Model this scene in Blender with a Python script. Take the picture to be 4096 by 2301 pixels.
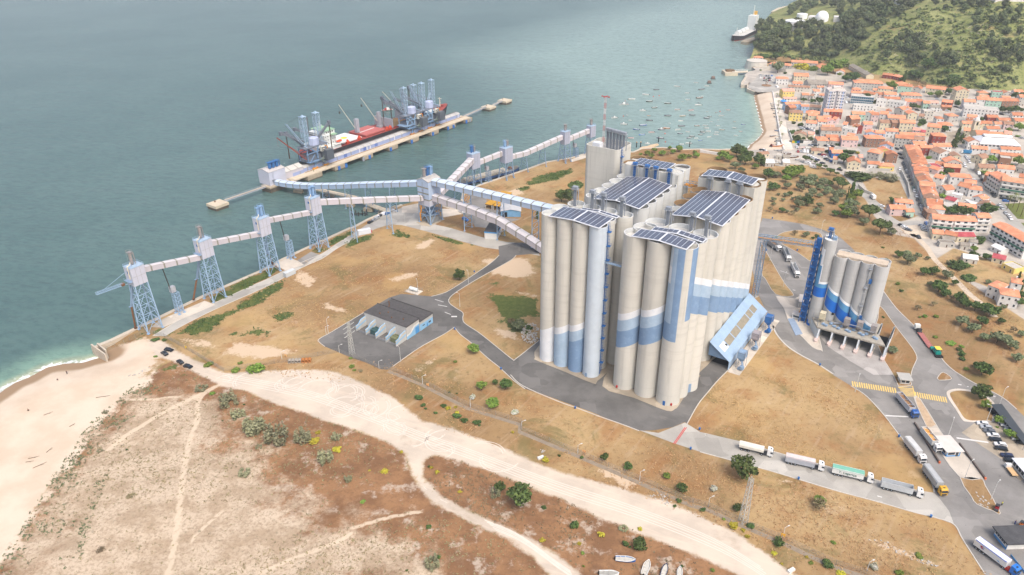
import bpy, math, random
import numpy as np
from mathutils import Vector, Matrix
from mathutils.geometry import delaunay_2d_cdt
for o in list(bpy.data.objects): bpy.data.objects.remove(o)
S=bpy.context.scene; COL=S.collection
R=math.radians; PI=math.pi
rnd=random.Random(7)
# ---------------------------------------------------------------- camera
F=2907.;H=195.;PIT=R(28.16);ROL=R(-.416)
cp,sp=math.cos(PIT),math.sin(PIT);cr,sr=math.cos(ROL),math.sin(ROL)
FW=Vector((0,cp,-sp));_r=Vector((1,0,0));_u=Vector((0,sp,cp))
RT=cr*_r+sr*_u;UP=-sr*_r+cr*_u
cam=bpy.data.cameras.new('camera');co=bpy.data.objects.new('camera',cam);COL.objects.link(co)
cam.sensor_width=36;cam.lens=36*F/4096;cam.clip_end=12000;cam.clip_start=1
M=Matrix.Identity(4)
for i in range(3): M[i][0]=RT[i];M[i][1]=UP[i];M[i][2]=-FW[i]
M[2][3]=H;co.matrix_world=M;S.camera=co
# ---------------------------------------------------------------- light
SUN_EL,SUN_AZ=56,152      # azimuth clockwise from +Y
W=bpy.data.worlds.new('World');S.world=W;W.use_nodes=True
nt=W.node_tree;bg=nt.nodes['Background'];sk=nt.nodes.new('ShaderNodeTexSky')
sk.sky_type='NISHITA';sk.sun_disc=False;sk.sun_elevation=R(SUN_EL);sk.sun_rotation=R(SUN_AZ)
sk.air_density=1.0;sk.dust_density=5.5;sk.ozone_density=.7
nt.links.new(sk.outputs[0],bg.inputs[0]);bg.inputs[1].default_value=.15
sl=bpy.data.lights.new('sun','SUN');sl.energy=1.05;sl.angle=R(30);sl.color=(1,.985,.965)
so=bpy.data.objects.new('sun',sl);COL.objects.link(so)
sd=Vector((math.sin(R(SUN_AZ))*math.cos(R(SUN_EL)),math.cos(R(SUN_AZ))*math.cos(R(SUN_EL)),math.sin(R(SUN_EL))))
so.rotation_euler=sd.to_track_quat('Z','Y').to_euler()
vs=S.view_settings;vs.view_transform='Standard';vs.look='None';vs.gamma=1;vs.use_curve_mapping=False;vs.exposure=.70
S.cycles.max_bounces=5;S.cycles.diffuse_bounces=2;S.cycles.glossy_bounces=2;S.cycles.transmission_bounces=2;S.cycles.volume_bounces=0
WZ=-3.6   # water level
# ---------------------------------------------------------------- pixel -> place helpers (used once, to survey where things stand)
def ray(x,y):
 return FW+RT*((x-2048)/F)-UP*((y-1150.5)/F)
def P(x,y,z=0.):
 d=ray(x,y);t=(z-H)/d[2];return Vector((d[0]*t,d[1]*t,z))
def proj(v):
 v=Vector(v)-Vector((0,0,H));dz=v@FW if False else v.dot(FW);return (2048+F*v.dot(RT)/dz,1150.5-F*v.dot(UP)/dz)
ZS=dict(z1=(0,800,1.8086),z2=(700,200,1.8086),z3=(1500,400,2.412),z4=(2100,600,2.412),z5=(2100,1000,2.0675),z6=(3000,850,2.2263),z7=(2300,300,2.8622),z8=(2900,0,2.0669),z9=(3000,550,2.2263),z10=(2800,1500,1.8063),z11=(1000,1000,2.0675),z12=(0,1500,1.8064),z13=(1400,1500,1.8064),z14=(3500,1400,3.6174),z15=(3500,1800,2.8876),z16=(1050,280,3.0141),d=(0,0,.62891),
a1=(380,980,3.808),a2=(2140,820,2.0675),a3=(2440,900,1.903),a4=(3200,900,2.4125),a5=(2300,520,5.169),a6=(1600,640,5.169),a7=(2740,880,2.411),a8=(980,740,3.808))
def N(k,x,y):
 ox,oy,s=ZS[k];return (ox+x/s,oy+y/s)
def G(k,x,y,z=0.): return P(*N(k,x,y),z)
def GL(k,*l,z=0.): return [G(k,l[i],l[i+1],z) for i in range(0,len(l),2)]
def hz(X,Y,y):
 lo,hi=-40.,H-5
 for i in range(40):
  m=(lo+hi)/2
  if proj((X,Y,m))[1]>y: lo=m
  else: hi=m
 return lo
def top(b,k,x,y): return hz(b[0],b[1],N(k,x,y)[1])
# ---------------------------------------------------------------- materials
def lin(c):
 return tuple((v/255/12.92 if v/255<=.04045 else ((v/255+.055)/1.055)**2.4) for v in c)
class NT:
 def __init__(s,name):
  s.m=bpy.data.materials.new(name);s.m.use_nodes=True;s.t=s.m.node_tree
  s.b=s.t.nodes['Principled BSDF']
 def n(s,typ,**kw):
  nd=s.t.nodes.new('ShaderNode'+typ)
  for k,v in kw.items(): setattr(nd,k,v)
  return nd
 def l(s,a,b): s.t.links.new(a,b)
 def pos(s):
  if not hasattr(s,'_p'): s._p=s.n('NewGeometry').outputs['Position']
  return s._p
 def noise(s,scale,detail=4,rough=.6,vec=None,dist=0,stretch=None):
  nd=s.n('TexNoise');nd.inputs['Scale'].default_value=scale;nd.inputs['Detail'].default_value=detail;nd.inputs['Roughness'].default_value=rough
  nd.inputs['Distortion'].default_value=dist
  v=vec or s.pos()
  if stretch:
   if stretch[1]:
    m0=s.n('Mapping');m0.inputs['Rotation'].default_value=(0,0,stretch[1]);s.l(v,m0.inputs[0]);v=m0.outputs[0]
   mp=s.n('Mapping');mp.inputs['Scale'].default_value=stretch[0];s.l(v,mp.inputs[0]);v=mp.outputs[0]
  s.l(v,nd.inputs['Vector']);return nd.outputs['Fac']
 def ramp(s,f,a,b,smooth=True):
  nd=s.n('MapRange');nd.interpolation_type='SMOOTHSTEP' if smooth else 'LINEAR'
  nd.inputs['From Min'].default_value=a;nd.inputs['From Max'].default_value=b;s.l(f,nd.inputs['Value']);return nd.outputs[0]
 def math(s,op,a,b=None):
  nd=s.n('Math',operation=op)
  for i,v in enumerate((a,b)):
   if v is None: continue
   if isinstance(v,(int,float)): nd.inputs[i].default_value=v
   else: s.l(v,nd.inputs[i])
  return nd.outputs[0]
 def mix(s,f,a,b,mode='MIX'):
  nd=s.n('Mix',data_type='RGBA',blend_type=mode);nd.clamp_factor=True
  for i,v in ((0,f),(6,a),(7,b)):
   if isinstance(v,(int,float)): nd.inputs[i].default_value=v
   elif isinstance(v,tuple): nd.inputs[i].default_value=(*lin(v),1)
   else: s.l(v,nd.inputs[i])
  return nd.outputs[2]
 def attr(s,name):
  nd=s.n('Attribute',attribute_name=name);return nd.outputs['Fac']
 def bump(s,h,strength=.3,dist=.1):
  nd=s.n('Bump');nd.inputs['Strength'].default_value=strength;nd.inputs['Distance'].default_value=dist;s.l(h,nd.inputs['Height']);s.l(nd.outputs[0],s.b.inputs['Normal'])
 def done(s,col,rough=.85,metal=0,spec=.3):
  if isinstance(col,tuple): s.b.inputs['Base Color'].default_value=(*lin(col),1)
  else: s.l(col,s.b.inputs['Base Color'])
  s.b.inputs['Roughness'].default_value=rough;s.b.inputs['Metallic'].default_value=metal;s.b.inputs['Specular IOR Level'].default_value=spec
  return s.m
MATS={}
def pm(name,c,rough=.8,var=.12,scale=.25,metal=0,spec=.3,streak=False,dirt=None,objcol=False):
 if name in MATS: return MATS[name]
 k=NT(name)
 if objcol:
  oi=k.n('ObjectInfo');base=oi.outputs['Color']
 else:
  base=k.n('RGB');base.outputs[0].default_value=(*lin(c),1);base=base.outputs[0]
 st=((1,1,.12),0) if streak else None
 f=k.ramp(k.noise(scale,5,.65,stretch=st),.3,.7)
 f2=k.ramp(k.noise(scale*9,3,.6),.3,.7)
 dk=k.mix(1.,base,(255,255,255),'MULTIPLY')
 g=k.n('HueSaturation');g.inputs['Value'].default_value=1-var*2;k.l(base,g.inputs['Color'])
 col=k.mix(k.math('ADD',k.math('MULTIPLY',f,.6),k.math('MULTIPLY',f2,.4)),g.outputs[0],base)
 if dirt:
  col=k.mix(k.math('MULTIPLY',k.ramp(k.noise(scale*2.3,6,.7),.55,.72),dirt[1]),col,dirt[0])
 MATS[name]=k.done(col,rough,metal,spec);return MATS[name]
# ---------------------------------------------------------------- mesh builder
class MB:
 def __init__(s): s.v=[];s.f=[];s.mi=[]
 def add(s,vs,fs,m=0):
  o=len(s.v);s.v.extend([tuple(v) for v in vs]);s.f.extend([tuple(i+o for i in f) for f in fs]);s.mi.extend([m]*len(fs))
 def box(s,c,d,rz=0,m=0,rot=None):
  x,y,z=d[0]/2,d[1]/2,d[2]/2
  vs=[Vector((a*x,b*y,e*z)) for a,b,e in ((-1,-1,-1),(1,-1,-1),(1,1,-1),(-1,1,-1),(-1,-1,1),(1,-1,1),(1,1,1),(-1,1,1))]
  q=rot or Matrix.Rotation(rz,3,'Z');vs=[q@v+Vector(c) for v in vs]
  s.add(vs,[(3,2,1,0),(4,5,6,7),(0,1,5,4),(1,2,6,5),(2,3,7,6),(3,0,4,7)],m)
 def bz(s,x0,x1,y0,y1,z0,z1,m=0): s.box(((x0+x1)/2,(y0+y1)/2,(z0+z1)/2),(x1-x0,y1-y0,z1-z0),0,m)
 def hexa(s,b,t,m=0):   # 4 bottom, 4 top points
  s.add(list(b)+list(t),[(3,2,1,0),(4,5,6,7),(0,1,5,4),(1,2,6,5),(2,3,7,6),(3,0,4,7)],m)
 def beam(s,a,b,w,h=None,m=0,up=(0,0,1)):
  a,b=Vector(a),Vector(b);h=h or w;d=(b-a).normalized();u=Vector(up)
  if abs(d.dot(u))>.98: u=Vector((1,0,0))
  x=d.cross(u).normalized()*w/2;y=x.normalized().cross(d)*h/2
  s.hexa([a-x-y,a+x-y,a+x+y,a-x+y],[b-x-y,b+x-y,b+x+y,b-x+y],m)
 def tube(s,a,b,r,n=6,m=0,r2=None,cap=True):
  a,b=Vector(a),Vector(b);d=(b-a).normalized();u=Vector((0,0,1)) if abs(d.z)<.98 else Vector((1,0,0))
  x=d.cross(u).normalized();y=d.cross(x);r2=r if r2 is None else r2
  vs=[];
  for p,q in ((a,r),(b,r2)):
   for i in range(n):
    t=2*PI*i/n;vs.append(p+x*math.cos(t)*q+y*math.sin(t)*q)
  fs=[(i,(i+1)%n,n+(i+1)%n,n+i) for i in range(n)]
  if cap: fs+= [tuple(range(n-1,-1,-1)),tuple(range(n,2*n))]
  s.add(vs,fs,m)
 def pipe(s,pts,r,n=6,m=0):
  for a,b in zip(pts,pts[1:]): s.tube(a,b,r,n,m)
 def lathe(s,prof,n=16,c=(0,0,0),m=0):  # prof [(r,z)]
  vs=[];fs=[]
  for r,z in prof:
   for i in range(n):
    t=2*PI*i/n;vs.append((c[0]+r*math.cos(t),c[1]+r*math.sin(t),c[2]+z))
  for k in range(len(prof)-1):
   for i in range(n):
    j=(i+1)%n;fs.append((k*n+i,k*n+j,(k+1)*n+j,(k+1)*n+i))
  fs.append(tuple(range((len(prof)-1)*n,len(prof)*n)));fs.append(tuple(range(n-1,-1,-1)))
  s.add(vs,fs,m)
 def poly(s,pts,z=None,m=0):
  pts=[Vector((p[0],p[1],p[2] if z is None else z)) for p in pts]
  s.add(pts,[tuple(range(len(pts)))],m)
 def fill(s,pts,z,m=0):
  r=delaunay_2d_cdt([Vector((p[0],p[1])) for p in pts],[],[list(range(len(pts)))],1,1e-4)
  s.add([(v[0],v[1],z) for v in r[0]],[tuple(f) for f in r[2]],m)
 def prism(s,pts,z0,z1,m=0):
  r=delaunay_2d_cdt([Vector((p[0],p[1])) for p in pts],[],[list(range(len(pts)))],1,1e-4)
  s.add([(v[0],v[1],z1) for v in r[0]],[tuple(f) for f in r[2]],m)
  n=len(pts);vs=[(p[0],p[1],z0) for p in pts]+[(p[0],p[1],z1) for p in pts]
  s.add(vs,[(i,(i+1)%n,n+(i+1)%n,n+i) for i in range(n)],m)
 def build(s,name,mats,parent=None,smooth=False):
  me=bpy.data.meshes.new(name);me.from_pydata(s.v,[],s.f)
  if not isinstance(mats,(list,tuple)): mats=[mats]
  for m in mats: me.materials.append(m)
  if len(mats)>1: me.polygons.foreach_set('material_index',s.mi)
  if smooth: me.polygons.foreach_set('use_smooth',[True]*len(s.f))
  o=bpy.data.objects.new(name,me);COL.objects.link(o)
  if parent: o.parent=parent;KIDS.setdefault(parent.name,[]).append(o)
  return o
KIDS={}
def tag(o,label=None,cat=None,group=None,kind=None):
 for k,v in (('label',label),('category',cat),('group',group),('kind',kind)):
  if v: o[k]=v
 return o
def thing(name,label,cat,loc=(0,0,0),rz=0,group=None):
 o=bpy.data.objects.new(name,None);COL.objects.link(o);o.location=loc;o.rotation_euler=(0,0,rz);o.empty_display_size=.5
 return tag(o,label,cat,group)
def dup(o,parent=None):
 c=o.copy();COL.objects.link(c);c.parent=parent
 if parent: KIDS.setdefault(parent.name,[]).append(c)
 for k in list(KIDS.get(o.name,())): dup(k,c)
 return c
def struct(name,mb,m): return tag(mb.build(name,m),kind='structure')
def smoothline(pts,n=6,closed=False):
 pts=[Vector(p) for p in pts];out=[];L=len(pts)
 for i in range(L if closed else L-1):
  if closed: a,b,c,d=pts[(i-1)%L],pts[i],pts[(i+1)%L],pts[(i+2)%L]
  else: a,b,c,d=pts[max(i-1,0)],pts[i],pts[i+1],pts[min(i+2,L-1)]
  for j in range(n):
   t=j/n;out.append(.5*((2*b)+(c-a)*t+(2*a-5*b+4*c-d)*t*t+(3*b-a-3*c+d)*t**3))
 if not closed: out.append(pts[-1])
 return out
def ribbon(mb,pts,w,z,m=0,h=0):
 pts=[Vector((p[0],p[1],0)) for p in pts];L=[];Rr=[]
 for i,p in enumerate(pts):
  t=(pts[min(i+1,len(pts)-1)]-pts[max(i-1,0)]);t=Vector((-t.y,t.x,0)).normalized()*w/2;L.append(p+t);Rr.append(p-t)
 n=len(pts)
 vs=[(p.x,p.y,z) for p in L]+[(p.x,p.y,z) for p in Rr];fs=[(i,n+i,n+i+1,i+1) for i in range(n-1)]
 if h:
  vs+=[(p.x,p.y,z-h) for p in L]+[(p.x,p.y,z-h) for p in Rr]
  fs+=[(2*n+i,i,i+1,2*n+i+1) for i in range(n-1)]+[(n+i,3*n+i,3*n+i+1,n+i+1) for i in range(n-1)]
 mb.add(vs,fs,m)
# ================================================================ GROUND
def inside(pts,x,y):
 r=np.zeros(x.shape,bool);n=len(pts)
 for i in range(n):
  x0,y0=pts[i][0],pts[i][1];x1,y1=pts[(i+1)%n][0],pts[(i+1)%n][1]
  if y0==y1: continue
  c=((y0>y)!=(y1>y))&(x<(x1-x0)*(y-y0)/(y1-y0)+x0);r^=c
 return r
def dist(pts,x,y,closed=True,near=None):
 d=np.full(x.shape,1e9);n=len(pts)
 if near is not None: nx=np.zeros(x.shape);ny=np.zeros(x.shape)
 for i in range(n if closed else n-1):
  x0,y0=pts[i][0],pts[i][1];x1,y1=pts[(i+1)%n][0],pts[(i+1)%n][1]
  dx,dy=x1-x0,y1-y0;L=dx*dx+dy*dy+1e-9
  t=np.clip(((x-x0)*dx+(y-y0)*dy)/L,0,1);qx,qy=x0+t*dx,y0+t*dy;e=np.hypot(x-qx,y-qy)
  if near is not None:
   k=e<d;nx[k]=qx[k];ny[k]=qy[k]
  d=np.minimum(d,e)
 return (d,nx,ny) if near is not None else d
def sdf(pts,x,y):
 d=dist(pts,x,y);return np.where(inside(pts,x,y),-d,d)
# --- coast
beach_w=GL('z1',-900,1900,-250,1560,0,1395,110,1322,210,1285,340,1212,470,1185,600,1178,690,1150,760,1135,z=WZ)
quay=GL('z1',672,1075,718,1050,800,1018,920,960,1150,852,1480,692,1650,618,1880,518,2050,428,2240,338,2532,205)
quay+=GL('z2',1290,1285,1400,1225,1540,1165,1600,1130)
quay+=GL('z3',40,1085,130,1060,260,1012,400,975,640,965,665,1030,740,1050,835,1035,850,900,1010,822,1430,682,1660,600,1900,558,2035,518,2100,500)
quay+=GL('z7',200,880,670,885,760,845,1000,832,1240,855,1440,850,1650,856,1800,850)
beach_h=GL('z7',1850,868,1965,850,2000,800,2060,760,2120,700,2150,650,2130,590,2110,500,2090,420,2075,360,2055,280,2050,240,2085,200,z=WZ)
quay2=GL('z7',2070,196,1980,160,1985,120,2005,98,1990,90,1985,110,1912,112,1915,92,1960,20)
quay2+=GL('z8',160,620,200,590,255,580,215,548,185,515,205,490,240,440,235,390,270,300,330,215,400,150,480,120,560,75,640,30,720,-40)
out0=[p+Vector((-25,38,0)) for p in beach_w[:-2]]
LAND=out0+[beach_w[-2]+Vector((-12,14,0))]+quay+[p+Vector((-10,-2,0)) for p in beach_h]+quay2+[Vector((1500,4200,0)),Vector((3500,3000,0)),Vector((2200,600,0)),Vector((700,60,0)),Vector((-600,60,0))]
# --- zones
D=lambda *l:GL('d',*l)
SAND=[beach_w[0]+Vector((-200,60,0))]+[p+Vector((-30,60,0)) for p in beach_w]+GL('z1',680,1080,1050,975,1100,1000,1130,1060,1180,1100,1150,1180,1010,1290)+D(395,935,365,968,310,1010,250,1065,185,1150,115,1260,40,1380,-80,1540,-300,1800)
DIRT=GL('z1',1060,1010,1180,1020,1310,1110,1470,1190,1630,1250)+D(620,935,700,932,800,930,850,938,905,962,960,985,1010,1015,1060,1058,1130,1075,1250,1122,1400,1185,1560,1228,1700,1270,1850,1340,2010,1450,2100,1530,1990,1530,1860,1447,1740,1392,1600,1340,1480,1290,1400,1250,1330,1225,1220,1180,1140,1155,1085,1145,1064,1162,1066,1200,1105,1245,1180,1288,1300,1338,1400,1392,1460,1447,1560,1560,1480,1560,1383,1447,1345,1405,1280,1358,1180,1312,1090,1268,1045,1210,1020,1145,985,1118,900,1084,800,1052,700,1018,620,985,560,972,515,950,470,928,425,905)+GL('z1',1130,1130,1080,1060)
SCRUB=D(400,925,440,905,520,948,560,972,620,985,700,1018,800,1052,900,1084,985,1118,1020,1145,1045,1210,1090,1268,1180,1312,1280,1358,1345,1405,1383,1447,1600,1700,-600,1900,-300,1700,-80,1500,40,1350,115,1240,185,1130,250,1050,310,1000,365,960)
PALE=D(300,1010,500,985,540,1030,560,1100,700,1180,760,1260,900,1330,1060,1400,1100,1470,900,1500,300,1700,-200,1700,0,1480,60,1370,140,1250,200,1150,260,1060)
GREENS=[GL('z1',1290,965,1420,870,1560,830,1700,790,1740,740,1900,650,2000,595,2055,590,2040,645,1900,745,1750,800,1640,850,1600,900,1500,965,1390,980),
 GL('z1',1960,840,2080,805,2150,820,2020,890),GL('z1',1640,980,1750,990,1830,915,1960,955,1930,990,1700,960),
 GL('z1',1500,730,1620,660,1800,560,1990,490,2035,495,1960,550,1720,675,1560,750),GL('z1',2230,380,2300,350,2380,350,2320,385),GL('z1',2380,300,2532,225,2532,255,2390,335),
 GL('z2',1110,1380,1250,1320,1300,1305,1280,1340,1130,1420),GL('z2',1230,1400,1300,1360,1440,1330,1420,1370,1250,1430),GL('z2',1540,1345,1610,1300,1700,1340,1690,1360),GL('z2',1850,1335,2000,1370,2160,1415,1980,1400),
 GL('z3',1450,805,1560,735,1750,690,1900,655,1912,700,1750,775,1500,825),GL('z3',1360,862,1440,832,1515,840,1420,890),GL('z3',1690,870,1780,865,1760,890),
 GL('z11',1950,360,2200,380,2390,400,2390,560,2250,560,2050,620,2080,560,2020,480),GL('z11',1940,270,2060,265,2040,310),GL('z11',2090,570,2300,570,2310,700,2150,690),
 GL('z1',1200,960,1290,900,1330,905,1210,990),GL('z1',1080,985,1100,950,1180,925,1150,960),GL('z1',790,1080,1050,960,1060,985,800,1100),
 GL('z1',1160,1240,1210,1190,1290,1195,1280,1240),GL('z1',1260,1240,1350,1235,1340,1260),GL('z11',1000,480,1130,470,1080,520),
 GL('z6',110,400,220,560,340,660,380,740,280,740,160,640),GL('z14',1130,690,1300,750,1400,800,1480,1010,1330,990,1200,800)]
TOWN=D(1870,400,1900,395,1960,412,2060,418,2120,440,2160,470,2200,545,2240,588,2300,600,2340,640,2420,700,2600,820,3000,900,3400,600,2700,220,2450,225,2250,215,2120,190,1990,170,1880,170,1850,215,1870,235,1885,300,1890,350)
LOTS=[D(2160,440,2220,450,2290,455,2300,470,2320,540,2260,560,2200,510),D(2340,660,2400,690,2480,720,2576,770,2576,690,2480,650,2400,625)]
HILLP=GL('z8',150,530,240,470,330,480,480,468,780,500,1000,560,1240,620,1450,640,1700,700,2100,745,2472,760,3200,800)+[Vector((2600,900,0)),Vector((3500,3000,0)),Vector((1500,4200,0))]+[p+Vector((-40,0,0)) for p in GL('z8',720,-40,640,30,560,75,480,120,400,150,330,215,270,300,235,390,200,470)]
def fbm(x,y,s,seed,oct=4):
 g=np.random.RandomState(seed);v=np.zeros(x.shape);a=1.
 for k in range(oct):
  for q in range(4):
   th=g.rand()*6.28;ph=g.rand()*6.28;w=(.6+.8*g.rand())/s
   v+=a*np.sin((x*math.cos(th)+y*math.sin(th))*w+ph+1.3*np.sin((x*math.sin(th+1)-y*math.cos(th+.7))*w*.7+ph*2))/4
  a*=.5;s*=.5
 return v
def sstep(a,b,v):
 t=np.clip((v-a)/(b-a),0,1);return t*t*(3-2*t)
def height(x,y):
 x=np.atleast_1d(np.asarray(x,float));y=np.atleast_1d(np.asarray(y,float))
 z=np.zeros(x.shape)
 for bw in (beach_w,beach_h):
  d=dist(bw,x,y,False)
  side=inside([bw[0]+Vector((-600,500,0)) if bw is beach_w else bw[0]+Vector((-120,-10,0))]+bw+[bw[-1]+Vector((-300,700,0)) if bw is beach_w else bw[-1]+Vector((-120,20,0))],x,y)
  wd=26. if bw is beach_w else 16.
  zz=np.where(side,WZ-d*.12,WZ-WZ*sstep(-wd*.35,wd,d)-(-WZ)*float(sstep(-wd*.35,wd,np.array(0.)))*(1-np.clip(d/wd,0,1)))
  z=np.where(d<(60 if bw is beach_w else 30),np.minimum(z,zz),z)
 hd=-sdf(HILLP,x,y)
 hd=np.maximum(hd,0)
 hm=np.clip(.47*hd,0,58+.08*hd)
 sat=1-np.exp(-hd/110.)
 base=95*sat+.05*hd
 cut=sstep(880,1250,y)*sstep(900,420,x)   # saddle with the white tanks, falling to the sea on the left
 base=base*(1-.62*cut)
 z=z+np.where(hd>0,base*(1+.10*fbm(x,y,90,5))+2.5*fbm(x,y,25,9)*np.clip(hd/25,0,1),0)
 dune=sstep(8,-12,sdf(SCRUB,x,y))
 z=z+dune*.5*fbm(x,y,14,3)
 return z
def hgt(x,y): return float(height(x,y)[0])
def Ph(x,y):   # photo ray meets the terrain
 p=P(x,y,0)
 if p.y<560: return p
 d=ray(x,y);t0=560/d.y;o=Vector((0,0,H));n=400
 ts=np.linspace(t0,2600/d.y,n);zz=height(d.x*ts,d.y*ts);rz=H+d.z*ts;k=np.argmax(rz<zz)
 if not (rz<zz).any(): return o+d*ts[-1]
 a,b=rz[k-1]-zz[k-1],zz[k]-rz[k];t=ts[k-1]+(ts[k]-ts[k-1])*a/(a+b+1e-9);q=o+d*t;return q
def GH(k,x,y): return Ph(*N(k,x,y))
# ---- ground material
def ground_mat():
 k=NT('ground_cover')
 sand=k.attr('a_sand');wet=k.attr('a_wet');scrub=k.attr('a_scrub');pale=k.attr('a_pale');dirt=k.attr('a_dirt');green=k.attr('a_green');town=k.attr('a_town');hill=k.attr('a_hill');foam=k.attr('a_foam')
 big=k.noise(.012,5,.6);mid=k.noise(.06,6,.65);fine=k.noise(.45,6,.75);vf=k.noise(1.6,4,.7)
 lines=k.noise(.30,4,.6,stretch=((.14,1.3,1),R(-52)))
 g=k.mix(k.ramp(big,.36,.64),(138,110,76),(170,144,104))
 g=k.mix(k.math('MULTIPLY',k.ramp(mid,.47,.66),.6),g,(142,98,60))
 g=k.mix(k.math('MULTIPLY',k.ramp(lines,.52,.72),.42),g,(178,156,128))
 g=k.mix(k.math('MULTIPLY',k.ramp(fine,.50,.70),.6),g,(98,76,52))
 g=k.mix(k.math('MULTIPLY',k.ramp(k.noise(.035,7,.75,dist=.6),.50,.64),.62),g,(104,98,60))
 g=k.mix(k.math('MULTIPLY',k.ramp(k.noise(.03,6,.7,stretch=((1,1,1),.6)),.62,.70),.6),g,(186,164,138))
 g=k.mix(k.math('MULTIPLY',k.ramp(k.noise(.022,5,.6),.52,.66),.55),g,(176,146,98))
 g=k.mix(k.math('MULTIPLY',k.ramp(k.math('ADD',k.attr('a_bare'),k.math('MULTIPLY',k.math('SUBTRACT',k.noise(.3,7,.8),.5),1.8)),.45,.7),.9),g,(196,174,148))
 col=g
 sp=k.noise(.9,5,.8);sp2=k.noise(.08,6,.7)
 s0=k.mix(k.ramp(sp2,.40,.62),(192,174,151),(166,146,122))
 s0=k.mix(k.math('MULTIPLY',k.ramp(sp,.46,.64),.7),s0,(136,117,96))
 s0=k.mix(k.math('MULTIPLY',k.ramp(k.noise(.55,5,.75,dist=.4),.60,.68),.6),s0,(118,120,98))
 s1=k.mix(k.ramp(sp2,.40,.60),(146,110,78),(122,90,64))
 s1=k.mix(k.math('MULTIPLY',k.ramp(sp,.50,.70),.6),s1,(92,68,48))
 s1=k.mix(k.math('MULTIPLY',k.ramp(k.noise(.11,6,.7),.54,.66),.8),s1,(182,167,150))
 pm_=k.ramp(k.math('ADD',pale,k.math('MULTIPLY',k.math('SUBTRACT',k.noise(.05,7,.75),.5),2.4)),.25,.75)
 sc=k.mix(pm_,s1,s0)
 sm=k.ramp(k.math('ADD',scrub,k.math('MULTIPLY',k.math('SUBTRACT',mid,.5),.8)),.4,.6)
 col=k.mix(sm,col,sc)
 col=k.mix(k.math('MULTIPLY',k.ramp(k.math('ADD',k.attr('a_path'),k.math('MULTIPLY',k.math('SUBTRACT',k.noise(.5,5,.7),.5),.9)),.35,.75),.8),col,(202,184,160))
 gr=k.mix(k.ramp(fine,.35,.65),(60,80,36),(90,100,50))
 gm=k.ramp(k.math('ADD',green,k.math('MULTIPLY',k.math('SUBTRACT',k.noise(.16,7,.75),.5),2.2)),.42,.58)
 col=k.mix(k.math('MULTIPLY',gm,.92),col,gr)
 tw=k.mix(k.ramp(mid,.4,.62),(186,178,166),(164,156,146))
 tw=k.mix(k.math('MULTIPLY',k.ramp(fine,.5,.7),.4),tw,(140,134,126))
 col=k.mix(k.ramp(k.math('ADD',town,k.math('MULTIPLY',k.math('SUBTRACT',mid,.5),.3)),.4,.6),col,tw)
 h0=k.mix(k.ramp(mid,.38,.62),(122,128,74),(148,148,98))
 h0=k.mix(k.math('MULTIPLY',k.ramp(k.noise(.03,6,.7),.55,.66),.7),h0,(150,128,88))
 h0=k.mix(k.math('MULTIPLY',k.ramp(fine,.48,.62),.7),h0,(74,88,50))
 col=k.mix(k.ramp(hill,.4,.6),col,h0)
 sd_=k.mix(k.ramp(k.noise(.05,5,.6),.35,.65),(206,190,170),(194,175,153))
 sd_=k.mix(k.math('MULTIPLY',k.ramp(vf,.55,.75),.25),sd_,(172,154,132))
 sd_=k.mix(k.math('MULTIPLY',k.ramp(k.noise(.10,7,.8),.62,.72),.45),sd_,(164,142,118))
 sd_=k.mix(k.ramp(k.math('ADD',wet,k.math('MULTIPLY',k.math('SUBTRACT',mid,.5),.35)),.35,.65),sd_,(150,126,100))
 am=k.ramp(k.math('ADD',sand,k.math('MULTIPLY',k.math('SUBTRACT',k.noise(.09,7,.75),.5),1.3)),.4,.6)
 col=k.mix(am,col,sd_)
 dt=k.mix(k.ramp(k.noise(.05,6,.65),.38,.62),(200,186,168),(184,171,155))
 tr=k.noise(.5,5,.6,stretch=((.09,1.2,1),R(25)))
 dt=k.mix(k.math('MULTIPLY',k.ramp(tr,.5,.7),.5),dt,(210,192,172))
 dt=k.mix(k.math('MULTIPLY',k.ramp(k.noise(.035,6,.7),.58,.68),.5),dt,(164,148,130))
 dm=k.ramp(k.math('ADD',dirt,k.math('MULTIPLY',k.math('SUBTRACT',k.noise(.14,7,.8),.5),.9)),.36,.66)
 col=k.mix(dm,col,dt)
 col=k.mix(k.ramp(k.math('ADD',foam,k.math('MULTIPLY',k.math('SUBTRACT',k.noise(.35,6,.7),.5),1.0)),.5,.62),col,(240,240,236))
 k.bump(k.math('ADD',k.math('MULTIPLY',fine,.6),k.math('MULTIPLY',vf,.4)),.5,.25)
 return k.done(col,.95,0,.1)
GM=ground_mat()
BARE=[GL('z11',590,450,650,435,810,495,800,520,700,515,620,490),GL('z11',1120,240,1300,190,1400,180,1380,225,1200,270),GL('z11',1350,1000,1440,930,1540,875,1555,895,1450,975,1380,1020),GL('z10',1190,1170,1350,1200,1560,1290,1740,1370,1700,1385,1450,1320,1250,1230),GL('z3',380,1400,520,1335,600,1350,500,1440,400,1447),GL('z1',2320,780,2370,750,2510,790,2500,815,2380,800),GL('z11',1900,70,2300,60,2380,200,2200,240,2000,200),GL('z11',2200,340,2390,370,2390,400,2230,370),GL('z11',2000,650,2200,650,2240,760,2060,720),GL('z11',400,150,560,230,500,330,350,250),GL('z1',1700,1020,2000,1060,2200,1100,1900,1160,1600,1120),GL('z1',1250,1000,1500,1010,1600,1080,1400,1060),GL('z3',1200,900,1400,840,1450,900,1300,960),GL('z10',500,720,640,760,700,800,560,780),GL('z13',650,650,780,700,700,780,600,720),GL('z13',1750,680,1900,650,2100,800,2000,850),GL('z13',1000,640,1150,700,1100,740)]
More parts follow.
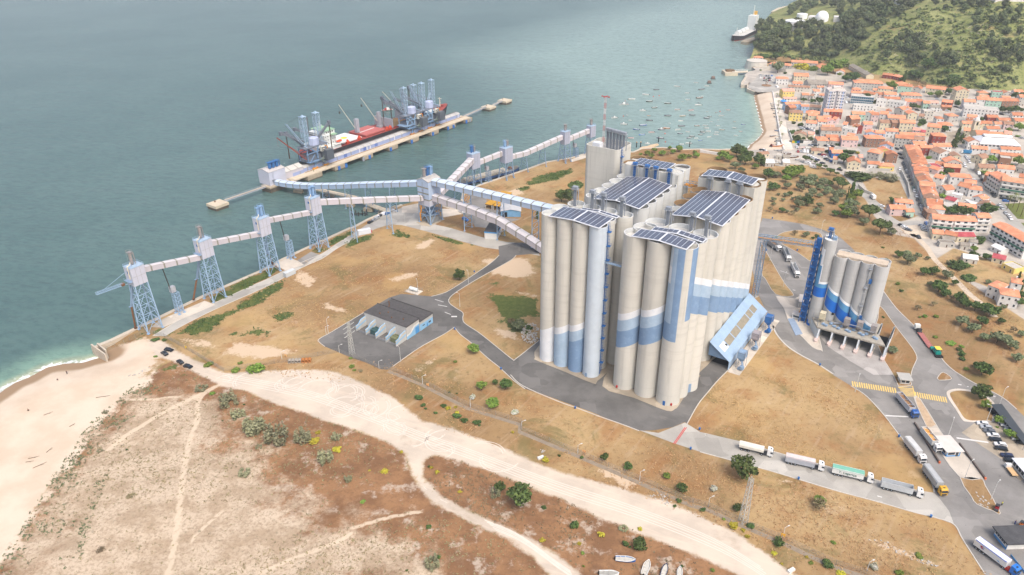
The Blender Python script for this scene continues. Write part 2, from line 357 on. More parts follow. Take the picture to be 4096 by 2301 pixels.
PATHS=[(1.6,smoothline(GL('z12',1585,70,1440,170,1425,330,1370,480,1340,620,1310,850,1280,1100,1215,1447),5)),(1.7,smoothline(GL('z12',1570,80,1350,185,1180,270,1050,350,900,440,780,540),5)),(1.2,GL('z12',1330,150,1050,180,900,170)),(1.3,smoothline(GL('z12',1850,1447,2100,1330,2400,1220,2529,1150),4)),(1.2,GL('z13',0,1110,300,1030,520,985)),(1.,GL('z12',1620,970,1450,1120,1380,1200))]
def soft(poly,x,y,w): return np.clip(.5-sdf(poly,x,y)/w,0,1)
def grid(x0,x1,y0,y1,step,cut=None):
 xs=np.arange(x0,x1+.01,step);ys=np.arange(y0,y1+.01,step)
 X,Y=np.meshgrid(xs,ys);sh=X.shape;x=X.ravel();y=Y.ravel()
 ins=inside(LAND,x,y)
 d,nx,ny=dist(LAND,x,y,True,True)
 I=ins.reshape(sh)
 any_=I[:-1,:-1]|I[1:,:-1]|I[:-1,1:]|I[1:,1:]
 snap=(~ins);x=np.where(snap,nx,x);y=np.where(snap,ny,y)
 return x,y,sh,any_
def ground_piece(name,x0,x1,y0,y1,step,zones):
 x,y,sh,ok=grid(x0,x1,y0,y1,step)
 nx=sh[1];jj,ii=np.nonzero(ok);a=jj*nx+ii
 quads=np.stack([a,a+1,a+1+nx,a+nx],1)
 z=height(x,y)
 A={}
 A['a_sand']=np.maximum(soft(SAND,x,y,20),soft(beach_h_poly,x,y,5))
 dw=dist(beach_w,x,y,False);dh=dist(beach_h,x,y,False)
 A['a_wet']=np.maximum(np.clip(1.15-dw/14,0,1),np.clip(1-dh/7,0,1))
 A['a_foam']=np.maximum(np.clip(.5-dw/5,0,1),np.clip(.8-dh/3.0,0,1))
 A['a_scrub']=np.maximum(soft(SCRUB,x,y,8),soft(ISLE,x,y,8));A['a_pale']=np.clip(.5-sdf(PALE,x,y)/40,0,1);A['a_dirt']=soft(DIRT,x,y,7)
 g=np.zeros(x.shape)
 for p in GREENS: g=np.maximum(g,soft(p,x,y,6))
 A['a_green']=g*.8
 t=soft(TOWN,x,y,8)
 for p in LOTS: t=np.minimum(t,1-soft(p,x,y,8))
 A['a_town']=t;A['a_hill']=soft(HILLP,x,y,14);A['a_bare']=np.zeros(x.shape)
 for pl in BARE: A['a_bare']=np.maximum(A['a_bare'],soft(pl,x,y,7)*.85)
 A['a_path']=np.zeros(x.shape)
 for w_,pl in PATHS: A['a_path']=np.maximum(A['a_path'],np.clip(1.2-dist(pl,x,y,False)/w_,0,1))
 cx=x[quads].mean(1);cy=y[quads].mean(1)
 lab=np.full(len(quads),len(zones)-1)
 for i,(nm,pl) in reversed(list(enumerate(zones[:-1]))):
  m=np.zeros(len(quads),bool)
  for p in pl: m|=inside(p,cx,cy)
  lab[m]=i
 for i,(nm,pl) in enumerate(zones):
  q=quads[lab==i]
  if not len(q): continue
  u,inv=np.unique(q,return_inverse=True);inv=inv.reshape(q.shape)
  me=bpy.data.meshes.new(nm);me.vertices.add(len(u));me.vertices.foreach_set('co',np.stack([x[u],y[u],z[u]],1).astype(np.float32).ravel())
  me.loops.add(inv.size);me.loops.foreach_set('vertex_index',inv.astype(np.int32).ravel())
  me.polygons.add(len(q));me.polygons.foreach_set('loop_start',np.arange(0,inv.size,4,dtype=np.int32));me.polygons.foreach_set('loop_total',np.full(len(q),4,np.int32))
  me.update();me.validate()
  for k,v in A.items():
   at=me.attributes.new(k,'FLOAT','POINT');at.data.foreach_set('value',v[u].astype(np.float32))
  me.materials.append(GM);me.polygons.foreach_set('use_smooth',[True]*len(me.polygons))
  o=bpy.data.objects.new(nm,me);COL.objects.link(o);o['kind']='structure'
ISLE=D(1064,1162,1085,1145,1140,1155,1220,1180,1330,1225,1400,1250,1480,1290,1600,1340,1740,1392,1860,1447,1950,1560,1560,1560,1460,1447,1400,1392,1300,1338,1180,1288,1105,1245,1066,1200)
beach_h_poly=[p+Vector((-14,0,0)) for p in beach_h]+GL('z7',2140,190,2270,200,2285,330,2300,560,2330,700,2375,850,2200,858,2000,856,1850,860)
ground_piece('ground',-340,420,100,640,1.6,[('dirt_track',[DIRT]),('beach',[SAND]),('dune_scrubland',[SCRUB,ISLE]),('dry_grass_field',[])])
ground_piece('ground',-102,420,639.2,1000,3.,[('hillside',[HILLP]),('beach',[beach_h_poly]),('town_ground',[TOWN]),('dry_grass_field',[])])
ground_piece('ground',420,900,99.2,1000,3.,[('hillside',[HILLP]),('town_ground',[TOWN]),('dry_grass_field',[])])
ground_piece('ground',100,2000,990.2,2600,9.,[('hillside',[HILLP]),('distant_ground',[])])
# ---- water
def water_mat():
 k=NT('sea_water')
 sh=k.attr('a_shallow');fm=k.attr('a_foam')
 c=k.mix(k.ramp(k.noise(.006,4,.6),.3,.7),(72,98,94),(84,109,104))
 c=k.mix(k.ramp(k.math('ADD',sh,k.math('MULTIPLY',k.math('SUBTRACT',k.noise(.03,5,.6),.5),.25)),.1,.75),c,(114,144,128))
 c=k.mix(k.ramp(sh,.72,1.),c,(176,178,146))
 c=k.mix(k.attr('a_bay'),c,(148,170,162))
 w=k.noise(.22,5,.7,dist=.3,stretch=((.6,1.25,1),R(20)))
 ff=k.ramp(k.math('ADD',fm,k.math('MULTIPLY',k.math('SUBTRACT',k.noise(.25,7,.75,dist=.8),.5),1.5)),.52,.72)
 c=k.mix(ff,c,(235,240,238))
 h=k.math('ADD',k.math('MULTIPLY',w,1.),k.math('MULTIPLY',k.noise(.05,3,.5,stretch=((.5,1.4,1),R(14))),1.4))
 c=k.mix(k.math('MULTIPLY',k.ramp(w,.42,.66),.30),c,(38,62,64));k.bump(h,.8,.9)
 m=k.done(c,.22,0,.5);k.b.inputs['IOR'].default_value=1.33
 return m
def water():
 me=bpy.data.meshes.new('sea')
 xs=np.concatenate([[-9000,-4000,-2000,-1200,-800],np.arange(-500,520,6.),[560,640,760,1000,1500,2500,4000,9000]])
 ys=np.concatenate([np.arange(40,160,40),np.arange(180,760,6.),np.arange(780,1500,30),[1600,1800,2100,2600,3400,5000,9000]])
 X,Y=np.meshgrid(xs,ys);x=X.ravel();y=Y.ravel();nx=len(xs);jj,ii=np.meshgrid(np.arange(len(ys)-1),np.arange(nx-1),indexing='ij');a=(jj*nx+ii).ravel()
 q=np.stack([a,a+1,a+1+nx,a+nx],1)
 me.vertices.add(len(x));me.vertices.foreach_set('co',np.stack([x,y,np.full(x.shape,WZ)],1).astype(np.float32).ravel())
 me.loops.add(q.size);me.loops.foreach_set('vertex_index',q.astype(np.int32).ravel());me.polygons.add(len(q));me.polygons.foreach_set('loop_start',np.arange(0,q.size,4,dtype=np.int32));me.polygons.foreach_set('loop_total',np.full(len(q),4,np.int32));me.update()
 d1=dist(beach_w,x,y,False);d2=dist(beach_h,x,y,False)
 sh=np.maximum(np.clip(1-d1/30,0,1),np.clip(1-d2/34,0,1))
 fo=np.maximum(np.clip(.88-d1/9,0,1),np.clip(.66-d2/4.5,0,1))
 wk=[G('z16',x_,y_,WZ) for x_,y_ in ((1500,485),(1440,490),(1300,515),(1100,550),(850,605))]
 dd=dist(wk,x,y,False);al=np.clip((x-wk[-1].x)/(wk[0].x-wk[-1].x),0,1);fo=np.maximum(fo,np.clip(.62*(.35+.65*al)-dd/7,0,1)*(al>0)*(al<1))
 sw=GL('z16',440,1020,380,1040,300,1100,240,1130,z=WZ);fo=np.maximum(fo,np.clip(.5-dist(sw,x,y,False)/14,0,1))
 bay=GL('z7',-700,-250,300,300,600,600,700,800,1200,830,1900,870,2200,700,2150,200,1900,0,1900,-250,2200,-900,1500,-900,500,-700)
 A={'a_shallow':sh,'a_foam':fo,'a_bay':np.clip(.55-sdf(bay,x,y)/260,0,.75)}
 for k,v in A.items():
  at=me.attributes.new(k,'FLOAT','POINT');at.data.foreach_set('value',v.astype(np.float32))
 me.materials.append(water_mat());o=bpy.data.objects.new('sea',me);COL.objects.link(o);o['kind']='structure'
water()
# ================================================================ ROADS AND PAVEMENTS
def road_mat(name,c,var,dirt,patch=.5):
 k=NT(name);big=k.noise(.05,5,.65);f=k.noise(2.2,4,.7)
 a=k.mix(k.ramp(big,.35,.65),tuple(v*(1-var) for v in c),tuple(v*(1+var*.4) for v in c))
 a=k.mix(k.math('MULTIPLY',k.ramp(f,.5,.75),.3),a,tuple(v*.78 for v in c))
 a=k.mix(k.math('MULTIPLY',k.ramp(k.noise(.11,6,.7,stretch=((.35,1,1),.6)),.56,.7),patch),a,dirt)
 a=k.mix(k.math('MULTIPLY',k.ramp(k.noise(.18,3,.5),.68,.74),.35),a,tuple(v*.6 for v in c))
 vo=k.n('TexVoronoi',distance='CHEBYCHEV');vo.inputs['Scale'].default_value=.09;k.l(k.pos(),vo.inputs['Vector']);hs_=k.n('SeparateColor');k.l(vo.outputs['Color'],hs_.inputs[0])
 a=k.mix(k.math('MULTIPLY',k.math('GREATER_THAN',hs_.outputs[0],.84),.3),a,tuple(min(255,v*1.22) for v in c));a=k.mix(k.math('MULTIPLY',k.math('LESS_THAN',hs_.outputs[0],.12),.28),a,tuple(v*.72 for v in c))
 a=k.mix(k.math('MULTIPLY',k.ramp(k.noise(.9,2,.5),.70,.76),.5),a,tuple(v*.5 for v in c))
 return k.done(a,.92,0,.15)
ASPH=road_mat('asphalt',(134,131,127),.10,(162,157,149))
ASPD=road_mat('asphalt_dark',(106,104,101),.12,(132,128,122),.5)
ASPL=road_mat('asphalt_pale',(168,164,156),.08,(184,176,164))
CONC=road_mat('concrete_paving',(196,186,172),.08,(168,156,140))
PAVE=road_mat('pavers',(164,152,134),.14,(190,180,164))
KERB=pm('kerb_stone',(196,190,180),.9,.1,.5)
DRYG=GM
def sheet(name,pts,m,z,n=0,kind='structure'):
 if n: pts=smoothline(pts,n,True)
 b=MB();b.fill(pts,z);return struct(name,b,m)
def kerb(pts,w=.3,z=.14,n=5,name='kerb'):
 b=MB();ribbon(b,smoothline(pts,n) if n else pts,w,z,0,z);return struct(name,b,KERB)
q_l=GL('z1',1105,985,1300,868,1540,752,1800,632,1930,575,2060,512,2210,440,2330,390,2420,330,2532,258)
q_r=GL('z1',1195,985,1330,905,1560,790,1800,685,2000,592,2180,492,2330,425,2440,350,2532,300)
plaza_t=GL('z2',1390,1262,1480,1200,1560,1172,1640,1142,1760,1170,1790,1230,1900,1268,2000,1290,2200,1350,2400,1390,2532,1400,2600,1400)
plaza_b=GL('z2',2640,1490,2532,1470,2240,1430,2100,1393,1900,1335,1800,1308,1640,1268,1560,1262,1470,1288,1340,1342,1240,1408)
sheet('quay_road',smoothline(q_l,4)+plaza_t+plaza_b+smoothline(q_r,4)[::-1],ASPL,.02)
yard=GL('z11',2055,-30,2060,45,1990,110,1800,240,1650,335,1580,365,1500,385,1400,376,1250,365,1150,395,940,520,690,670,572,738,575,765,620,800,740,850,840,890,960,930,1080,985,1130,990,1180,965,1400,810,1600,700,1690,640,1740,700,1830,770,1960,890,2060,970,2180,1080,2274,1150)
apron=GL('z5',0,1150,150,1195,340,1265,560,1345,750,1425)+GL('z13',1640,240,1800,300,1950,352,2090,405,2200,400,2330,378,2420,340)+GL('z5',1340,1440,1430,1280,1510,1180,1590,1085,1690,985,1800,850,1700,700,1000,700,500,500,110,740)
back=GL('z11',2390,750,2200,900,2170,905,2050,810,1900,690,1780,610,1760,570,1760,520,1700,480,1650,440,1650,400,1720,340,1900,230,2150,90,2200,45,2390,30,2390,-60,2200,-60)
sheet('service_road',yard+apron+back,ASPD,.03)
def surf(name,b,m): return struct(name,b,m)
pv=MB();pv.fill(smoothline(GL('z5',82,895,95,915,330,1010,560,1105,600,1085,720,950,690,700,400,600,110,800),3,True),.14)
pv.fill(smoothline(GL('z5',640,1128,900,1225,1170,1332,1240,1318,1270,1290,1360,1150,1390,1105,1450,1045,1440,1020,1540,920,1600,800,900,700,760,900),3,True),.14);surf('silo_pavement',pv,PAVE)
tl=GL('z10',-300,420,-109,345,0,412,280,478,530,552,620,578,920,660,1100,712,1300,765,1550,830,1690,852)
sheet('queue_road',GL('z10',-439,400)+tl+GL('z10',1740,905,1800,985,1835,1080,1700,1030,1540,990,1300,920,1000,840,700,750,500,690,240,620,0,556,-200,490),ASPL,.045)
rl=MB()
for o in (0,12):
 a=G('z13',2337+o,498);b=G('z13',2420+o,380);ribbon(rl,[a,b],.35,.06)
surf('red_road_line',rl,pm('red_paint',(196,70,66),.7))
west=GL('z6',60,700,150,900,205,1010,240,1090,330,1190,450,1270,600,1350,740,1440)+GL('z10',960,0,1090,78,1200,150,1330,290,1430,420,1560,580,1640,700,1685,810,1690,850,1740,905,1800,985,1835,1080,1900,1190,2060,1440,2150,1600)
east=GL('z10',3100,1700,2700,500)+GL('z14',2156,960,2050,860,1900,730,1760,640,1560,540,1400,460,1200,340,1090,260,1000,170,950,100)+GL('z6',1640,1230,1560,1120,1450,1000,1300,850,1180,690,1050,470,900,310,800,220,640,150,480,105,300,75,110,50,20,300,20,500)
sheet('asphalt_road',west+east,ASPH,.03)
def verge(pts,n=3,k=True,name='grass_verge',m=None,z=.10):
 pl=smoothline(pts,n,True) if n else pts
 b=MB();b.prism(pl,0,z);o=struct(name,b,m or GM)
 if k: kerb(list(pl)+[pl[0]],.28,z+.05,0)
 return o
verge(GL('z6',95,300,105,540,135,590,230,730,380,745,365,700,300,620,160,380,110,290))
verge(GL('z6',250,205,300,178,420,160,560,172,640,200,640,330,560,440,420,355,290,285,245,230))
verge(GL('z6',1160,835,1300,1020,1440,1200,1480,1270)+GL('z14',605,120,600,150,545,270,522,360,515,450,515,512,350,528,330,505,250,340,130,150)+GL('z6',1190,1310,1110,1090,1140,940))
verge(GL('z14',985,325,905,400,910,425,945,440,1110,420))
verge(GL('z14',1035,615,1120,572,1250,565,1450,605,1720,760,1740,1020,1640,1035,1470,1045,1330,1040,1260,1010,1160,850,1070,720),3,False,'kerbed_island',CONC,.12)
verge(GL('z14',1085,630,1150,600,1250,592,1430,625,1680,760,1690,1015,1640,1022,1470,1025,1370,1020,1290,985,1200,850,1110,710),3,False,'island_grass',GM,.14)
verge(GL('z10',1430,85,1540,80,1555,155,1460,150),0,False,'hatched_island',ASPH,.05)
verge(GL('z10',1545,160,1590,175,1700,350,1760,440,1880,550,2060,740,2030,752,1880,742,1740,560,1640,380,1580,250),2,True,'concrete_island',CONC,.12)
verge(GL('z10',1880,745,2030,752,2060,800,2170,1000,2120,985,2000,935,1960,880),2,True,'dirt_island',None,.12)
verge(GL('z10',1560,170,1590,180,1690,345,1700,360,1640,375,1580,250),2,False,'sandy_strip',pm('sandy_soil',(196,170,140),.95,.2,.4),.14)
verge(GL('z6',230,745,400,770,520,720,560,900,640,1210,630,1228,560,1205,470,1115,380,1025,330,940,300,850),2,True,'silo_kerb_pavement',CONC,.13)
sheet('loading_floor',GL('z6',600,1080,1215,1310,1280,1447,1100,1447,900,1330,700,1200),road_mat('pale_concrete',(170,165,160),.12,(132,128,126),.8),.05)
sheet('car_park_floor',GL('z14',1440,1060,1730,1040,2156,1380,2400,1700,2100,1900)+GL('z15',1480,120,1000,-200),PAVE,.045)
kerb(GL('z6',205,1010,240,1090,330,1190,450,1270,600,1350,740,1440),.8,.12)
kerb(GL('z10',1090,80,1200,152,1330,292,1430,422,1560,582,1640,702,1685,812,1690,850),.4)
kerb(GL('z10',280,480,530,554,620,580,920,662,1100,714,1300,767,1550,832,1680,858),.4)
kerb(GL('z10',0,557,240,622,500,692,700,752,1000,842,1300,922,1540,992,1700,1032,1835,1082,1900,1192,2060,1442),.4)
kerb(GL('z6',1640,1230,1560,1120,1450,1000,1300,850,1180,690),.4)
kerb(GL('z14',950,100,1000,170,1090,260,1200,340,1400,460,1560,540,1760,640,1900,730,2050,860),.4)
kerb(GL('z13',1160,0,1250,80,1500,190,1640,240,1800,300,1950,352,2090,405),.4)
kerb(GL('z11',1690,640,1740,700,1830,770,1960,890,2060,970,2180,1080,2274,1150),.35)
kerb(GL('z11',1180,965,1400,810,1600,700,1690,640),.3);kerb(GL('z11',940,520,690,670,572,738,575,765,620,800),.3)
kerb(GL('z11',2200,45,2150,90,1900,230,1720,340,1650,400,1650,440,1700,480,1760,520,1760,570,1780,610,1900,690,2050,810,2170,905,2200,900,2390,750),.35)
kerb(GL('z11',1500,385,1580,365,1650,335,1800,240,1990,110,2060,45),.35)
kerb(GL('z5',1340,1440,1430,1280,1510,1180,1590,1085,1690,985),.35)
kerb(smoothline(q_l,3),.4,.12,0);kerb(smoothline(q_r,3),.4,.12,0)
ym=pm('yellow_road_paint',(232,196,110),.7,.12,.8);yb=MB()
def crossing(a,b,w,n):
 a,b=Vector(a),Vector(b);d=(b-a)/n;u=d.normalized();v=Vector((-u.y,u.x,0))
 for i in range(n):
  c=a+d*(i+.5);q=[c-u*d.length*.27-v*w/2,c+u*d.length*.27-v*w/2,c+u*d.length*.27+v*w/2,c-u*d.length*.27+v*w/2];yb.poly(q,.075)
crossing(G('z10',1095,64),G('z10',1420,115),4.2,19)
crossing(G('z10',1550,142),G('z10',1785,182),4.2,14)
hp=GL('z10',1432,90,1535,82,1555,158,1475,158)
for i in range(8):
 t0=i/8;t1=t0+.06
 L0=hp[0].lerp(hp[3],t0);R0=hp[1].lerp(hp[2],min(1,t0+.22));L1=hp[0].lerp(hp[3],t1);R1=hp[1].lerp(hp[2],min(1,t1+.22))
 yb.poly([L0,R0,R1,L1],.075)
ribbon(yb,[hp[0],hp[1],hp[2]],.4,.08)
surf('yellow_road_marking',yb,ym)
wb=MB();wm=pm('white_road_paint',(215,213,208),.7,.1)
for k,a,b,c,d,w in (('z10',1340,295,1505,303,.8),('z14',1180,1275,1640,1340,.9),('z14',1200,500,1250,508,.7),('z14',1330,532,1355,536,.5),('z14',1690,660,1740,680,.7),('z6',270,520,340,545,.35),('z6',380,690,405,695,.5),('z11',1555,455,1630,470,.5),('z11',1530,410,1600,432,.4),('z11',1610,515,1660,535,.4),('z11',1665,552,1712,552,1.2),('z10',1280,875,1315,885,.5)):
 ribbon(wb,[G(k,a,b),G(k,c,d)],w,.07)
surf('white_road_marking',wb,wm)
QC=pm('quay_concrete',(196,184,166),.9,.12,.2,dirt=((150,120,90),.5))
cb=MB()
def seawall(pts,w=2.4,inset=1.0):
 pts=[Vector((p[0],p[1],0)) for p in pts]
 ribbon(cb,pts,w,.22,0,4.6)
seawall(quay[:14]);seawall(quay[14:18]);seawall(quay[18:]);seawall(quay2[:9],3)
surf('sea_wall',cb,QC)
ap=MB()
for pl in (GL('z1',1095,920,1150,875,1270,820,1480,730,1560,760,1300,870,1180,925),GL('z1',1980,455,2090,415,2150,440,2200,470,2070,512,2000,480)):
 ap.fill(pl,.05)
ap.fill(GL('z3',1890,575,2035,520,2100,500,2100,600,2035,560,1900,600),.05)
ap.fill(GL('z3',0,1000,125,1058,260,1040,400,1010,640,1000,660,1040,840,1050,820,1000,870,1040,830,1100,650,1130,640,1060,400,1060,250,1110,160,1090),.05) if False else None
ap.fill(GL('z2',1640,1135,1760,1110,1770,1180,1640,1180),.05)
ap.fill(GL('z3',640,1050,840,1052,850,1100,660,1135),.05)
surf('concrete_apron',ap,CONC)
dk=MB();dk.fill(GL('z1',2150,438,2250,375,2310,398,2200,470),.06);dk.fill(GL("z3",905,985,935,885,1085,910,1065,1045,1225,1075,1215,1135,1400,1150,1260,1195,1065,1235,965,1225,930,1160,835,1095,800,1050),.04);surf('work_yard',dk,ASPH)
pr=MB();pr.prism(GL('z7',2265,195,2330,560,2365,760,2395,860,2500,860,2440,700,2400,480,2370,300,2330,190),0,.5);surf('promenade',pr,road_mat('promenade_paving',(206,196,182),.08,(170,166,160)))
pq=MB();pq.prism(GL('z7',1980,150,1995,110,2060,60,2100,0,2300,0,2330,190,2270,200,2080,200),0,.6);surf('harbour_square',pq,ASPL)
# ================================================================ GRAIN SILOS
AZ=R(34.37);SO=G('a2',85,1300);BV=Vector((math.cos(AZ),-math.sin(AZ),0));AV=Vector((math.sin(AZ),math.cos(AZ),0))
def BW(b,a,z=0): return SO+BV*b+AV*a+Vector((0,0,z))
def local(p):
 d=Vector(p)-SO;return Vector((d.dot(BV),d.dot(AV),d.z))
def concrete_mat(name,c,var=.08):
 k=NT(name)
 a=k.mix(k.ramp(k.noise(.07,5,.6,stretch=((1,1,.15),0)),.3,.7),tuple(v*.92 for v in c),c)
 a=k.mix(k.math('MULTIPLY',k.ramp(k.noise(.5,5,.7,stretch=((1,1,.06),0)),.52,.72),.5),a,tuple(v*.82 for v in c))
 a=k.mix(k.math('MULTIPLY',k.ramp(k.noise(.55,3,.6,stretch=((.04,.04,1),0)),.5,.66),.3),a,tuple(v*.86 for v in c))
 a=k.mix(k.math('MULTIPLY',k.ramp(k.noise(.9,6,.75),.6,.75),.25),a,tuple(v*.85 for v in c))
 return k.done(a,.88,0,.2)
def paint_mat(name,c,c2,amt=.5):
 k=NT(name);a=k.mix(k.ramp(k.noise(.12,5,.6),.3,.7),tuple(v*.95 for v in c),c)
 a=k.mix(k.math('MULTIPLY',k.ramp(k.noise(.45,7,.8,dist=.5),.5,.62),amt),a,c2)
 a=k.mix(k.math('MULTIPLY',k.ramp(k.noise(.7,4,.7,stretch=((1,1,.05),0)),.5,.75),.3),a,tuple(v*.88 for v in c))
 return k.done(a,.8,0,.25)
CON=concrete_mat('silo_concrete',(206,203,193))
CONG=concrete_mat('silo_concrete_grey',(205,203,194))
CONL=concrete_mat('silo_concrete_light',(208,209,206))
MWH=paint_mat('mural_white',(222,224,226),(196,204,212),.5)
MLB=paint_mat('mural_light_blue',(164,186,206),(186,202,214),.35)
MMB=paint_mat('mural_mid_blue',(124,152,184),(148,172,198),.35)
MPB=paint_mat('mural_pale_blue',(194,205,214),(208,215,220),.3)
RIM=pm('silo_rim',(206,208,206),.85,.1,.3)
ROOFW=pm('silo_roof_white',(200,198,192),.9,.12,.4,dirt=((150,144,134),.5))
ROOFD=pm('silo_roof_dark',(92,90,88),.95,.15,.4)
BRN=pm('parapet_brown',(150,122,88),.9,.15,.4)
WM=pm('white_metal',(214,217,222),.55,.05,.3)
STEEL=pm('grey_steel',(150,156,164),.55,.12,.5)
STB=pm('blue_grey_steel',(134,158,184),.6,.12,.5)
BLU=pm('blue_painted_steel',(40,104,172),.55,.14,.6)
DRK=pm('dark_opening',(26,27,30),.9,.1)
RUST=pm('rusty_steel',(128,88,58),.85,.2,.8)
YEL=pm('orange_steel',(216,146,44),.6,.1,.6)
RED=pm('red_paint_metal',(186,44,40),.6,.1)
def solar_mat():
 k=NT('solar_panel');tc=k.n('TexCoord');sx=k.n('SeparateXYZ');k.l(tc.outputs['UV'],sx.inputs[0])
 def line(s,per,w):
  m=k.math('FRACT',k.math('MULTIPLY',s,1/per));return k.math('LESS_THAN',m,w/per)
 big=line(sx.outputs[0],2.06,.15);small=line(sx.outputs[1],1.02,.08);half=line(sx.outputs[0],1.03,.06)
 c=k.mix(k.math('MAXIMUM',k.math('MULTIPLY',small,.55),k.math('MULTIPLY',half,.4)),(78,82,96),(150,155,166))
 c=k.mix(big,c,(206,210,216));return k.done(c,.22,0,.8)
SOL=solar_mat()
def sheet_uv(o,uvs):
 ul=o.data.uv_layers.new(name='UVMap')
 for i,u in enumerate(uvs): ul.data[i].uv=u
NS=44
def silo_cell(parent,b,a,r,h,zfn=None,mats=None,rim=RIM,roof=ROOFW,drop=2.0,z0=0,name='silo_cell'):
 """zfn(theta,b,a)-> list of (z_top,mat) from the ground up, last reaches h"""
 m=MB();ang=[2*PI*i/NS for i in range(NS)]
 for i in range(NS):
  t0,t1=ang[i],ang[(i+1)%NS];tm=(t0+(t1 if t1>t0 else t1+2*PI))/2
  def pt(t,z,q=r): return (b+q*math.cos(t),a+q*math.sin(t),z)
  if zfn:
   L0=zfn(t0,b+r*math.cos(t0),a+r*math.sin(t0),tm);L1=zfn(t1,b+r*math.cos(t1),a+r*math.sin(t1),tm)
  else: L0=L1=[(h,0)]
  p0=p1=z0
  for (q0,mt),(q1,_) in zip(L0,L1):
   q0=max(p0,min(h,q0));q1=max(p1,min(h,q1))
   if q0>p0+.01 or q1>p1+.01: m.add([pt(t0,p0),pt(t1,p1),pt(t1,q1),pt(t0,q0)],[(0,1,2,3)],mt)
   p0,p1=q0,q1
  R2=r-.35
  m.add([pt(t0,h),pt(t1,h),pt(t1,h,R2),pt(t0,h,R2)],[(0,1,2,3)],5)
  m.add([pt(t0,h,R2),pt(t1,h,R2),pt(t1,h-drop,R2),pt(t0,h-drop,R2)],[(0,1,2,3)],5)
 n=len(m.v);m.add([(b+(r-.35)*math.cos(t),a+(r-.35)*math.sin(t),h-drop) for t in ang],[tuple(range(NS))],6)
 return m.build(name,(mats or [CON,MWH,MLB,MMB,MPB])+[rim,roof],parent)
SLP=.48
def zf_flat(h): return lambda t,b,a,tm:[(h,0)]
def panel_roof(parent,b0,b1,a0,a1,ze,zr,name='solar_roof',margin=.4,single=False,th=.14):
 """white sheet roof with its ridge along A and dark panels on each slope"""
 root=None;bm=(b0+b1)/2
 m=MB()
 sl=[((b0,ze),(bm,zr)),((bm,zr),(b1,ze))] if not single else [((b0,ze),(b1,zr))]
 for (x0,z0),(x1,z1) in sl:
  m.hexa([(x0,a0,z0-th),(x1,a0,z1-th),(x1,a1,z1-th),(x0,a1,z0-th)],[(x0,a0,z0),(x1,a0,z1),(x1,a1,z1),(x0,a1,z0)])
 for bb in ([b0+1,bm-.5,b1-1]):   # short supports
  for aa in (a0+1,a1-1): m.bz(bb-.1,bb+.1,aa-.1,aa+.1,ze-3,ze-th-.01 if bb!=bm-.5 else zr-th-.15)
 o=m.build(name,WM,parent)
 for (x0,z0),(x1,z1) in sl:
  L=math.hypot(x1-x0,z1-z0);n=max(1,int((L-2*margin)/2.06));L2=L-2*margin;e=margin
  q=[]
  def on(d,aa): f=d/L;return (x0+(x1-x0)*f,aa,z0+(z1-z0)*f+.12)
  A0,A1=a0+margin*1.6,a1-margin*1.6
  pm2=MB();pm2.add([on(e,A0),on(L-e,A0),on(L-e,A1),on(e,A1)],[(0,1,2,3)])
  po=pm2.build('solar_panels',SOL,o)
  U=n*2.06-.15;sheet_uv(po,[(.15,0),(.15+U,0),(.15+U,A1-A0),(.15,A1-A0)])
 return o
def elevator_head(parent,b,a,z,h,mat,name='bucket_elevator'):
 m=MB()
 m.bz(b-.55,b+.05,a-.4,a+.4,z,z+h,0);m.bz(b+.25,b+.75,a-.4,a+.4,z,z+h*.92,0)
 m.bz(b-1.0,b+1.2,a-.8,a+.9,z+h,z+h+1.1,0);m.bz(b-1.5,b+1.6,a-1.2,a+1.2,z+h-.25,z+h-.1,1)
 for i in range(4):
  for s in (-1,1): m.tube((b-1.5+i*1.03,a+s*1.2,z+h-.1),(b-1.5+i*1.03,a+s*1.2,z+h+.95),.04,4,1)
 m.beam((b-1.5,a-1.2,z+h+.95),(b+1.6,a-1.2,z+h+.95),.06,None,1);m.beam((b-1.5,a+1.2,z+h+.95),(b+1.6,a+1.2,z+h+.95),.06,None,1)
 m.pipe([(b+.9,a,z+h+.6),(b+1.7,a,z+h-1),(b+1.7,a,z+1)],.22,6,1)
 for s in (0,1):  m.beam((b-1.1+s*2.2,a-.6,z),(b-1.1+s*2.2,a-.6,z+h),.1,None,1)
 for j in range(int(h/1.2)): m.beam((b-1.1,a-.6,z+j*1.2),(b+1.1,a-.6,z+j*1.2+1.2),.07,None,1)
 return m.build(name,[mat,STEEL],parent)
